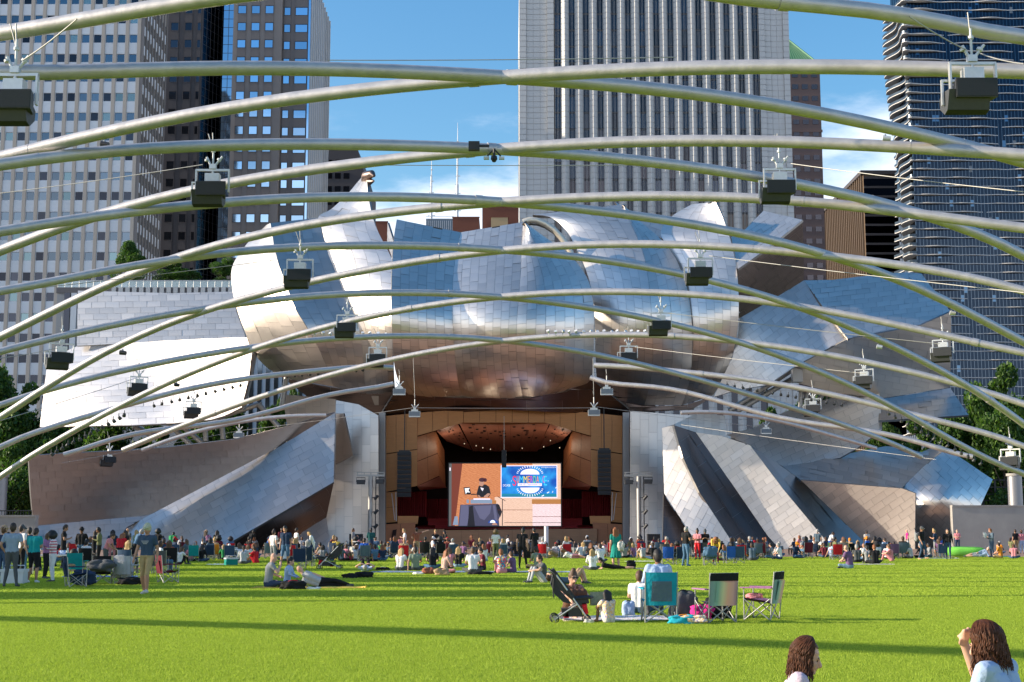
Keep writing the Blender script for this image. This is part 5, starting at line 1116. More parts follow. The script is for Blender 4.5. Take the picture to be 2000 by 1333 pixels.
def trunk_mesh(seed, H, R, z0):
    rnd = random.Random(seed); b = MB(); b.tube([(0, 0, 0), (.05, 0, z0*.6), (0, .1, z0*1.2), (.1, 0, H*.7)], [.28, .22, .18, .05], 8)
    for k in range(9):
        a = rnd.uniform(0, 6.28); z = z0*rnd.uniform(.8, 1.6); l = R*rnd.uniform(.5, .9); b.tube([(0, 0, z), (math.cos(a)*l*.5, math.sin(a)*l*.5, z+l*.45), (math.cos(a)*l, math.sin(a)*l, z+l*.8)], [.1, .07, .02], 5)
    return b.mesh('trunk', M['bark'])
TP = [(crown_mesh(s, 10, 4.2, 14000, .17, 2.0), trunk_mesh(s, 10, 4.2, 2.2)) for s in (1, 2, 3)]
def tree(x, D, top, w, lab, k=0, base=0, grp='trees around the lawn', X=None):
    h = (zz(top, D)-base)/10; px = P(x, 900, D).x if X is None else X; t = thing('broadleaf_tree', lab, 'tree', (px, D, base), k*1.3, grp); s = w*D/2700/8.4*1.35
    for me, nm in zip(TP[k % 3], ('crown', 'trunk')): o = inst(nm, me, t)
    t.scale = (s, s, h); return t
for k, a in enumerate(((-20, 162, 716, 150, 'broad tree at the very left edge below the pale tower'), (60, 162, 742, 130, 'second tree from the left edge, below the white sail\'s corner'), (140, 162, 800, 130, 'dark tree behind the white sail\'s lower left corner'), (215, 150, 812, 130, 'dark tree under the middle of the white sail'),
                       (300, 152, 806, 120, 'dark tree below the white sail, left of the thin struts'), (385, 152, 806, 110, 'dark tree below the white sail behind the thin struts'), (455, 155, 800, 90, 'dark tree under the white sail\'s right corner'), (20, 128, 850, 120, 'low dark tree at the left edge behind the arches\' feet'),
                       (535, 158, 775, 60, 'sunlit tree in the gap under the left bulge'), (572, 160, 760, 40, 'slim tree right of the sunlit one under the left bulge'), (1985, 156, 702, 150, 'tall tree at the right edge below the blue glass tower'), (1915, 158, 748, 110, 'tree below the blue glass tower, left of the edge tree'),
                       (1860, 158, 800, 110, 'tree under the small slate flap at right'), (1790, 158, 806, 110, 'dark tree between the rear right sail and the scroll'), (1730, 150, 815, 90, 'dark tree behind the rear right sail\'s right corner'), (1960, 150, 800, 120, 'lower tree in front of the right edge tree'),
                       (1500, 156, 790, 90, 'tree in the gap under the silver facet'), (1555, 158, 782, 70, 'tree behind the upright struts at right'), (1610, 160, 770, 60, 'tree peeking over the rear right sail'), (1660, 160, 810, 80, 'low tree behind the rear right sail'))):
    tree(*a, k=k)
zt = zz(562, 192)
for k, (x, top, w, lab) in enumerate(((236, 473, 62, 'small ginkgo like tree on the terrace roof at left'), (335, 514, 75, 'round bush like tree on the terrace roof'), (432, 505, 60, 'small tree on the terrace roof beside the bright bulge'))):
    tree(x, 196, top, w, lab, k, zt, 'rooftop trees')
# tall trees along the park's west side, outside the frame: they shade the lawn's left part
for k, (X, D, h) in enumerate(((-58, 34.5, 22), (-59, 40, 23), (-58, 45, 22), (-60, 57, 19.5), (-59, 64, 19), (-60, 72, 19), (-62, 84, 14))):
    t = thing('broadleaf_tree', 'tall park tree west of the lawn, number %s counted from the viewer' % ('one two three four five six seven'.split()[k]), 'tree', (X, D, 0), k, 'trees around the lawn')
    for me, nm in zip(TP[k % 3], ('crown', 'trunk')): inst(nm, me, t)
    t.scale = (1.0, .95, h/10)
# railings seen through the trees
t = thing('park_railing', 'dark metal railing and lamps behind the far left wall', 'railing', (0, 0, 0)); D = 100
b = MB(); a, c = zx(-60, 1000, D), zx(62, 1000, D); b.tube([(a, D, zz(998, D)), (c, D, zz(998, D))], .04, 5); b.build('top_rail', M['black'], t)
b = MB()
for k in range(24): x = a+(c-a)*k/23; b.tube([(x, D, 0), (x, D, zz(998, D))], .025, 4)
tag(b.build('balusters', M['black'], t), kind='stuff')
t = thing('rear_fence', 'dark steel fence and frames behind the right scroll beside the column', 'fence'); D = 149
for k in range(5): b = MB(); x = zx(1895+k*24, 950, D); b.box((x-.1, D-.1, 0), (x+.1, D+.1, zz(936, D))); b.build('post', M['black'], t)
for y in (938, 952, 966, 978): b = MB(); b.box((zx(1895, 950, D), D-.05, zz(y, D)-.06), (zx(2010, 950, D), D+.05, zz(y, D)+.06)); b.build('rail', M['black'], t)
# ---------------------------------------------------------------- people
SKN = [mat('skin_'+n, c, .55, spec=.3) for n, c in (('fair', (.62, .36, .26)), ('tan', (.45, .24, .15)), ('brown', (.22, .105, .06)), ('dark', (.10, .045, .027)))]
FAIR, TAN, BRN, DRK = SKN
HC = {k: mat('hair_'+k, c, .6, noise=.3, nscale=25) for k, c in (('black', (.012, .010, .010)), ('dark', (.035, .02, .014)), ('brown', (.09, .045, .022)), ('auburn', (.24, .085, .03)), ('blond', (.42, .27, .11)), ('grey', (.33, .32, .31)), ('bald', (.50, .29, .20)))}
_cl = {}
def cloth(c, pat=None):
    key = (c, pat)
    if key in _cl: return _cl[key]
    nm = 'cloth_'+CN.get(c, 'mixed') if isinstance(c, str) else 'cloth'; rgb = COL[c] if isinstance(c, str) else c
    m = mat(nm, rgb, .85, noise=.12, nscale=9, bump=.35, bscale=14, spec=.2)
    if pat:
        nt = m.node_tree.nodes; L = m.node_tree.links; b = nt['Principled BSDF']; co = nt.new('ShaderNodeTexCoord')
        if pat == 'stripe':
            w = nt.new('ShaderNodeTexWave'); w.bands_direction = 'Z'; w.inputs['Scale'].default_value = 3.2; w.inputs['Distortion'].default_value = .4; L.new(co.outputs['Object'], w.inputs[0]); f = w.outputs[0]; cols = [(.35, (.80, .74, .74)), (.55, (.62, .20, .24))]
        elif pat == 'tropic':
            w = nt.new('ShaderNodeTexNoise'); w.inputs['Scale'].default_value = 13; L.new(co.outputs['Object'], w.inputs[0]); f = w.outputs[0]; cols = [(.40, (.80, .72, .62)), (.50, (.82, .38, .08)), (.58, (.84, .76, .66)), (.64, (.36, .30, .45))]
        elif pat == 'check':
            w = nt.new('ShaderNodeTexVoronoi'); w.inputs['Scale'].default_value = 17; L.new(co.outputs['Object'], w.inputs[0]); f = w.outputs['Color']; cols = [(.2, (.75, .12, .14)), (.4, (.75, .72, .68)), (.6, (.05, .25, .42)), (.8, (.72, .62, .1)), (.95, (.08, .35, .18))]
        else:
            w = nt.new('ShaderNodeTexNoise'); w.inputs['Scale'].default_value = 20; L.new(co.outputs['Object'], w.inputs[0]); f = w.outputs[0]; cols = [(.42, rgb), (.55, tuple(min(1, v*2.4+.06) for v in rgb)), (.62, (.5, .2, .22))]
        r = nt.new('ShaderNodeValToRGB'); e = r.color_ramp.elements; r.color_ramp.interpolation = 'LINEAR' if pat not in ('check',) else 'CONSTANT'
        e[0].position, e[0].color = cols[0][0], (*cols[0][1], 1); e[1].position, e[1].color = cols[1][0], (*cols[1][1], 1)
        for p_, c_ in cols[2:]: q = e.new(p_); q.color = (*c_, 1)
        L.new(f, r.inputs[0]); L.new(r.outputs[0], b.inputs['Base Color'])
    _cl[key] = m; return m
COL = dict(white=(.78, .77, .76), offwhite=(.60, .57, .52), black=(.016, .016, .018), navy=(.025, .045, .09), grey=(.27, .28, .29), lgrey=(.45, .46, .48), dgrey=(.09, .095, .10), slate=(.10, .145, .19), teal=(.012, .30, .30), green=(.03, .26, .09), olive=(.16, .17, .08), sage=(.22, .27, .20), red=(.55, .02, .03),
           maroon=(.14, .02, .035), pink=(.62, .24, .27), hotpink=(.65, .03, .22), orange=(.72, .26, .03), yellow=(.78, .52, .10), khaki=(.42, .30, .15), brown=(.13, .065, .04), rust=(.30, .10, .06), jeans=(.08, .16, .27), ljeans=(.22, .34, .45), lblue=(.38, .50, .70), blue=(.03, .12, .50), purple=(.17, .095, .20), mauve=(.34, .16, .30), denim=(.05, .09, .16), emerald=(.012, .24, .20), lime=(.25, .75, .10), tan=(.45, .30, .18))
CN = dict(offwhite='off_white', lgrey='light_grey', dgrey='charcoal', lblue='light_blue', ljeans='pale_denim')
for k in COL: CN.setdefault(k, k)
V = lambda *a: Vector(a)
# slots: 0 skin 1 hair 2 top 3 upper leg 4 lower leg 5 shoe 6 forearm/sleeve 7 extra
def skeleton(pose):
    """joint positions (x to the side, y forwards, z up) in metres"""
    J = dict(pel=V(0, 0, .96), che=V(0, 0, 1.30), nck=V(0, 0, 1.49), hd=V(0, .02, 1.64), face=V(0, 1, 0),
             shL=V(-.185, 0, 1.43), elL=V(-.225, -.03, 1.15), wrL=V(-.235, .05, .90), haL=V(-.235, .09, .80), shR=V(.185, 0, 1.43), elR=V(.225, -.03, 1.15), wrR=V(.235, .05, .90), haR=V(.235, .09, .80),
             hiL=V(-.09, 0, .93), knL=V(-.11, .02, .50), anL=V(-.12, -.02, .09), toL=V(-.13, .14, .045), hiR=V(.09, 0, .93), knR=V(.11, .02, .50), anR=V(.12, -.02, .09), toR=V(.13, .14, .045))
    def up(**k): J.update({a: V(*b) for a, b in k.items()})
    def sit(dz): 
        for k in ('pel', 'che', 'nck', 'hd', 'shL', 'shR', 'elL', 'elR', 'wrL', 'wrR', 'haL', 'haR', 'hiL', 'hiR'): J[k] = J[k]+V(0, 0, dz)
    if pose == 'stand': pass
    elif pose == 'stand_rest': up(knR=(.13, .08, .5), anR=(.19, .05, .09), toR=(.24, .19, .045), che=(.015, 0, 1.30), nck=(.02, .01, 1.49), hd=(.03, .05, 1.63))
    elif pose == 'phone': up(elL=(-.23, .04, 1.16), wrL=(-.12, .25, 1.22), haL=(-.05, .30, 1.26), elR=(.23, .04, 1.16), wrR=(.12, .25, 1.20), haR=(.05, .30, 1.25), hd=(0, .06, 1.62), anL=(-.16, -.05, .09), toL=(-.2, .11, .045))
    elif pose == 'folded': up(elL=(-.25, .04, 1.17), wrL=(-.02, .21, 1.20), haL=(.09, .22, 1.20), elR=(.25, .04, 1.17), wrR=(.02, .23, 1.15), haR=(-.09, .22, 1.15))
    elif pose == 'pocket': up(elL=(-.30, -.08, 1.17), wrL=(-.2, .06, .98), haL=(-.17, .09, .92), elR=(.30, -.08, 1.17), wrR=(.2, .06, .98), haR=(.17, .09, .92), anL=(-.17, 0, .09), toL=(-.2, .16, .045), anR=(.17, -.03, .09), toR=(.21, .13, .045))
    elif pose == 'walk': up(knL=(-.10, .16, .52), anL=(-.10, .14, .12), toL=(-.11, .31, .10), knR=(.10, .02, .50), anR=(.11, -.16, .09), toR=(.12, -.02, .045), elL=(-.25, -.08, 1.15), wrL=(-.27, -.02, .90), haL=(-.27, .02, .80), elR=(.25, .02, 1.15), wrR=(.26, .16, .92), haR=(.26, .20, .83))
    elif pose == 'point': up(elR=(.42, .10, 1.52), wrR=(.66, .12, 1.60), haR=(.76, .12, 1.62), elL=(-.27, .02, 1.18), wrL=(-.12, .18, 1.08), haL=(-.06, .2, 1.06))
    elif pose == 'bend': up(che=(0, .26, 1.16), nck=(0, .42, 1.22), hd=(0, .56, 1.25), shL=(-.18, .36, 1.20), shR=(.18, .36, 1.20), elL=(-.2, .42, .92), wrL=(-.12, .52, .70), haL=(-.1, .55, .62), elR=(.2, .42, .92), wrR=(.12, .52, .70), haR=(.1, .55, .62), pel=(0, -.05, .93), hiL=(-.09, -.04, .90), hiR=(.09, -.04, .90))
    elif pose == 'lean': up(che=(0, .13, 1.27), nck=(0, .22, 1.42), hd=(0, .30, 1.52), shL=(-.18, .18, 1.37), shR=(.18, .18, 1.37), elL=(-.22, .24, 1.09), wrL=(-.12, .40, .98), haL=(-.09, .45, .94), elR=(.22, .24, 1.09), wrR=(.12, .40, .98), haR=(.09, .45, .94))
    elif pose.startswith('cross'):       # sitting cross legged on the ground
        sit(-.83); up(knL=(-.34, .27, .16), anL=(-.02, .33, .09), toL=(.12, .36, .06), knR=(.34, .27, .16), anR=(.04, .42, .08), toR=(-.10, .46, .05), che=(0, .04, .48), nck=(0, .09, .67), hd=(0, .13, .80), shL=(-.18, .07, .61), shR=(.18, .07, .61), elL=(-.25, .16, .38), wrL=(-.14, .35, .30), haL=(-.08, .38, .28), elR=(.25, .16, .38), wrR=(.14, .35, .30), haR=(.08, .38, .28))
        if pose == 'cross_eat': up(elR=(.27, .20, .42), wrR=(.16, .30, .62), haR=(.10, .30, .70))
        if pose == 'cross_back': up(elL=(-.28, -.12, .34), wrL=(-.30, -.24, .12), haL=(-.31, -.28, .04), che=(0, -.03, .48), nck=(0, -.02, .67), hd=(0, .02, .80), shL=(-.18, -.02, .61), shR=(.18, 0, .61))
    elif pose == 'knees':                # sitting with knees drawn up
        sit(-.83); up(knL=(-.12, .36, .50), anL=(-.12, .50, .09), toL=(-.13, .64, .05), knR=(.12, .36, .50), anR=(.12, .50, .09), toR=(.13, .64, .05), che=(0, .03, .47), nck=(0, .10, .66), hd=(0, .15, .79), shL=(-.18, .07, .60), shR=(.18, .07, .60), elL=(-.26, .25, .44), wrL=(-.1, .46, .42), haL=(-.03, .5, .41), elR=(.26, .25, .44), wrR=(.1, .46, .42), haR=(.03, .5, .41))
    elif pose == 'chair':
        sit(-.50); up(knL=(-.13, .42, .50), anL=(-.13, .42, .09), toL=(-.14, .58, .045), knR=(.13, .42, .50), anR=(.13, .42, .09), toR=(.14, .58, .045), che=(0, -.04, .80), nck=(0, -.05, .99), hd=(0, -.02, 1.13), shL=(-.18, -.05, .93), shR=(.18, -.05, .93), elL=(-.27, .02, .68), wrL=(-.2, .25, .66), haL=(-.17, .33, .65), elR=(.27, .02, .68), wrR=(.2, .25, .66), haR=(.17, .33, .65))
    elif pose == 'side_lie':             # lying on the left side, propped on an elbow, legs towards +x
        up(pel=(.42, 0, .14), che=(.10, 0, .27), nck=(-.10, 0, .42), hd=(-.19, .02, .54), shL=(-.06, .08, .24), elL=(-.18, .16, .06), wrL=(-.05, .32, .05), haL=(.03, .36, .05), shR=(0, -.03, .45), elR=(.24, 0, .40), wrR=(.46, .06, .32), haR=(.54, .08, .28),
           hiL=(.45, .02, .10), knL=(.86, .10, .09), anL=(1.24, .04, .07), toL=(1.36, .10, .05), hiR=(.45, -.02, .22), knR=(.85, .02, .22), anR=(1.25, 0, .10), toR=(1.37, .05, .08))
    elif pose == 'prone':                # face down, propped on the elbows, body along +x
        up(pel=(.55, 0, .12), che=(.18, 0, .17), nck=(0, 0, .30), hd=(-.09, 0, .40), shL=(.05, -.17, .24), elL=(-.02, -.2, .05), wrL=(-.22, -.10, .05), haL=(-.3, -.06, .06), shR=(.05, .17, .24), elR=(-.02, .2, .05), wrR=(-.22, .10, .05), haR=(-.3, .06, .06),
           hiL=(.58, -.09, .12), knL=(1.0, -.11, .08), anL=(1.38, -.1, .10), toL=(1.48, -.1, .04), hiR=(.58, .09, .12), knR=(1.0, .11, .08), anR=(1.38, .1, .10), toR=(1.48, .1, .04))
    elif pose == 'back_knees':           # on the back, head at the origin, knees up towards +y
        up(hd=(0, 0, .22), nck=(0, .14, .17), che=(0, .34, .14), pel=(0, .70, .13), shL=(-.17, .20, .14), shR=(.17, .20, .14), elL=(-.36, .06, .22), wrL=(-.18, -.02, .34), haL=(-.08, 0, .33), elR=(.36, .06, .22), wrR=(.18, -.02, .34), haR=(.08, 0, .33), hiL=(-.09, .72, .13), knL=(-.12, 1.0, .46), anL=(-.13, 1.14, .09), toL=(-.13, 1.28, .05), hiR=(.09, .72, .13), knR=(.12, 1.0, .46), anR=(.13, 1.14, .09), toR=(.13, 1.28, .05))
    return J
def body_mesh(pose, hair='short', skirt=False, hat=False, vox=.02, fat=1.0, JJ=None, extra=None, detail=False):
    J = JJ or skeleton(pose); caps = []
    def cap(a, b, ra, rb, s): caps.append((a, b, ra, rb, s))
    hd = J['hd']; axis = (hd-J['nck']).normalized(); fw = V(0, 1, 0)
    if pose in ('side_lie',): fw = V(.1, .9, .2)
    if pose == 'prone': fw = V(-1, 0, .15)
    if pose == 'back_knees': fw = V(0, .25, 1)
    if pose in ('bend',): fw = V(0, .6, -.8)
    if pose in ('phone', 'cross', 'cross_eat', 'lean'): fw = V(0, 1, -.35)
    fw = (fw-axis*fw.dot(axis)).normalized(); sd = fw.cross(axis)
    cap(hd-axis*.05+fw*.012, hd+axis*.035, .072, .088, 0); cap(hd-axis*.07+fw*.045, hd-axis*.05+fw*.05, .042, .05, 0); cap(hd+fw*.098-axis*.01, hd+fw*.112-axis*.035, .014, .019, 0)
    for s in (-1, 1): cap(hd+sd*s*.082-axis*.0, hd+sd*s*.084-axis*.03, .018, .014, 0)
    cap(J['nck']-axis*.02, hd-axis*.04, .056, .052, 0)
    if detail:
        e = hd+fw*.088; cap(e+axis*.012-sd*.03, e+axis*.012+sd*.03, .012, .012, 0); cap(e+fw*.006+axis*.0, e+fw*.026-axis*.034, .007, .012, 0)
        cap(e-axis*.056-sd*.016+fw*.002, e-axis*.056+sd*.016+fw*.002, .009, .009, 0); cap(e-axis*.069-sd*.013, e-axis*.069+sd*.013, .008, .008, 0); cap(e-axis*.094-fw*.012, e-axis*.092-fw*.010, .022, .022, 0)
        for s in (-1, 1): cap(e-axis*.03+sd*s*.034-fw*.022, e-axis*.045+sd*s*.03-fw*.022, .024, .022, 0); cap(hd+sd*s*.05-axis*.07+fw*.0, hd+sd*s*.02-axis*.098+fw*.06, .02, .02, 0)
        J['e'], J['fw'], J['ax'], J['sd'] = e, fw, axis, sd
    for c in (extra or []): cap(*c)
    if hair != 'bald':
        cap(hd-fw*.022+axis*.045, hd-fw*.022+axis*.06, .098, .094, 1); cap(hd-fw*.045-axis*.03, hd-fw*.04+axis*.03, .078, .092, 1)
    if hair in ('long', 'verylong'):
        k = .27 if hair == 'long' else .42; dn = (J['pel']-J['nck']).normalized() if pose not in ('back_knees', 'bend') else V(0, 0, -1)
        for s in (-1, 0, 1): cap(hd-fw*.05+sd*s*.06+axis*.02, hd-fw*.075+sd*s*.075+dn*k, .075, .05, 1)
    if hair == 'afro': cap(hd-fw*.03+axis*.05, hd-fw*.05+axis*.02, .165, .16, 1); cap(hd-fw*.02-sd*.07, hd-fw*.02+sd*.07, .13, .13, 1)
    if hair == 'bun': cap(hd-fw*.03+axis*.14, hd-fw*.03+axis*.15, .055, .055, 1)
    if hair == 'pony':
        dn = V(0, 0, -1); cap(hd-fw*.12+axis*.03, hd-fw*.15+dn*.2, .045, .025, 1)
    if hat:
        cap(hd+axis*.055, hd+axis*.075-fw*.01, .104, .096, 7)
        if hat == 'cap': cap(hd+axis*.055+fw*.09, hd+axis*.035+fw*.19, .05, .028, 7); cap(hd+axis*.05+fw*.10-sd*.04, hd+axis*.05+fw*.10+sd*.04, .035, .035, 7)
        if hat == 'brim':
            for k in range(10): a = k*.628; cap(hd+axis*.055+(fw*math.cos(a)+sd*math.sin(a))*.09, hd+axis*.05+(fw*math.cos(a)+sd*math.sin(a))*.165, .018, .012, 7)
    # torso: two side by side columns of flattened volume
    f = fat; pel, che, nck = J['pel'], J['che'], J['nck']
    spine = (che-pel).normalized(); hs = (J['shR']-J['shL']).normalized(); hh = (J['hiR']-J['hiL']).normalized()
    for s in (-1, 1):
        cap(pel+hh*s*.065+spine*.0, pel+hh*s*.055+spine*.18, .112*f, .098*f, 2); cap(pel+hh*s*.06+spine*.16, che+hs*s*.075+spine*.06, .098*f, .115*f, 2); cap(che+hs*s*.07+spine*.04, J['shL' if s < 0 else 'shR']*.8+nck*.2-spine*.05, .112*f, .075, 2)
    cap(J['shL'], J['shR'], .066, .066, 2); cap(nck*.8+che*.2, nck-axis*.02, .08, .062, 2)
    for s in 'LR':
        cap(J['sh'+s], J['sh'+s]*.45+J['el'+s]*.55, .068*f, .056*f, 2); cap(J['sh'+s]*.5+J['el'+s]*.5, J['el'+s], .052, .043, 6); cap(J['el'+s], J['wr'+s], .043, .029, 6)
        d = J['ha'+s]-J['wr'+s]; cap(J['wr'+s], J['wr'+s]+d*.75, .027, .036, 0); cap(J['wr'+s]+d*.75, J['wr'+s]+d*1.45, .03, .016, 0)
        q = d.cross(V(0, 0, 1) if abs(d.normalized().z) < .9 else V(0, 1, 0)).normalized(); cap(J['wr'+s]+d*.3, J['wr'+s]+d*.8+q*.035, .014, .011, 0)
        cap(J['hi'+s], J['hi'+s]*.4+J['kn'+s]*.6, .098*f, .078, 3); cap(J['hi'+s]*.45+J['kn'+s]*.55, J['kn'+s], .076, .058, 4 if False else 3)
        cap(J['kn'+s], J['kn'+s]*.65+J['an'+s]*.35, .058, .060, 4); cap(J['kn'+s]*.65+J['an'+s]*.35, J['an'+s], .060, .038, 4)
        cap(J['an'+s]-V(0, 0, .02), J['to'+s], .046, .036, 5); b_ = (J['an'+s]-J['to'+s]); cap(J['an'+s]-V(0, 0, .03), J['an'+s]+b_.normalized()*.04-V(0, 0, .03), .04, .038, 5)
    if skirt:
        if pose in ('stand', 'stand_rest', 'phone', 'folded', 'walk', 'point', 'pocket'):
            for k in range(12): a = k*.5236; cap(pel+V(math.cos(a)*.08, math.sin(a)*.06, .05), V(math.cos(a)*.21, math.sin(a)*.18, .52 if skirt != 'maxi' else .22), .07, .045, 3)
        else:
            for s in 'LR': cap(J['hi'+s], J['kn'+s], .12, .10, 3)
            cap(J['hiL'], J['hiR'], .13, .13, 3); cap(pel, (J['knL']+J['knR'])/2, .12, .09, 3)
    # capsule hulls, joined and remeshed into one skin
    b = MB()
    for (p, q, ra, rb, s) in caps:
        d = q-p; L_ = d.length; t = d/L_ if L_ > 1e-6 else V(0, 0, 1); a = V(0, 0, 1) if abs(t.z) < .9 else V(1, 0, 0); e1 = t.cross(a).normalized(); e2 = t.cross(e1); n = 10; rings = []
        for k in (-80, -45, 0): rings.append((p+t*math.sin(math.radians(k))*ra, ra*math.cos(math.radians(k))))
        for k in (0, 45, 80): rings.append((q+t*math.sin(math.radians(k))*rb, rb*math.cos(math.radians(k))))
        vs = [c+(e1*math.cos(6.2832*i/n)+e2*math.sin(6.2832*i/n))*r for c, r in rings for i in range(n)]
        fs = [(j*n+i, j*n+(i+1) % n, (j+1)*n+(i+1) % n, (j+1)*n+i) for j in range(5) for i in range(n)]+[tuple(reversed(range(n))), tuple(range(5*n, 6*n))]
        b.add(vs, fs)
    me = b.mesh('tmp', []); o = bpy.data.objects.new('tmp', me); C.objects.link(o)
    md = o.modifiers.new('r', 'REMESH'); md.mode = 'VOXEL'; md.voxel_size = vox; md.use_smooth_shade = True
    sm = o.modifiers.new('s', 'SMOOTH'); sm.factor = .5; sm.iterations = 2
    bpy.context.view_layer.update(); out = bpy.data.meshes.new_from_object(o.evaluated_get(bpy.context.evaluated_depsgraph_get())); bpy.data.objects.remove(o); bpy.data.meshes.remove(me)
    out.name = 'person_'+pose; nv = len(out.vertices); co = np.empty(nv*3); out.vertices.foreach_get('co', co); co = co.reshape(-1, 3)
    best = np.full(nv, 1e9); lab = np.zeros(nv, int)
    for (p, q, ra, rb, s) in caps:
        P0, Q0 = np.array(p), np.array(q); d = Q0-P0; tt = np.clip(((co-P0)@d)/max(1e-9, d@d), 0, 1); dist = np.linalg.norm(co-P0-tt[:, None]*d, axis=1)-(ra+(rb-ra)*tt)
        if s == 1: dist -= .006
        if s == 7: dist -= .01
        m_ = dist < best; best[m_] = dist[m_]; lab[m_] = s
    nf = len(out.polygons); ls = np.empty(nf, int); out.polygons.foreach_get('loop_start', ls); vi = np.empty(len(out.loops), int); out.loops.foreach_get('vertex_index', vi); fm = lab[vi[ls]]
    # trousers' hips belong to the legs' colour
    cz = co[vi[ls]]; pl = np.array(pel); below = ((cz-pl)@np.array(spine)) < .03
    fm = np.where((fm == 2) & below, 3, fm)
    out.materials.clear()
    for k in range(8): out.materials.append(None)
    out.polygons.foreach_set('material_index', fm.astype(np.int32)); out.polygons.foreach_set('use_smooth', np.ones(nf, bool)); out.update(); return out
_bm = {}
NP = [0]
def person(loc, pose, rz, label, skin=FAIR, hair='brown', hs='short', top='grey', leg='jeans', low=None, shoe='dgrey', sleeve='short', skirt=False, hat=None, hatc='black', h=1.75, topp=None, fat=1.0, group=None, vox=None):
    """low: colour of the shins or 'skin'; sleeve: short / long / none"""
    v = vox or .02; key = (pose, hs, skirt, hat, v, fat)
    if key not in _bm: _bm[key] = body_mesh(pose, hs, skirt, hat, v, fat)
    o = bpy.data.objects.new('person', _bm[key]); link(o); o.location = loc; o.rotation_euler = (0, 0, rz); s = h/1.745; o.scale = (s, s, s)
    tm = cloth(top, topp); lm = cloth(leg) if leg != 'skin' else skin
    lo = lm if low is None else (skin if low == 'skin' else cloth(low))
    mats = [skin, HC[hair], tm, lm, lo, cloth(shoe) if shoe != 'skin' else skin, tm if sleeve == 'long' else skin, cloth(hatc)]
    for i, m in enumerate(mats): o.material_slots[i].link = 'OBJECT'; o.material_slots[i].material = m
    tag(o, label, 'person', group); NP[0] += 1; return o
R = math.radians
# facing: 0 = away from the viewer, 180 = towards, 90 = to the left, -90 = to the right
# ---------------------------------------------------------------- camp chairs and things on the grass
M['ctube'] = mat('grey_chair_tube', (.38, .38, .37), .4, .6)
def rainbow():
    m = mat('rainbow_mesh_fabric', (.5, .5, .5), .8); nt = m.node_tree.nodes; L = m.node_tree.links; co = nt.new('ShaderNodeTexCoord'); sp = nt.new('ShaderNodeSeparateXYZ'); L.new(co.outputs['Object'], sp.inputs[0])
    w = nt.new('ShaderNodeMapRange'); w.inputs[1].default_value = -.27; w.inputs[2].default_value = .27; L.new(sp.outputs[0], w.inputs[0]); r = nt.new('ShaderNodeValToRGB'); e = r.color_ramp.elements
    e[0].color = (.22, .30, .30, 1); e[1].color = (.40, .22, .26, 1)
    for p, c in ((.25, (.24, .42, .33, 1)), (.42, (.66, .60, .36, 1)), (.6, (.80, .42, .30, 1)), (.8, (.70, .38, .34, 1))): q = e.new(p); q.color = c
    L.new(w.outputs[0], r.inputs[0]); L.new(r.outputs[0], nt['Principled BSDF'].inputs['Base Color']); return m
def chair_proto():
    t = thing('camp_chair', 'x', 'camp chair'); a, d, sh, bt = .27, .24, .40, .88
    def sheet_(name, pts, nu=6, nv=5, sag=.03, n=Vector((0, -1, 0)), mi=0):
        b = MB(); q = [Vector(p) for p in pts]; v = []
        for j in range(nv+1):
            for i in range(nu+1):
                u, w = i/nu, j/nv; p = (q[0]*(1-u)+q[1]*u)*(1-w)+(q[3]*(1-u)+q[2]*u)*w; v.append(p+n*sag*4*u*(1-u))
        f = [(j*(nu+1)+i, j*(nu+1)+i+1, (j+1)*(nu+1)+i+1, (j+1)*(nu+1)+i) for j in range(nv) for i in range(nu)]
        k = len(v); v += [p+n*.012 for p in v]; f += [tuple(reversed([x+k for x in g])) for g in f]; b.add(v, f, 0, True); return b.build(name, M['black'], t)
    sheet_('seat', [(-a, -d+.04, sh-.03), (a, -d+.04, sh-.03), (a, d, sh+.02), (-a, d, sh+.02)], sag=.05, n=Vector((0, 0, -1)))
    sheet_('backrest', [(-a, -d-.02, sh-.08), (a, -d-.02, sh-.08), (a, -d-.10, bt), (-a, -d-.10, bt)], sag=.05)
    sheet_('back_panel', [(-a*.66, -d-.072, sh-.01), (a*.66, -d-.072, sh-.01), (a*.62, -d-.150, bt-.15), (-a*.62, -d-.150, bt-.15)], sag=.015)
    def tb(name, p, q, r=.012): b = MB(); b.tube([p, q], r, 6); b.build(name, M['ctube'], t)
    for s in (-1, 1):
        tb('back_post', (s*a, -d, .0), (s*a*1.02, -d-.10, bt+.01)); tb('front_post', (s*a, d, .02), (s*a, d, .60))
        tb('cross_leg', (s*a, -d, .03), (s*a, d, sh)); tb('cross_leg', (s*a, d, .03), (s*a, -d, sh))
        b = MB(); b.box((s*a-.04, -d-.04, .59), (s*a+.04, d+.06, .612)); b.build('armrest', M['black'], t)
    for y in (-d, d): tb('cross_leg', (-a, y, .03), (a, y, sh)); tb('cross_leg', (a, y, .03), (-a, y, sh))
    for s in (-1, 1):
        for y in (-d, d): b = MB(); b.tube([(s*a, y, 0), (s*a, y, .03)], .02, 6); b.build('foot', M['black'], t)
    return t
CH = chair_proto(); chused = [0]
def chair(loc, rz, label, fab, panel=None, arm=None, s=1.0, group=None, fabm=None, panm=None):
    o = CH if not chused[0] else copy_tree(CH); chused[0] = 1; o.location = loc; o.rotation_euler = (0, 0, rz); o.scale = (s, s, s); tag(o, label, None, group)
    fm = fabm or cloth(fab); pm = panm or (cloth(panel) if panel else fm); am = cloth(arm) if arm else fm
    for c in o.children:
        k = c.name.split('.')[0]; m = {'seat': fm, 'backrest': fm, 'back_panel': pm, 'armrest': am}.get(k)
        if m: c.material_slots[0].link = 'OBJECT'; c.material_slots[0].material = m
    return o
from mathutils import noise as mnoise
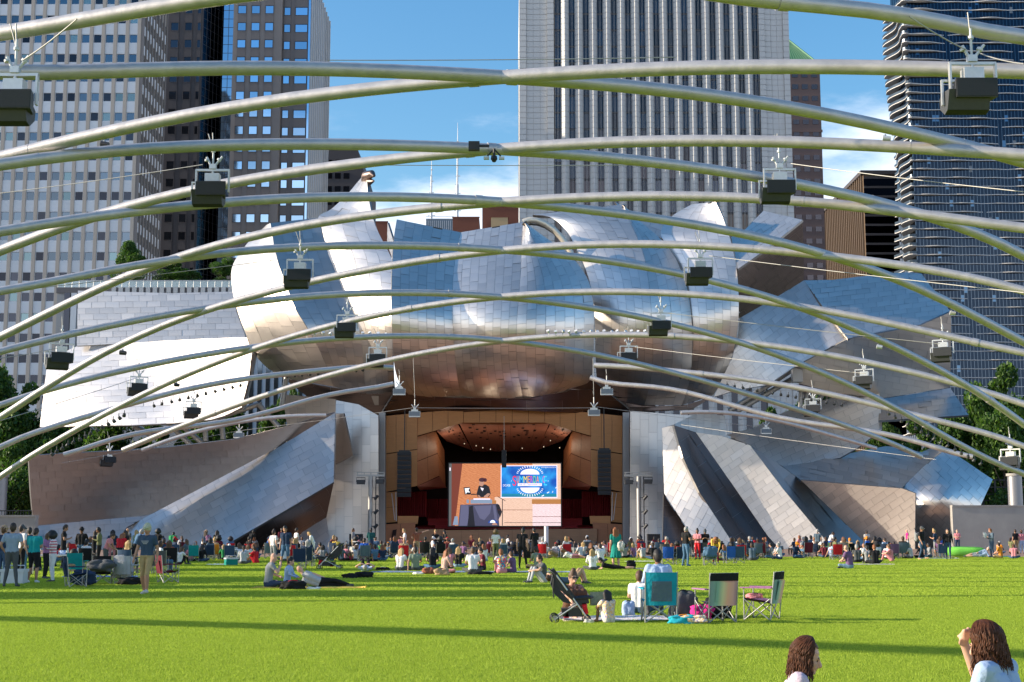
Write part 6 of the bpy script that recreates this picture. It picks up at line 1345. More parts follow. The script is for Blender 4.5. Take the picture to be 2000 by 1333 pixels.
def lump(name, label, cat, loc, size, m, rz=0, seed=0, parts=None):
    """slumped soft bag or bundle with folds"""
    b = MB(); n, k = 30, 16; v = []; sx_, sy_, sz_ = size
    for j in range(k+1):
        ph = -math.pi/2+math.pi*j/k; cz, sz1 = math.cos(ph), math.sin(ph)
        for i in range(n):
            a = 6.2832*i/n; ca, sa = math.cos(a), math.sin(a); q = 1/(abs(ca)**3.2+abs(sa)**3.2)**(1/3.2); r = cz**.45*q*.9
            nz = mnoise.noise(Vector((ca*1.6+seed*7.1, sa*1.6, sz1*1.5)))*.42+mnoise.noise(Vector((ca*4+seed*3.3, sa*4, sz1*3.5)))*.20+abs(mnoise.noise(Vector((ca*7+seed, sa*7, sz1*2))))*-.16
            r *= 1+nz; z = sz_*(.5+.5*(abs(sz1)**.7)*(1 if sz1 > 0 else -1)*(1+nz*.8)); v.append((ca*r*sx_, sa*r*sy_, max(0, z)))
    b.add(v, [(j*n+i, j*n+(i+1) % n, (j+1)*n+(i+1) % n, (j+1)*n+i) for j in range(k) for i in range(n)], 0, True)
    t = thing(name, label, cat, loc, rz); b.build('body', m, t)
    h = MB(); pts = [(math.cos(a)*sx_*.4, -sy_*.2, sz_*.85+math.sin(a)*sz_*.22) for a in np.linspace(0, math.pi, 9)]; h.tube(pts, .011, 5); h.build('strap', M['black'] if parts is None else parts, t); return t
def blanket(label, loc, w, d, m, rz=0, seed=0):
    b = MB(); rnd = random.Random(seed); n = 14; v = [(w*(i/n-.5)+rnd.uniform(-.03, .03), d*(j/n-.5)+rnd.uniform(-.03, .03), .035+.02*math.sin(i*1.3+seed)*math.sin(j*1.1)+rnd.uniform(0, .012)) for j in range(n+1) for i in range(n+1)]
    f = [(j*(n+1)+i, j*(n+1)+i+1, (j+1)*(n+1)+i+1, (j+1)*(n+1)+i) for j in range(n) for i in range(n)]
    k = len(v); v += [(x, y, .004) for x, y, z in v]
    rim = [i for i in range(n+1)]+[(j+1)*(n+1)+n for j in range(n)]+[n*(n+1)+n-1-i for i in range(n)]+[(n-1-j)*(n+1) for j in range(n-1)]
    f += [(rim[i], rim[(i+1) % len(rim)], rim[(i+1) % len(rim)]+k, rim[i]+k) for i in range(len(rim))]
    b.add(v, f, 0, True); o = b.build('picnic_blanket', m, None, loc); o.rotation_euler = (0, 0, rz); tag(o, label, 'blanket'); return o
def cooler(loc, label, m, rz=0, s=1):
    t = thing('cooler', label, 'cooler', loc, rz); b = MB(); b.box((-.28, -.18, 0), (.28, .18, .30)); b.build('body', m, t); b = MB(); b.box((-.30, -.20, .302), (.30, .20, .37)); b.build('lid', M['frame_w'], t)
    h = MB(); h.tube([(-.26, 0, .37), (-.26, 0, .46), (.26, 0, .46), (.26, 0, .37)], .012, 5); h.build('handle', M['frame_w'], t); t.scale = (s, s, s)
def stroller(loc, rz, label, sx_=1):
    t = thing('stroller', label, 'stroller', loc, rz); t.scale = (sx_, 1, 1) if sx_ > 0 else (1, 1, 1)
    def w(x, y, r=.085):
        b = MB(); pts = [(x+math.cos(a)*r*.86, y, r+math.sin(a)*r*.86) for a in np.linspace(0, 2*math.pi, 17)]; b.tube(pts, .014, 6, cap=False); tyre = b.build('wheel', M['black'], t)
        b = MB(); b.tube([(x, y-.02, r), (x, y+.02, r)], .022, 8)
        for k in range(5): a = k*1.2566; b.tube([(x, y, r), (x+math.cos(a)*r*.8, y, r+math.sin(a)*r*.8)], .007, 4)
        b.build('hub', M['truss'], tyre)
    for y in (-.24, .24):
        w(-.27, y); w(.31, y, .075)
        b = MB(); b.tube([(-.24, y, .86), (.30, y, .12)], .015, 7); b.build('frame_tube', M['galv'], t)
        b = MB(); b.tube([(.13, y, .34), (-.25, y, .09)], .014, 7); b.build('rear_leg', M['galv'], t)
        b = MB(); b.tube([(-.02, y-.02, .56), (-.02, y+.02, .56)], .04, 8); b.tube([(-.02, y, .56), (.06, y, .45)], .02, 6); b.build('hinge', M['black'], t)
    b = MB(); b.tube([(-.25, -.24, .86), (-.36, -.22, .95), (-.37, 0, .96), (-.36, .22, .95), (-.25, .24, .86)], .02, 7); b.build('handle', M['black'], t)
    def pad(name, pts, th, m):
        b = MB(); q = [Vector((x, 0, z)) for x, z in pts]; n = len(q); v = []
        for y in (-.21, .21): v += [p+Vector((0, y, 0)) for p in q]
        b.add(v, [tuple(range(n)), tuple(reversed(range(n, 2*n)))]+[(i, i+n, (i+1) % n+n, (i+1) % n) for i in range(n)]); b.build(name, m, t)
    pad('seat_back', [(-.34, .93), (-.28, .98), (-.10, .74), (.14, .44), (.10, .36), (-.18, .60)], 0, M['black'])
    pad('canopy', [(-.18, .60), (-.30, .86), (-.34, .70), (-.27, .52), (-.12, .38), (.05, .34)], 0, M['grille'])
    pad('seat', [(.10, .36), (.14, .46), (.34, .43), (.35, .36), (.20, .33)], 0, M['black']); pad('footrest', [(.22, .36), (.30, .36), (.34, .18), (.28, .16)], 0, cloth('red')); pad('basket', [(-.15, .26), (.20, .27), (.24, .12), (-.12, .12)], 0, M['black'])
    b = MB(); b.tube([(.06, -.22, .44), (.36, -.2, .46), (.42, 0, .46), (.36, .2, .46), (.06, .22, .44)], .026, 7); b.build('bumper_bar', M['black'], t)
    b = MB(); b.tube([(-.29, -.24, .80), (-.30, -.25, .6), (-.29, -.25, .46)], .012, 5); b.build('strap', M['black'], t)
    pad('cloth_loop', [(-.1, .10), (-.04, .22), (-.01, .10)], 0, cloth('red'))
    return t
# ---------------------------------------------------------------- the group sitting nearest the viewer
RB = rainbow()
chair(G(1287, 1218), R(3), 'teal camp chair with grey mesh back and a seated man in it', 'teal', 'slate', s=1.04, fabm=cloth((.015, .30, .40)))
person(G(1287, 1208)+V(0, .1, 0), 'chair', R(3), 'man in light blue hooded top sitting in the teal camp chair', BRN, 'black', 'short', 'lblue', 'dgrey', sleeve='long', h=1.78, fat=1.12)
chair(G(1398, 1218), R(20), 'camp chair with rainbow mesh back and black headband, left of two alike', 'purple', s=1.02, fabm=cloth('slate'), panm=RB, arm='mauve')
chair(G(1488, 1213), R(62), 'narrower looking rainbow camp chair turned sideways, right of two alike', 'purple', s=1.02, fabm=cloth('slate'), panm=RB, arm='mauve')
for ch in [o for o in C.objects if o.type == 'EMPTY' and o.get('label', '').find('rainbow') >= 0]:
    for c in ch.children:
        if c.name.startswith('backrest'): c.material_slots[0].material = RB
        if c.name.startswith('seat'): c.material_slots[0].material = cloth('purple')
    b = MB(); vv = []
    for j in range(3):
        for i in range(9): u = i/8; z = .75+.0675*j; yb = -.26-.08*(z-.32)/.56-.05*4*u*(1-u); vv += [(-.275+.55*u, yb-.024, z), (-.275+.55*u, yb+.014, z)]
    ff = []
    for j in range(2):
        for i in range(8): p0 = (j*9+i)*2; p1 = p0+2; p2 = p1+18; p3 = p0+18; ff += [(p0, p1, p2, p3), (p0+1, p3+1, p2+1, p1+1)]
    b.add(vv, ff, 0, True); b.build('headband', cloth('black'), ch)
    b = MB(); b.tube([(-.27, -.26, .33), (-.27, -.345, .88), (.27, -.345, .88), (.27, -.26, .33)], .011, 5); b.build('piping', M['frame_w'], ch)
stroller(G(1112, 1217), 0, 'black folding stroller with silver tubes beside the woman in sunglasses')
w1 = person(G(1116, 1211)+V(0, .45, 0), 'knees', R(200), 'woman in sunglasses and patterned dress sitting behind the black stroller', FAIR, 'brown', 'bun', 'brown', 'brown', 'skin', 'skin', topp='flower', skirt=True, h=1.68, vox=.014)
b = MB(); 
for s in (-1, 1): b.tube([(s*.034, .26, .80), (s*.034, .272, .80)], .024, 8)
b.box((-.08, .245, .797), (.08, .262, .807)); b.build('sunglasses', M['black'], w1)
person(G(1190, 1219), 'knees', R(25), 'small girl with a dark bob in an orange and white patterned dress reading', TAN, 'black', 'long', 'offwhite', 'offwhite', 'skin', 'skin', topp='tropic', h=1.12, fat=1.05, vox=.014)
person(G(1250, 1203)+V(0, .3, 0), 'cross', R(-20), 'person in white top and jeans sitting on the blanket left of the teal chair', FAIR, 'brown', 'short', 'white', 'denim', h=1.6)
t = thing('picture_book', 'open picture book held up in front of the small girl', 'book', G(1168, 1216)+V(0, .1, .30), R(25)); b = MB(); b.box((-.15, -.008, 0), (.15, .008, .24)); b.build('cover', mat('printed_page', (.42, .36, .22), .6, noise=.5, nscale=14), t); b = MB(); b.box((-.145, -.014, .005), (.145, -.0085, .235)); b.build('page', mat('printed_page_back', (.34, .33, .20), .6, noise=.6, nscale=18), t)
blanket('pale patterned picnic blanket under the small girl and the sitters', G(1215, 1213)+V(0, .3, 0), 2.3, 1.3, cloth('offwhite', 'flower'), .1, 1)
lump('beach_bag', 'bright teal and rainbow striped bag lying right of the teal chair', 'bag', G(1338, 1221), (.34, .17, .17), cloth((.02, .36, .46)), .1, 12, cloth('orange')); lump('beach_towel', 'rolled rainbow towel on top of the teal bag', 'towel', G(1352, 1221)+V(0, -.05, .04), (.26, .13, .13), cloth('orange', 'tropic'), -.2, 3, cloth('pink'))
lump('duffel_bag', 'pink round bag under the left rainbow chair', 'bag', G(1372, 1212), (.22, .18, .28), cloth('hotpink'), 0, 4); lump('backpack', 'black backpack under the left rainbow chair', 'backpack', G(1402, 1210), (.28, .2, .36), cloth('black'), 0, 5); lump('tote_bag', 'dark standing tote between the teal and rainbow chairs', 'bag', G(1335, 1208), (.28, .16, .5), cloth('dgrey'), 0, 6)
lump('cloth_bundle', 'pale crumpled cloth on the grass left of the small girl', 'cloth', G(1150, 1219), (.1, .08, .08), cloth('offwhite'), 0, 7); lump('cloth_bundle', 'purple folded cloth on the seat of the right rainbow chair', 'cloth', G(1478, 1213)+V(-.03, 0, .40), (.16, .12, .1), cloth('pink'), 0, 8)
lump('gift_bag', 'pale lilac gift bag standing on the blanket', 'bag', G(1228, 1206), (.13, .09, .3), cloth('lblue'), 0, 9); b = MB()
# ---------------------------------------------------------------- two women close to the viewer, lower right
def locks(n, hd, ax, fw, sd, length, m, parent, seed=0, wav=.012, r0=.0085, back=1.0, face=.62, out=.0):
    rnd = random.Random(seed); b = MB()
    for i in range(n):
        az = rnd.uniform(-math.pi*face, math.pi*face) if rnd.random() < .75 else rnd.uniform(-math.pi, math.pi)*face     # 0 = back of the head
        el = rnd.uniform(.0, 1.0)**.8*1.5; L_ = length*rnd.uniform(.82, 1.08); ph = rnd.uniform(0, 6.28); fr = rnd.uniform(40, 60); rr = rnd.uniform(.98, 1.10)
        d = (-fw*math.cos(az)+sd*math.sin(az)); pts = []; step = .018; cur = 1.55 if rnd.random() < .5 else el+.2; s = 0
        while s < L_:
            if cur > -.25: p = hd+ax*.02+(d*math.cos(cur)*.108*rr*(1+out*s)+ax*math.sin(cur)*.118*rr); cur -= step/.11; base = p
            else: base = base+Vector((0, 0, -step))+d*(.0028*(1+s*2)); p = base
            wv = wav*min(1, s/.12); pts.append(p+sd*math.sin(s*fr+ph)*wv+fw*math.cos(s*fr*1.1+ph)*wv*.8); s += step
        if len(pts) > 3: b.tube(pts, [r0*(.7+.5*min(1, k/3))*(1-.75*max(0, (k-len(pts)+5))/5) for k in range(len(pts))], 5, cap=False)
    return b.build('hair', m, parent)
def near_woman(loc, rz, label, skin, top, hairm, arm=False, h=1.66, seed=0, length=.34, tp='cross'):
    J = skeleton(tp); ex = []
    J['shL'] = J['shL']+V(-.01, 0, .03); J['shR'] = J['shR']+V(.01, 0, .03)
    if arm:
        J['elR'] = V(.22, .30, .58); J['wrR'] = V(.08, .315, .79); J['haR'] = V(.025, .285, .845)
        w, hd_ = J['wrR'], J['haR']; u = (hd_-w).normalized(); side = V(-.15, .5, -.85).normalized()
        for k, ln in enumerate((.062, .072, .070, .055)):
            a = w+u*.075+side*(.030-.021*k)*1.0; kn = a+u*ln*.6+V(.012, -.004, -.002); ex += [(a, kn, .0105, .0095, 0), (kn, kn+V(.018, -.016, -.022)*(ln/.06), .0095, .0078, 0)]
        a = w+u*.03+side*.035; ex += [(a, a+u*.04+side*.022, .013, .010, 0), (a+u*.04+side*.022, a+u*.072+side*.02, .010, .008, 0)]
    me = body_mesh(tp, 'bald', False, False, .0075, .92, J, ex, True); o = bpy.data.objects.new('person', me); link(o); s = h/1.745; o.location = loc; o.rotation_euler = (0, 0, rz); o.scale = (s,)*3
    tm = cloth(top)
    for i, m in enumerate([skin, hairm, tm, cloth('jeans'), cloth('jeans'), cloth('white'), tm if not arm else skin, tm]): o.material_slots[i].link = 'OBJECT'; o.material_slots[i].material = m
    tag(o, label, 'person'); hd, ax, fw, sd, e = J['hd'], J['ax'], J['fw'], J['sd'], J['e']
    b = MB(); # scalp under the locks
    n, k = 24, 12; v = []
    for j in range(k+1):
        for i in range(n):
            a = 6.2832*i/n; phi = -.55+(math.pi/2+.55)*j/k; cx_ = math.cos(a)
            fr = 1.0; lim = phi
            if cx_ > .45: lim = max(phi, .62+.3*(1-cx_)) if True else phi
            d = fw*cx_+sd*math.sin(a); v.append(hd+ax*.015-fw*.008+(d*math.cos(lim)*.101+ax*math.sin(lim)*.112))
    b.add(v, [(j*n+i, j*n+(i+1) % n, (j+1)*n+(i+1) % n, (j+1)*n+i) for j in range(k) for i in range(n)], 0, True); b.build('scalp_hair', hairm, o)
    locks(1000, hd, ax, fw, sd, length, hairm, o, seed, face=.60, wav=.0085, r0=.0042)
    for s_ in (-1, 1):
        q = e+sd*s_*.031-fw*.004+ax*(-.006)
        b = MB(); b.tube([q-sd*.012, q, q+sd*.012], [.003, .0062, .003], 6); b.build('eye', M['black'], o)
        b = MB(); b.tube([q+ax*.020-sd*s_*.014+fw*.006, q+ax*.026+fw*.006, q+ax*.019+sd*s_*.018], [.0028, .0035, .002], 5); b.build('eyebrow', hairm, o)
    b = MB(); b.tube([e-ax*.058-sd*.018+fw*.005, e-ax*.057+fw*.0115, e-ax*.058+sd*.018+fw*.005], [.003, .0062, .003], 6); b.tube([e-ax*.068-sd*.014+fw*.003, e-ax*.069+fw*.0085, e-ax*.068+sd*.014+fw*.003], [.003, .0058, .003], 6); b.build('lips', mat('lips', (.45, .16, .14), .5), o)
    return o
hb = mat('wavy_brown_hair', (.075, .027, .012), .55, noise=.7, nscale=45, spec=.22)
q = P(1572, 1278, 9.7); near_woman((q.x-.12, 9.7, q.z-.775), R(-98), 'young woman in pale pink top with wavy brown hair, in profile at the bottom edge', FAIR, (.56, .46, .54), hb, False, 1.66, 3, .25)
q = P(1938, 1256, 9.0); near_woman((q.x+.06, 9.0-.08, q.z-.80), R(48), 'woman in pale blue top shading her eyes with one hand, lower right corner', FAIR, (.36, .47, .66), hb, True, 1.74, 5, .28)
# ---------------------------------------------------------------- people one can tell apart
def pp(x, y, pose, rz, label, **k): return person(G(x, y), pose, R(rz), label, **k)
pp(20, 1148, 'pocket', 8, 'man in grey blue polo and slate trousers with his back turned, far left', skin=TAN, hair='dark', top='slate', leg='dgrey', h=1.84, fat=1.1).material_slots[2].material = cloth((.27, .34, .42))
pp(64, 1140, 'phone', -12, 'stocky man in turquoise shirt and black shorts at far left', skin=TAN, hair='dark', top='teal', leg='black', low='skin', shoe='white', h=1.72, fat=1.3)
pp(101, 1138, 'phone', 95, 'woman with dark curls in pink striped sweater and white trousers', skin=BRN, hair='black', hs='afro', top='pink', topp='stripe', leg='white', sleeve='long', h=1.60, fat=1.1)
pp(88, 1132, 'phone', -90, 'woman in mauve top facing the striped sweater', skin=FAIR, hair='brown', hs='long', top='mauve', leg='black', sleeve='long', h=1.58)
pp(3, 1140, 'stand', -20, 'person in navy top and straw hat cut by the left edge', skin=TAN, hair='brown', top='navy', leg='denim', hat='brim', hatc='tan', h=1.78)
pp(38, 1128, 'stand', -30, 'tall man in dark cap and white shirt behind the polo man', skin=FAIR, hair='dark', top='white', leg='black', hat='cap', hatc='dgrey', h=1.82)
pp(54, 1124, 'stand', 20, 'person in navy hoodie between the polo and turquoise shirts', skin=TAN, hair='black', top='navy', leg='jeans', sleeve='long', h=1.74)
pp(122, 1112, 'phone', -75, 'man in black tee shirt standing in profile, facing right', skin=TAN, hair='dark', top='black', leg='black', h=1.90)
pp(157, 1108, 'pocket', 175, 'man in black jacket and blue jeans facing the viewer', skin=BRN, hair='black', hs='short', top='black', leg='jeans', sleeve='long', hat='brim', hatc='black', h=1.78)
pp(192, 1108, 'phone', 100, 'man in olive sweater holding a drink, left of the walking man', skin=BRN, hair='black', hs='short', top='olive', leg='black', sleeve='long', h=1.80)
pp(182, 1104, 'phone', -60, 'woman in black behind the olive sweater', skin=BRN, hair='dark', hs='long', top='black', leg='black', sleeve='long', h=1.66)
pp(218, 1104, 'folded', 12, 'woman in navy top and pink trousers with long black hair', skin=DRK, hair='black', hs='verylong', top='navy', leg='pink', sleeve='long', h=1.66)
pp(245, 1104, 'phone', 85, 'woman in black sleeveless top and long brown skirt', skin=FAIR, hair='dark', hs='long', top='black', leg='dgrey', skirt='maxi', h=1.66)
pp(264, 1100, 'stand', 60, 'blond woman in pale green top just behind the walking man', skin=FAIR, hair='blond', hs='long', top='sage', leg='jeans', sleeve='long', h=1.66)
pp(248, 1092, 'stand', 150, 'bald man behind the woman with the brown skirt', skin=TAN, hair='bald', hs='bald', top='dgrey', leg='black', h=1.78)
w = pp(284, 1163, 'walk', 168, 'man in navy tee shirt, khaki shorts and pale cap walking towards the viewer', skin=TAN, hair='grey', top='slate', leg='khaki', low='skin', shoe='offwhite', hat='cap', hatc='khaki', h=1.80, vox=.014); w.material_slots[2].material = cloth((.045, .075, .12)); w.material_slots[7].material = cloth((.50, .48, .32))
b = MB(); 
for i, (ww, zz_) in enumerate(((.20, 1.335), (.16, 1.305), (.11, 1.27))): b.box((-ww/2, .118, zz_), (ww/2, .124, zz_+.014))
b.build('chest_print', cloth('lgrey'), w)
pp(307, 1094, 'folded', -20, 'woman in black with curly dark hair right of the walking man', skin=BRN, hair='black', hs='afro', top='black', leg='black', h=1.70)
pp(335, 1092, 'lean', 0, 'stooping woman in bright green top and pale jeans', skin=DRK, hair='black', top='green', leg='ljeans', h=1.66, fat=1.2)
pp(401, 1092, 'stand', -20, 'woman in straw hat with a pink shoulder bag', skin=BRN, hair='dark', hs='long', top='navy', leg='black', hat='brim', hatc='tan', h=1.66); lump('shoulder_bag', 'bright pink bag on the back of the woman in the straw hat', 'bag', G(408, 1092)+V(0, -.3, 1.05), (.17, .1, .32), cloth('mauve'), 0, 3)
pp(423, 1090, 'folded', 20, 'woman in black vest with long curly auburn hair', skin=BRN, hair='dark', hs='verylong', top='black', leg='maroon', h=1.64)
pp(487, 1088, 'lean', -40, 'man in black polo and black cap leaning to the right', skin=DRK, hair='black', top='black', leg='black', hat='cap', hatc='black', h=1.80)
pp(533, 1104, 'stand', -35, 'woman in white sleeveless blouse looking at the ground', skin=FAIR, hair='dark', hs='bun', top='white', leg='grey', h=1.66)
pp(557, 1110, 'stand_rest', 172, 'man in navy patterned tee shirt and denim shorts looking down', skin=TAN, hair='black', top='navy', topp='flower', leg='jeans', low='skin', h=1.84).material_slots[2].material = cloth('navy')
pp(578, 1092, 'stand', -60, 'man in white tee shirt right of the patterned tee shirt', skin=BRN, hair='black', top='white', leg='grey', h=1.78)
pp(612, 1092, 'lean', 100, 'blond woman in white leaning over the chairs', skin=FAIR, hair='blond', hs='long', top='white', leg='white', sleeve='long', h=1.68)
pp(724, 1086, 'folded', 10, 'person in dark green raincoat by the left lighting tower', skin=DRK, hair='black', top=(.02, .10, .10), leg='navy', sleeve='long', skirt=True, h=1.80)
pp(790, 1086, 'phone', 100, 'woman in white top and wide jeans by the stage\'s left edge', skin=FAIR, hair='blond', hs='bun', top='white', leg='ljeans', h=1.74); lump('tote_bag', 'pale tote hanging at the side of the woman in wide jeans', 'bag', G(781, 1086)+V(0, 0, .62), (.16, .08, .45), cloth('pink'), 0, 3)
pp(813, 1090, 'point', 15, 'person in rust brown top pointing to the right with a raised arm', skin=FAIR, hair='dark', top='rust', leg='tan', h=1.80)
pp(850, 1086, 'folded', 190, 'woman in black tee shirt with folded arms before the stage', skin=TAN, hair='blond', hs='bun', top='black', leg='dgrey', h=1.66)
pp(869, 1086, 'phone', 120, 'woman in black with long black hair before the stage', skin=TAN, hair='black', hs='verylong', top='black', leg='black', h=1.64)
pp(968, 1094, 'stand', 0, 'woman with big curly afro in white oversized tee shirt', skin=TAN, hair='auburn', hs='afro', top='white', leg='olive', h=1.66).material_slots[1].material = mat('hair_golden_brown', (.16, .10, .04), .6, noise=.4, nscale=25)
pp(1020, 1112, 'stand_rest', -12, 'slim person in black crop top and wide black trousers, back turned', skin=FAIR, hair='black', hs='pony', top='black', leg='black', h=1.76, fat=.9, hat='cap', hatc='black')
pp(1044, 1098, 'phone', 25, 'person in long loose black dress beside the crop top', skin=TAN, hair='black', hs='short', top='black', leg='black', skirt=True, sleeve='long', h=1.78)
d_ = pp(1203, 1113, 'stand', 10, 'woman in green summer dress with auburn hair and a cream shoulder bag', skin=FAIR, hair='auburn', hs='long', top='emerald', leg='emerald', low='skin', shoe='skin', skirt=True, h=1.76)
lump('shoulder_bag', 'cream bag hanging on the hip of the woman in the green dress', 'bag', G(1212, 1113)+V(.02, -.25, .80), (.16, .08, .38), cloth('offwhite'), 0, 4)
pp(1340, 1107, 'phone', -50, 'grey haired man in black tee shirt and blue jeans beside the chairs', skin=TAN, hair='grey', top='black', leg='jeans', shoe='jeans', h=1.84)
pp(1363, 1094, 'folded', 150, 'woman with a dark top knot in pink and black clothes', skin=BRN, hair='black', hs='bun', top='pink', leg='red', h=1.72)
pp(1378, 1094, 'phone', 170, 'man in black cap and black tee shirt reading a leaflet', skin=TAN, hair='dark', top='black', leg='dgrey', hat='cap', hatc='dgrey', h=1.72)
pp(1398, 1102, 'bend', 175, 'woman in yellow cardigan bending over a camp chair', skin=FAIR, hair='auburn', hs='long', top='yellow', leg='maroon', sleeve='long', h=1.72)
pp(1598, 1088, 'stand', -20, 'grey haired man in slate tee shirt standing before the slanting panels', skin=TAN, hair='grey', top='slate', leg='dgrey', h=1.72)
pp(1621, 1084, 'lean', -80, 'person in white top stooping to the right', skin=TAN, hair='dark', top='white', leg='blue', h=1.66)
w = pp(1802, 1094, 'walk', -140, 'man in black tee shirt, jeans and cap with a grey backpack', skin=TAN, hair='dark', top='black', leg='denim', shoe='tan', hat='cap', hatc='dgrey', h=1.86); lump('backpack', 'grey backpack on the man in the black cap', 'backpack', G(1797, 1094)+V(-.1, .15, 1.05), (.15, .13, .48), cloth('grey'), .5, 5)
pp(1828, 1090, 'phone', 60, 'woman in navy vest and grey shorts seen from behind', skin=TAN, hair='blond', hs='bun', top='navy', leg='grey', low='skin', h=1.74)
pp(1853, 1094, 'walk', 160, 'woman in black jacket and dark jeans with sunglasses walking forward', skin=FAIR, hair='dark', hs='verylong', top='black', leg='denim', sleeve='long', h=1.74)
pp(1773, 1076, 'stand', 90, 'bald man in bright red shirt before the rose sail', skin=FAIR, hair='bald', hs='bald', top='hotpink', leg='dgrey', h=1.72)
pp(1871, 1078, 'folded', 170, 'person in pink shirt holding a navy bundle', skin=FAIR, hair='bald', hs='short', top='pink', leg='navy', h=1.70)
pp(1938, 1090, 'phone', 100, 'person with auburn hair in grey jumper reading a folded paper', skin=FAIR, hair='auburn', hs='short', top='slate', leg='denim', sleeve='long', h=1.78); t = thing('folded_paper', 'white folded paper held by the reader at right', 'paper', G(1925, 1090)+V(0, 0, 1.25), .4); b = MB(); b.box((-.11, -.006, 0), (.11, .006, .3)); b.build('sheet', cloth('white'), t); b = MB(); b.box((-.1, -.10, -.02), (.1, -.09, .24)); b.build('sheet', cloth('white'), t)
pp(1985, 1082, 'stand', 10, 'man in black shirt and khaki trousers near the right edge', skin=TAN, hair='dark', top='black', leg='khaki', h=1.72)
pp(1997, 1082, 'stand', 0, 'person in pink and lilac cut by the right edge', skin=FAIR, hair='brown', top='pink', leg='lblue', h=1.68)
# on the grass
pp(523, 1150, 'cross_eat', -70, 'bearded bald man in grey tee shirt sitting and raising one hand', skin=FAIR, hair='bald', hs='bald', top='grey', leg='navy', low='skin', h=1.92, vox=.014)
pp(560, 1146, 'cross', -95, 'boy in pale blue striped shirt between the two grey tee shirts', skin=FAIR, hair='black', hs='short', top='lblue', leg='navy', sleeve='long', h=1.62)
pp(598, 1149, 'side_lie', 8, 'bald man in grey tee shirt and black trousers reclining on his side', skin=FAIR, hair='bald', hs='bald', top='lgrey', leg='black', h=1.72, vox=.014)
blanket('mustard yellow blanket under the three men on the grass', G(605, 1150), 3.2, 1.0, cloth('yellow'), 0, 2); lump('backpack', 'black backpack with a red strap in front of the three men', 'backpack', G(573, 1153), (.38, .2, .26), cloth('black'), .1, 6, cloth('red')); lump('cloth_bundle', 'white crumpled towel in front of the reclining man', 'towel', G(612, 1153), (.2, .1, .09), cloth('white'), 0, 8)
pp(713, 1118, 'back_knees', 5, 'person in lilac top lying back with hands behind the head', skin=FAIR, hair='grey', top='lblue', leg='black', h=1.75, fat=1.1); lump('backpack', 'black backpack pillow under the lilac lying person', 'backpack', G(711, 1130), (.36, .2, .22), cloth('black'), 0, 9); lump('backpack', 'black backpack left of the lilac lying person', 'backpack', G(683, 1131), (.28, .18, .18), cloth('black'), .3, 10)
lump('folded_jacket', 'black and cream jacket dropped on the grass', 'jacket', G(747, 1115), (.33, .2, .14), cloth('black'), 0, 11, cloth('offwhite'))
pp(475, 1103, 'cross', 10, 'woman in pale sweater with dark tied hair, back turned', skin=TAN, hair='dark', hs='pony', top='lgrey', leg='dgrey', sleeve='long', h=1.75); pp(500, 1101, 'knees', 60, 'girl in red dress kneeling beside the pale sweater', skin=TAN, hair='dark', hs='pony', top='red', leg='red', low='skin', skirt=True, h=1.62)
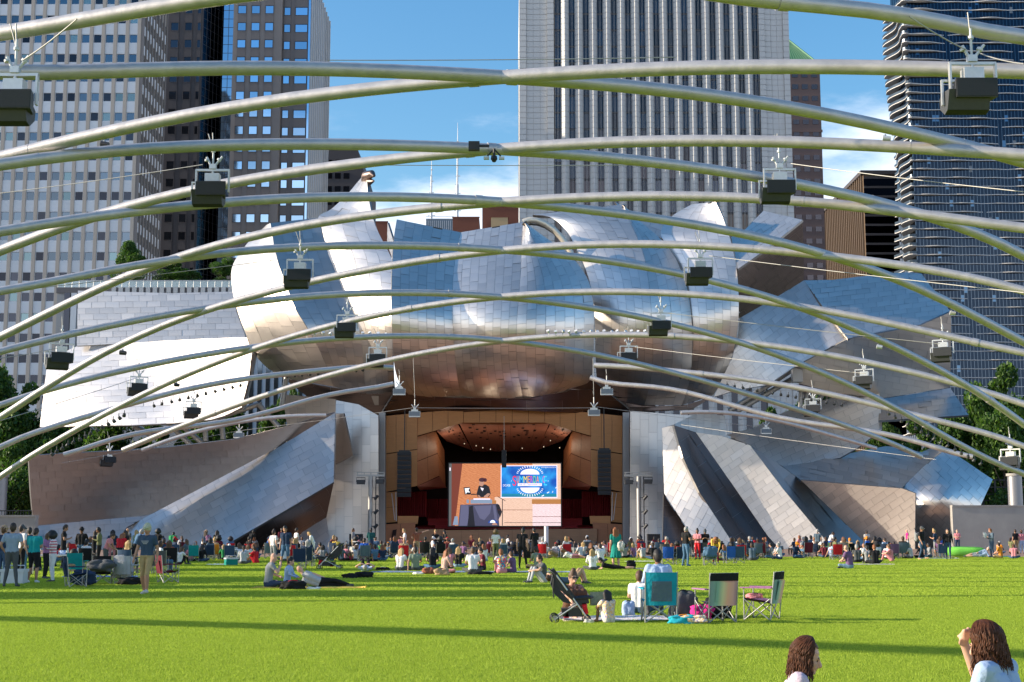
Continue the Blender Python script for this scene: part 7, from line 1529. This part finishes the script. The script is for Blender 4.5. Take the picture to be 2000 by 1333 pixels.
for a in ((781, 1116, 'cross', -25, 'blond woman with long curls in white tee shirt', dict(skin=FAIR, hair='blond', hs='verylong', top='white', leg='dgrey')), (811, 1116, 'cross_back', 10, 'man in sage tee shirt leaning back on his hands', dict(skin=TAN, hair='dark', top='sage', leg='dgrey', h=1.85)),
          (845, 1112, 'cross', 5, 'woman in black strap top and jeans, back turned, dark hair', dict(skin=FAIR, hair='black', hs='long', top='black', leg='jeans')), (867, 1122, 'cross', -60, 'redhead in pale pink top beside the brown paper bag', dict(skin=FAIR, hair='auburn', hs='verylong', top=(.55, .36, .30), leg='pink', h=1.74)),
          (877, 1112, 'knees', 0, 'woman in bright pink top behind the redhead', dict(skin=FAIR, hair='brown', hs='long', top='pink', leg='navy')), (895, 1110, 'cross', -5, 'golden haired woman in black crop top and pale jeans', dict(skin=FAIR, hair='blond', hs='verylong', top='black', leg='ljeans')),
          (924, 1121, 'cross', 5, 'person in white tee shirt and grey beanie, back turned', dict(skin=TAN, hair='brown', hs='short', top='white', leg='dgrey', hat='beanie', hatc='dgrey', h=1.9)), (944, 1115, 'cross', 110, 'man in maroon tee shirt turned towards the beanie', dict(skin=FAIR, hair='dark', top='maroon', leg='black', h=1.78)),
          (947, 1098, 'cross', 40, 'woman in white sweater reaching up, before the afro', dict(skin=FAIR, hair='auburn', hs='long', top='white', leg='ljeans', sleeve='long', h=1.75)), (980, 1121, 'knees', 15, 'woman in multicoloured diamond patterned dress with short red hair', dict(skin=FAIR, hair='auburn', hs='short', top='white', topp='check', leg='pink', skirt=True, h=1.78)),
          (1003, 1120, 'cross', 60, 'child in dark purple top beside the diamond dress', dict(skin=FAIR, hair='brown', top='purple', leg='purple', h=1.58)), (1050, 1112, 'cross', 40, 'man in green grey tee shirt hunched over, right of the black trousers', dict(skin=TAN, hair='dark', top='sage', leg='khaki', h=1.8)),
          (1158, 1115, 'cross', 10, 'blond woman in white shirt beside the black lying person', dict(skin=FAIR, hair='blond', hs='verylong', top='white', leg='dgrey', sleeve='long', h=1.66)), (1174, 1100, 'cross', 10, 'man in white tee shirt left of the green dress', dict(skin=TAN, hair='dark', top='white', leg='dgrey', h=1.85)),
          (1097, 1086, 'cross', 0, 'person in white tee shirt sitting below the tent post, back turned', dict(skin=TAN, hair='dark', top='white', leg='white', h=1.75)), (1660, 1112, 'cross', 50, 'bald man in purple tee shirt sitting alone on the grass', dict(skin=FAIR, hair='bald', hs='bald', top='purple', leg='ljeans', h=1.95, fat=1.15, vox=.014)),
          (1675, 1100, 'cross', 0, 'man with grey hair in dark grey tee shirt behind the purple tee shirt', dict(skin=TAN, hair='grey', top='dgrey', leg='black', h=1.75)), (1696, 1102, 'knees', 0, 'person in slate tee shirt with black hair, left of the red haired woman', dict(skin=TAN, hair='black', top='grey', leg='black', h=1.75)),
          (1710, 1103, 'cross', 0, 'red haired woman in black vest, back turned', dict(skin=FAIR, hair='auburn', hs='short', top='black', leg='black', h=1.8)), (1742, 1097, 'knees', 70, 'woman in rose dress holding her hand up to her forehead', dict(skin=FAIR, hair='brown', hs='long', top='pink', leg='pink', skirt=True, h=1.78)),
          (1470, 1096, 'cross', 0, 'man in dark blue long sleeved shirt, back turned, at the lawn\'s edge', dict(skin=TAN, hair='dark', top='slate', leg='dgrey', sleeve='long', h=1.85, fat=1.15))):
    k = a[5]; pp(a[0], a[1], a[2], a[3], a[4], **k)
person(G(1075, 1143), 'back_knees', R(-70), 'person in grey shirt lying back with bare knees up behind the stroller', FAIR, 'brown', 'short', 'slate', 'tan', 'skin', h=1.75); person(G(1062, 1140), 'knees', R(110), 'person in pale grey trousers sitting with knees drawn up behind the stroller', FAIR, 'dark', 'short', 'dgrey', 'lgrey', h=1.7)
person(G(1172, 1113)+V(.1, 0, 0), 'prone', 0, 'person in black lying face down beside the blond woman', FAIR, 'black', 'short', 'black', 'black', 'skin', h=1.7); lump('cool_bag', 'black square cool bag on the grass at the black lying person\'s feet', 'bag', G(1233, 1111), (.22, .16, .34), cloth('black'), 0, 2); lump('cloth_bundle', 'white and grey blanket heap right of the black cool bag', 'blanket', G(1250, 1113), (.36, .16, .07), cloth('offwhite'), 0, 3)
person(G(1925, 1089), 'side_lie', R(182), 'person in pale blue shirt lying on the side at far right', FAIR, 'grey', 'short', 'lblue', 'lgrey', 'skin', sleeve='long', h=1.75); blanket('teal mat under the person lying at far right', G(1945, 1088), 2.4, .9, cloth('teal'), 0, 5)
person(G(1075, 1090), 'side_lie', R(5), 'first person lying in the row before the tent post, in khaki', FAIR, 'dark', 'short', 'khaki', 'khaki', 'skin', h=1.7); person(G(1105, 1092), 'side_lie', R(-8), 'second person lying in the row before the tent post, in white and pink', FAIR, 'brown', 'long', 'white', 'pink', 'skin', h=1.65); person(G(1120, 1084), 'bend', R(90), 'person in black bending over, right of the white tee shirt', TAN, 'dark', 'short', 'black', 'black', h=1.6)
blanket('patterned blanket under the sitting group in the middle of the lawn', G(925, 1119), 8.2, 1.6, cloth('jeans', 'flower'), 0, 6); lump('paper_bag', 'brown paper bag lying beside the redhead', 'bag', G(862, 1125), (.3, .18, .26), cloth('tan'), 0, 3); lump('leather_bag', 'orange brown leather bag left of the redhead', 'bag', G(838, 1123), (.26, .16, .26), cloth('rust'), .1, 4); lump('cloth_bundle', 'white and blue wrapped food at the left end of the group\'s blanket', 'food', G(819, 1123), (.28, .15, .09), cloth('white'), 0, 5); lump('backpack', 'black flat backpack behind the person in the beanie', 'backpack', G(938, 1124), (.5, .18, .14), cloth('black'), 0, 6)
# chairs and gear one can tell apart
for a in ((585, 1112, 5, 'navy', 'navy blue camp chair left of the couple looking down'), (601, 1108, -5, 'navy', 'navy blue camp chair with a grey haired sitter, before the dark stroller'), (710, 1098, 20, 'slate', 'wide slate camp chair by the left subwoofer'), (789, 1098, 0, 'red', 'bright red camp chair among the people left of the stage steps'), (1060, 1092, -10, 'red', 'red camp chair with white frame by the tent post'), (1252, 1088, 0, 'red', 'bright red camp chair left of the right subwoofer'),
          (1304, 1104, 0, 'blue', 'grey blue folding chair with a white frame beside the man in jeans'), (1329, 1104, 10, 'navy', 'low navy chair behind the man in jeans'), (1386, 1106, 0, 'slate', 'camp chair with a blue jacket hung over its back'), (1444, 1102, -10, 'denim', 'navy camp chair right of the yellow cardigan'), (1426, 1102, 10, 'blue', 'bright blue framed chair right of the yellow cardigan'), (1570, 1088, -15, 'red', 'red camp chair before the grey pink ground sail'), (1624, 1086, 0, 'green', 'dark green camp chair near the slate tee shirt man'), (380, 1098, 0, 'teal', 'dark teal camp chair behind the walking man'), (418, 1094, 10, 'orange', 'small orange backed chair by the straw hat'), (450, 1098, 0, 'denim', 'dark blue chair left of the pale sweater'),
          (148, 1148, -60, 'navy', 'tipped navy chair with crossed silver legs near the striped sweater'), (200, 1142, 10, 'black', 'black camp chair draped with a charcoal rain cape'), (246, 1142, -10, 'lgrey', 'camp chair draped with a pale grey blanket beside the walking man'), (328, 1140, -55, 'maroon', 'maroon camp chair with white print turned sideways'), (150, 1130, 0, 'teal', 'dark teal camp chair behind the tipped navy chair'), (1835, 1090, 0, 'purple', 'purple low chair left of the green air lounger'), (1745, 1092, 0, 'purple', 'purple backed chair behind the rose dress')):
    chair(G(a[0], a[1]), R(a[2]), a[4], a[3])
for (x, y, sk, hr, hs, tp, lab) in ((601, 1107, FAIR, 'grey', 'long', 'navy', 'grey haired woman sitting in the navy camp chair'), (789, 1097, TAN, 'brown', 'bald', 'tan', 'bare shouldered man sitting in the red camp chair'), (1252, 1087, TAN, 'black', 'short', 'navy', 'person in the bright red chair left of the right subwoofer'), (711, 1097, FAIR, 'dark', 'short', 'blue', 'man in blue shirt sitting in the wide slate chair'), (1060, 1091, FAIR, 'grey', 'short', 'white', 'person in white in the red chair by the tent post'), (1570, 1087, TAN, 'grey', 'short', 'grey', 'grey haired person in the red chair before the grey pink sail'), (418, 1093, TAN, 'blond', 'bun', 'tan', 'person in tan shirt on the small orange chair')):
    person(G(x, y)+V(0, .05, 0), 'chair', 0, lab, sk, hr, hs, tp, 'dgrey', sleeve='long', h=1.72)
lump('rain_cape', 'charcoal rain cape spread over the black camp chair', 'rain cape', G(202, 1143)+V(0, -.25, .40), (.42, .3, .36), cloth('dgrey'), 0, 4); lump('picnic_blanket', 'pale grey blanket bundled over a camp chair beside the walking man', 'blanket', G(245, 1141)+V(0, -.32, .2), (.34, .22, .62), cloth('lgrey'), 0, 5); lump('backpack', 'black backpack under the blanket draped chair', 'backpack', G(254, 1144), (.4, .2, .24), cloth('black'), 0, 6); lump('jacket', 'denim jacket hung over the chair by the yellow cardigan', 'jacket', G(1386, 1106)+V(0, -.4, .42), (.36, .12, .5), cloth('jeans'), 0, 6)
lump('clothes_pile', 'heap of navy jackets on the tipped chair at left', 'jackets', G(163, 1146)+V(0, 0, .05), (.40, .28, .42), cloth('navy'), 0, 7); lump('straw_hat', 'tan straw hat lying on the dark teal chair', 'hat', G(136, 1138)+V(0, 0, .5), (.17, .15, .09), cloth('tan'), 0, 7); lump('plastic_bag', 'white and red plastic bag beside the rain cape', 'bag', G(180, 1140), (.16, .12, .42), cloth('white'), 0, 9)
b = cooler(G(18, 1142)+V(0, .4, 0), 'white cooler behind the polo man\'s legs', M['frame_w'], 0, 1.25)
for i, (x, y, c, lab) in enumerate(((1242, 1086, 'blue', 'blue and white cooler left of the bright red chair'), (742, 1090, 'red', 'red cooler by the left pillar'), (688, 1096, 'hotpink', 'hot pink cool box by the dark stroller, left one'), (702, 1096, 'hotpink', 'hot pink cool box by the slate chair, right one'), (664, 1094, 'yellow', 'yellow box behind the dark stroller'), (451, 1105, 'emerald', 'dark green box on the grass left of the pale sweater'))): cooler(G(x, y), lab, cloth(c), i*.1)
s2 = stroller(G(645, 1112), R(180), 'tall black stroller with big wheels left of the hot pink boxes'); s2.scale = (1.5, 1.2, 1.15)
t = thing('folding_table', 'white folding table behind the turquoise shirt at far left', 'table', G(110, 1122)); b = MB(); b.box((-.9, -.35, .70), (.9, .35, .74)); b.build('table_top', M['frame_w'], t)
for sx_ in (-.8, .8):
    for sy_ in (-.28, .28): b = MB(); b.tube([(sx_, sy_, 0), (sx_, sy_, .70)], .016, 6); b.build('leg', M['ctube'], t)
for i, (x, dz, c, lab) in enumerate(((92, 0, 'orange', 'orange tub on the white folding table'), (104, 0, 'red', 'red box on the white folding table'), (120, 0, 'lblue', 'pale blue bag on the white folding table'))): lump('food_tub', lab, 'tub', G(x, 1122)+V(0, .05, .74), (.13, .1, .16), cloth(c), 0, i)
t = thing('air_lounger', 'bright lime green inflatable air lounger on the grass at right', 'air lounger', G(1885, 1088))
b = MB(); b.tube([(-1.3, 0, .38), (-1.1, 0, .34), (-.4, 0, .30), (.4, 0, .28), (1.1, 0, .34), (1.35, 0, .40)], [.05, .26, .32, .32, .26, .05], 14); b.build('front_tube', cloth('lime'), t); b = MB(); b.tube([(-1.3, .42, .40), (-1.1, .42, .36), (-.4, .42, .34), (.4, .42, .32), (1.1, .42, .36), (1.35, .42, .42)], [.05, .26, .32, .32, .26, .05], 14); b.build('rear_tube', cloth('lime'), t)
for i, (x, y, w, c, lab) in enumerate(((245, 1112, 2.2, 'hotpink', 'hot pink blanket on the grass behind the walking man'), (200, 1128, 2.6, 'blue', 'bright blue blanket under the draped chairs'), (1700, 1104, 2.2, 'offwhite', 'pale blanket under the black vest group'), (1255, 1098, 1.8, 'white', 'white blanket on the grass right of the green dress'), (432, 1104, 1.3, 'lblue', 'lilac folded blanket left of the green box'), (1830, 1092, 2.4, 'white', 'white blanket behind the man with the backpack'))): blanket(lab, G(x, y), w, .9, cloth(c), 0, i)
# ---------------------------------------------------------------- the seated crowd in front of the stage
ZONES = [(-50, 'within the far left standing group'), (190, 'by the walking man'), (300, 'behind the walking man'), (370, 'below the bronze ground sail'), (450, 'left of the pale sweater'), (520, 'around the couple looking down'), (600, 'beside the tall black stroller'), (680, 'by the left subwoofer'), (760, 'by the stage\'s left edge'), (840, 'before the stage steps'), (930, 'below the screen\'s performer'), (1010, 'below the blue poster'), (1080, 'by the tent post'), (1150, 'behind the green dress'), (1225, 'by the right subwoofer'), (1300, 'before the silver ground sail'), (1400, 'before the dark umber panel'), (1500, 'before the grey pink sail'), (1590, 'before the brown slanting panel'), (1680, 'before the rose sail'), (1790, 'before the five sided facet'), (1890, 'before the grey wall at right'), (2100, '')]
rnd = random.Random(21); used = set()
TOPS = ['white', 'black', 'navy', 'grey', 'red', 'lblue', 'pink', 'olive', 'teal', 'maroon', 'offwhite', 'slate', 'yellow', 'green', 'mauve', 'tan', 'jeans', 'rust', 'orange', 'purple', 'lgrey', 'blue']
TW = [10, 12, 9, 7, 5, 4, 4, 5, 1, 4, 6, 6, 1, 1, 2, 5, 5, 2, 1, 1, 6, 1]
def crowd(x, y, pose, extra=''):
    zone = [z for a, z in ZONES if x >= a][-1]
    for _ in range(60):
        tp = rnd.choices(TOPS, TW)[0]; hr, hs = rnd.choice((('black', 'short'), ('dark', 'short'), ('brown', 'short'), ('brown', 'long'), ('blond', 'long'), ('auburn', 'long'), ('grey', 'short'), ('black', 'long'), ('dark', 'pony'), ('bald', 'bald'), ('black', 'afro')))
        hw = {'short': 'short %s hair' % hr, 'long': 'long %s hair' % hr, 'bald': 'a bald head', 'pony': 'a dark ponytail', 'afro': 'a black afro'}[hs]
        lab = '%s top, %s, %s %s' % (CN[tp].replace('_', ' '), hw, {'cross': 'sitting', 'knees': 'crouching', 'chair': 'seated', 'stand': 'standing'}.get(pose, 'sitting'), zone)+extra
        if lab not in used: break
    used.add(lab); cap = rnd.random() < .12
    person(G(x, y), pose, rnd.gauss(0, .75), lab, rnd.choices((FAIR, TAN, BRN, DRK), (5, 4, 2, 2))[0], hr, hs, tp, rnd.choice(('jeans', 'black', 'dgrey', 'khaki', 'denim')), None, 'dgrey', rnd.choice(('short', 'long', 'none')), hat='cap' if cap else None, hatc=rnd.choice(('white', 'red', 'navy', 'orange')), h=rnd.uniform(1.6, 1.85), group='people sitting in the crowd before the stage')
FABS = ['red', 'navy', 'navy', 'black', 'black', 'slate', 'maroon', 'denim', 'denim', 'dgrey']; fused = set()
def crowd_chair(x, y):
    zone = [z for a, z in ZONES if x >= a][-1]
    for _ in range(30):
        f = rnd.choice(FABS); lab = '%s camp chair in the crowd %s' % (CN[f].replace('_', ' '), zone)
        if lab not in fused: break
    fused.add(lab); chair(G(x, y), rnd.gauss(0, .25), lab, f, s=rnd.uniform(.95, 1.1), group='camp chairs in the crowd')
def gaps(x): return any(a < x < b for a, b in ((1010, 1030), (1195, 1215)))
for (y0, x0, x1, st_, pc) in ((1096, 345, 760, 18, .35), (1090, 300, 1990, 17, .4), (1095, 1235, 1460, 19, .35), (1093, 1490, 1760, 17, .3), (1086, 640, 1240, 20, .25), (1084, 310, 1995, 25, .0)):
    x = x0
    while x < x1:
        xx_ = x+rnd.uniform(-6, 6); yy = y0+rnd.uniform(-2.6, 2.6); x += st_*rnd.uniform(.55, 1.5)+(st_*2 if rnd.random() < .08 else 0)
        if 750 < xx_ < 1240 and y0 > 1090 or 1838 < xx_ < 1948: continue
        if rnd.random() < pc: crowd_chair(xx_, yy); crowd(xx_, yy-.4, 'chair')
        else: crowd(xx_, yy, rnd.choice(('cross', 'cross', 'knees', 'cross_back')) if y0 > 1085 or rnd.random() < .5 else ('stand' if rnd.random() < .05 else 'chair'))
for (x, y) in ((12, 1118), (30, 1112), (76, 1116), (90, 1108), (128, 1104), (140, 1118), (150, 1098), (168, 1112), (176, 1096), (205, 1116), (214, 1098), (232, 1114), (232, 1096), (262, 1108), (292, 1110), (300, 1098), (318, 1106), (330, 1114), (350, 1104), (362, 1096), (134, 1094), (60, 1100), (108, 1098), (250, 1122), (312, 1122)):
    if rnd.random() < .3: crowd_chair(x, y); crowd(x, y-.5, 'chair')
    else: crowd(x, y, rnd.choice(('cross', 'knees', 'chair' if y < 1100 else 'cross', 'lean')))
# people seated in the seating bowl's fixed rows
SEATM = MB(); SEATM.box((-.25, -.22, .38), (.25, .22, .44)); SEATM.box((-.25, -.27, .42), (.25, -.22, .85)); SEATM.box((-.03, -.1, 0), (.03, .1, .38)); sm_ = SEATM.mesh('bowl_seat', cloth('maroon'))
for (y0, st_) in ((1078.5, 24),):
    x = 470
    while x < 1860:
        if rnd.random() < .15: crowd(x+rnd.uniform(-8, 8), y0+rnd.uniform(-1.5, 3), 'stand' if rnd.random() < .10 else 'chair', ', at the back')
        x += st_*rnd.uniform(.8, 1.3)
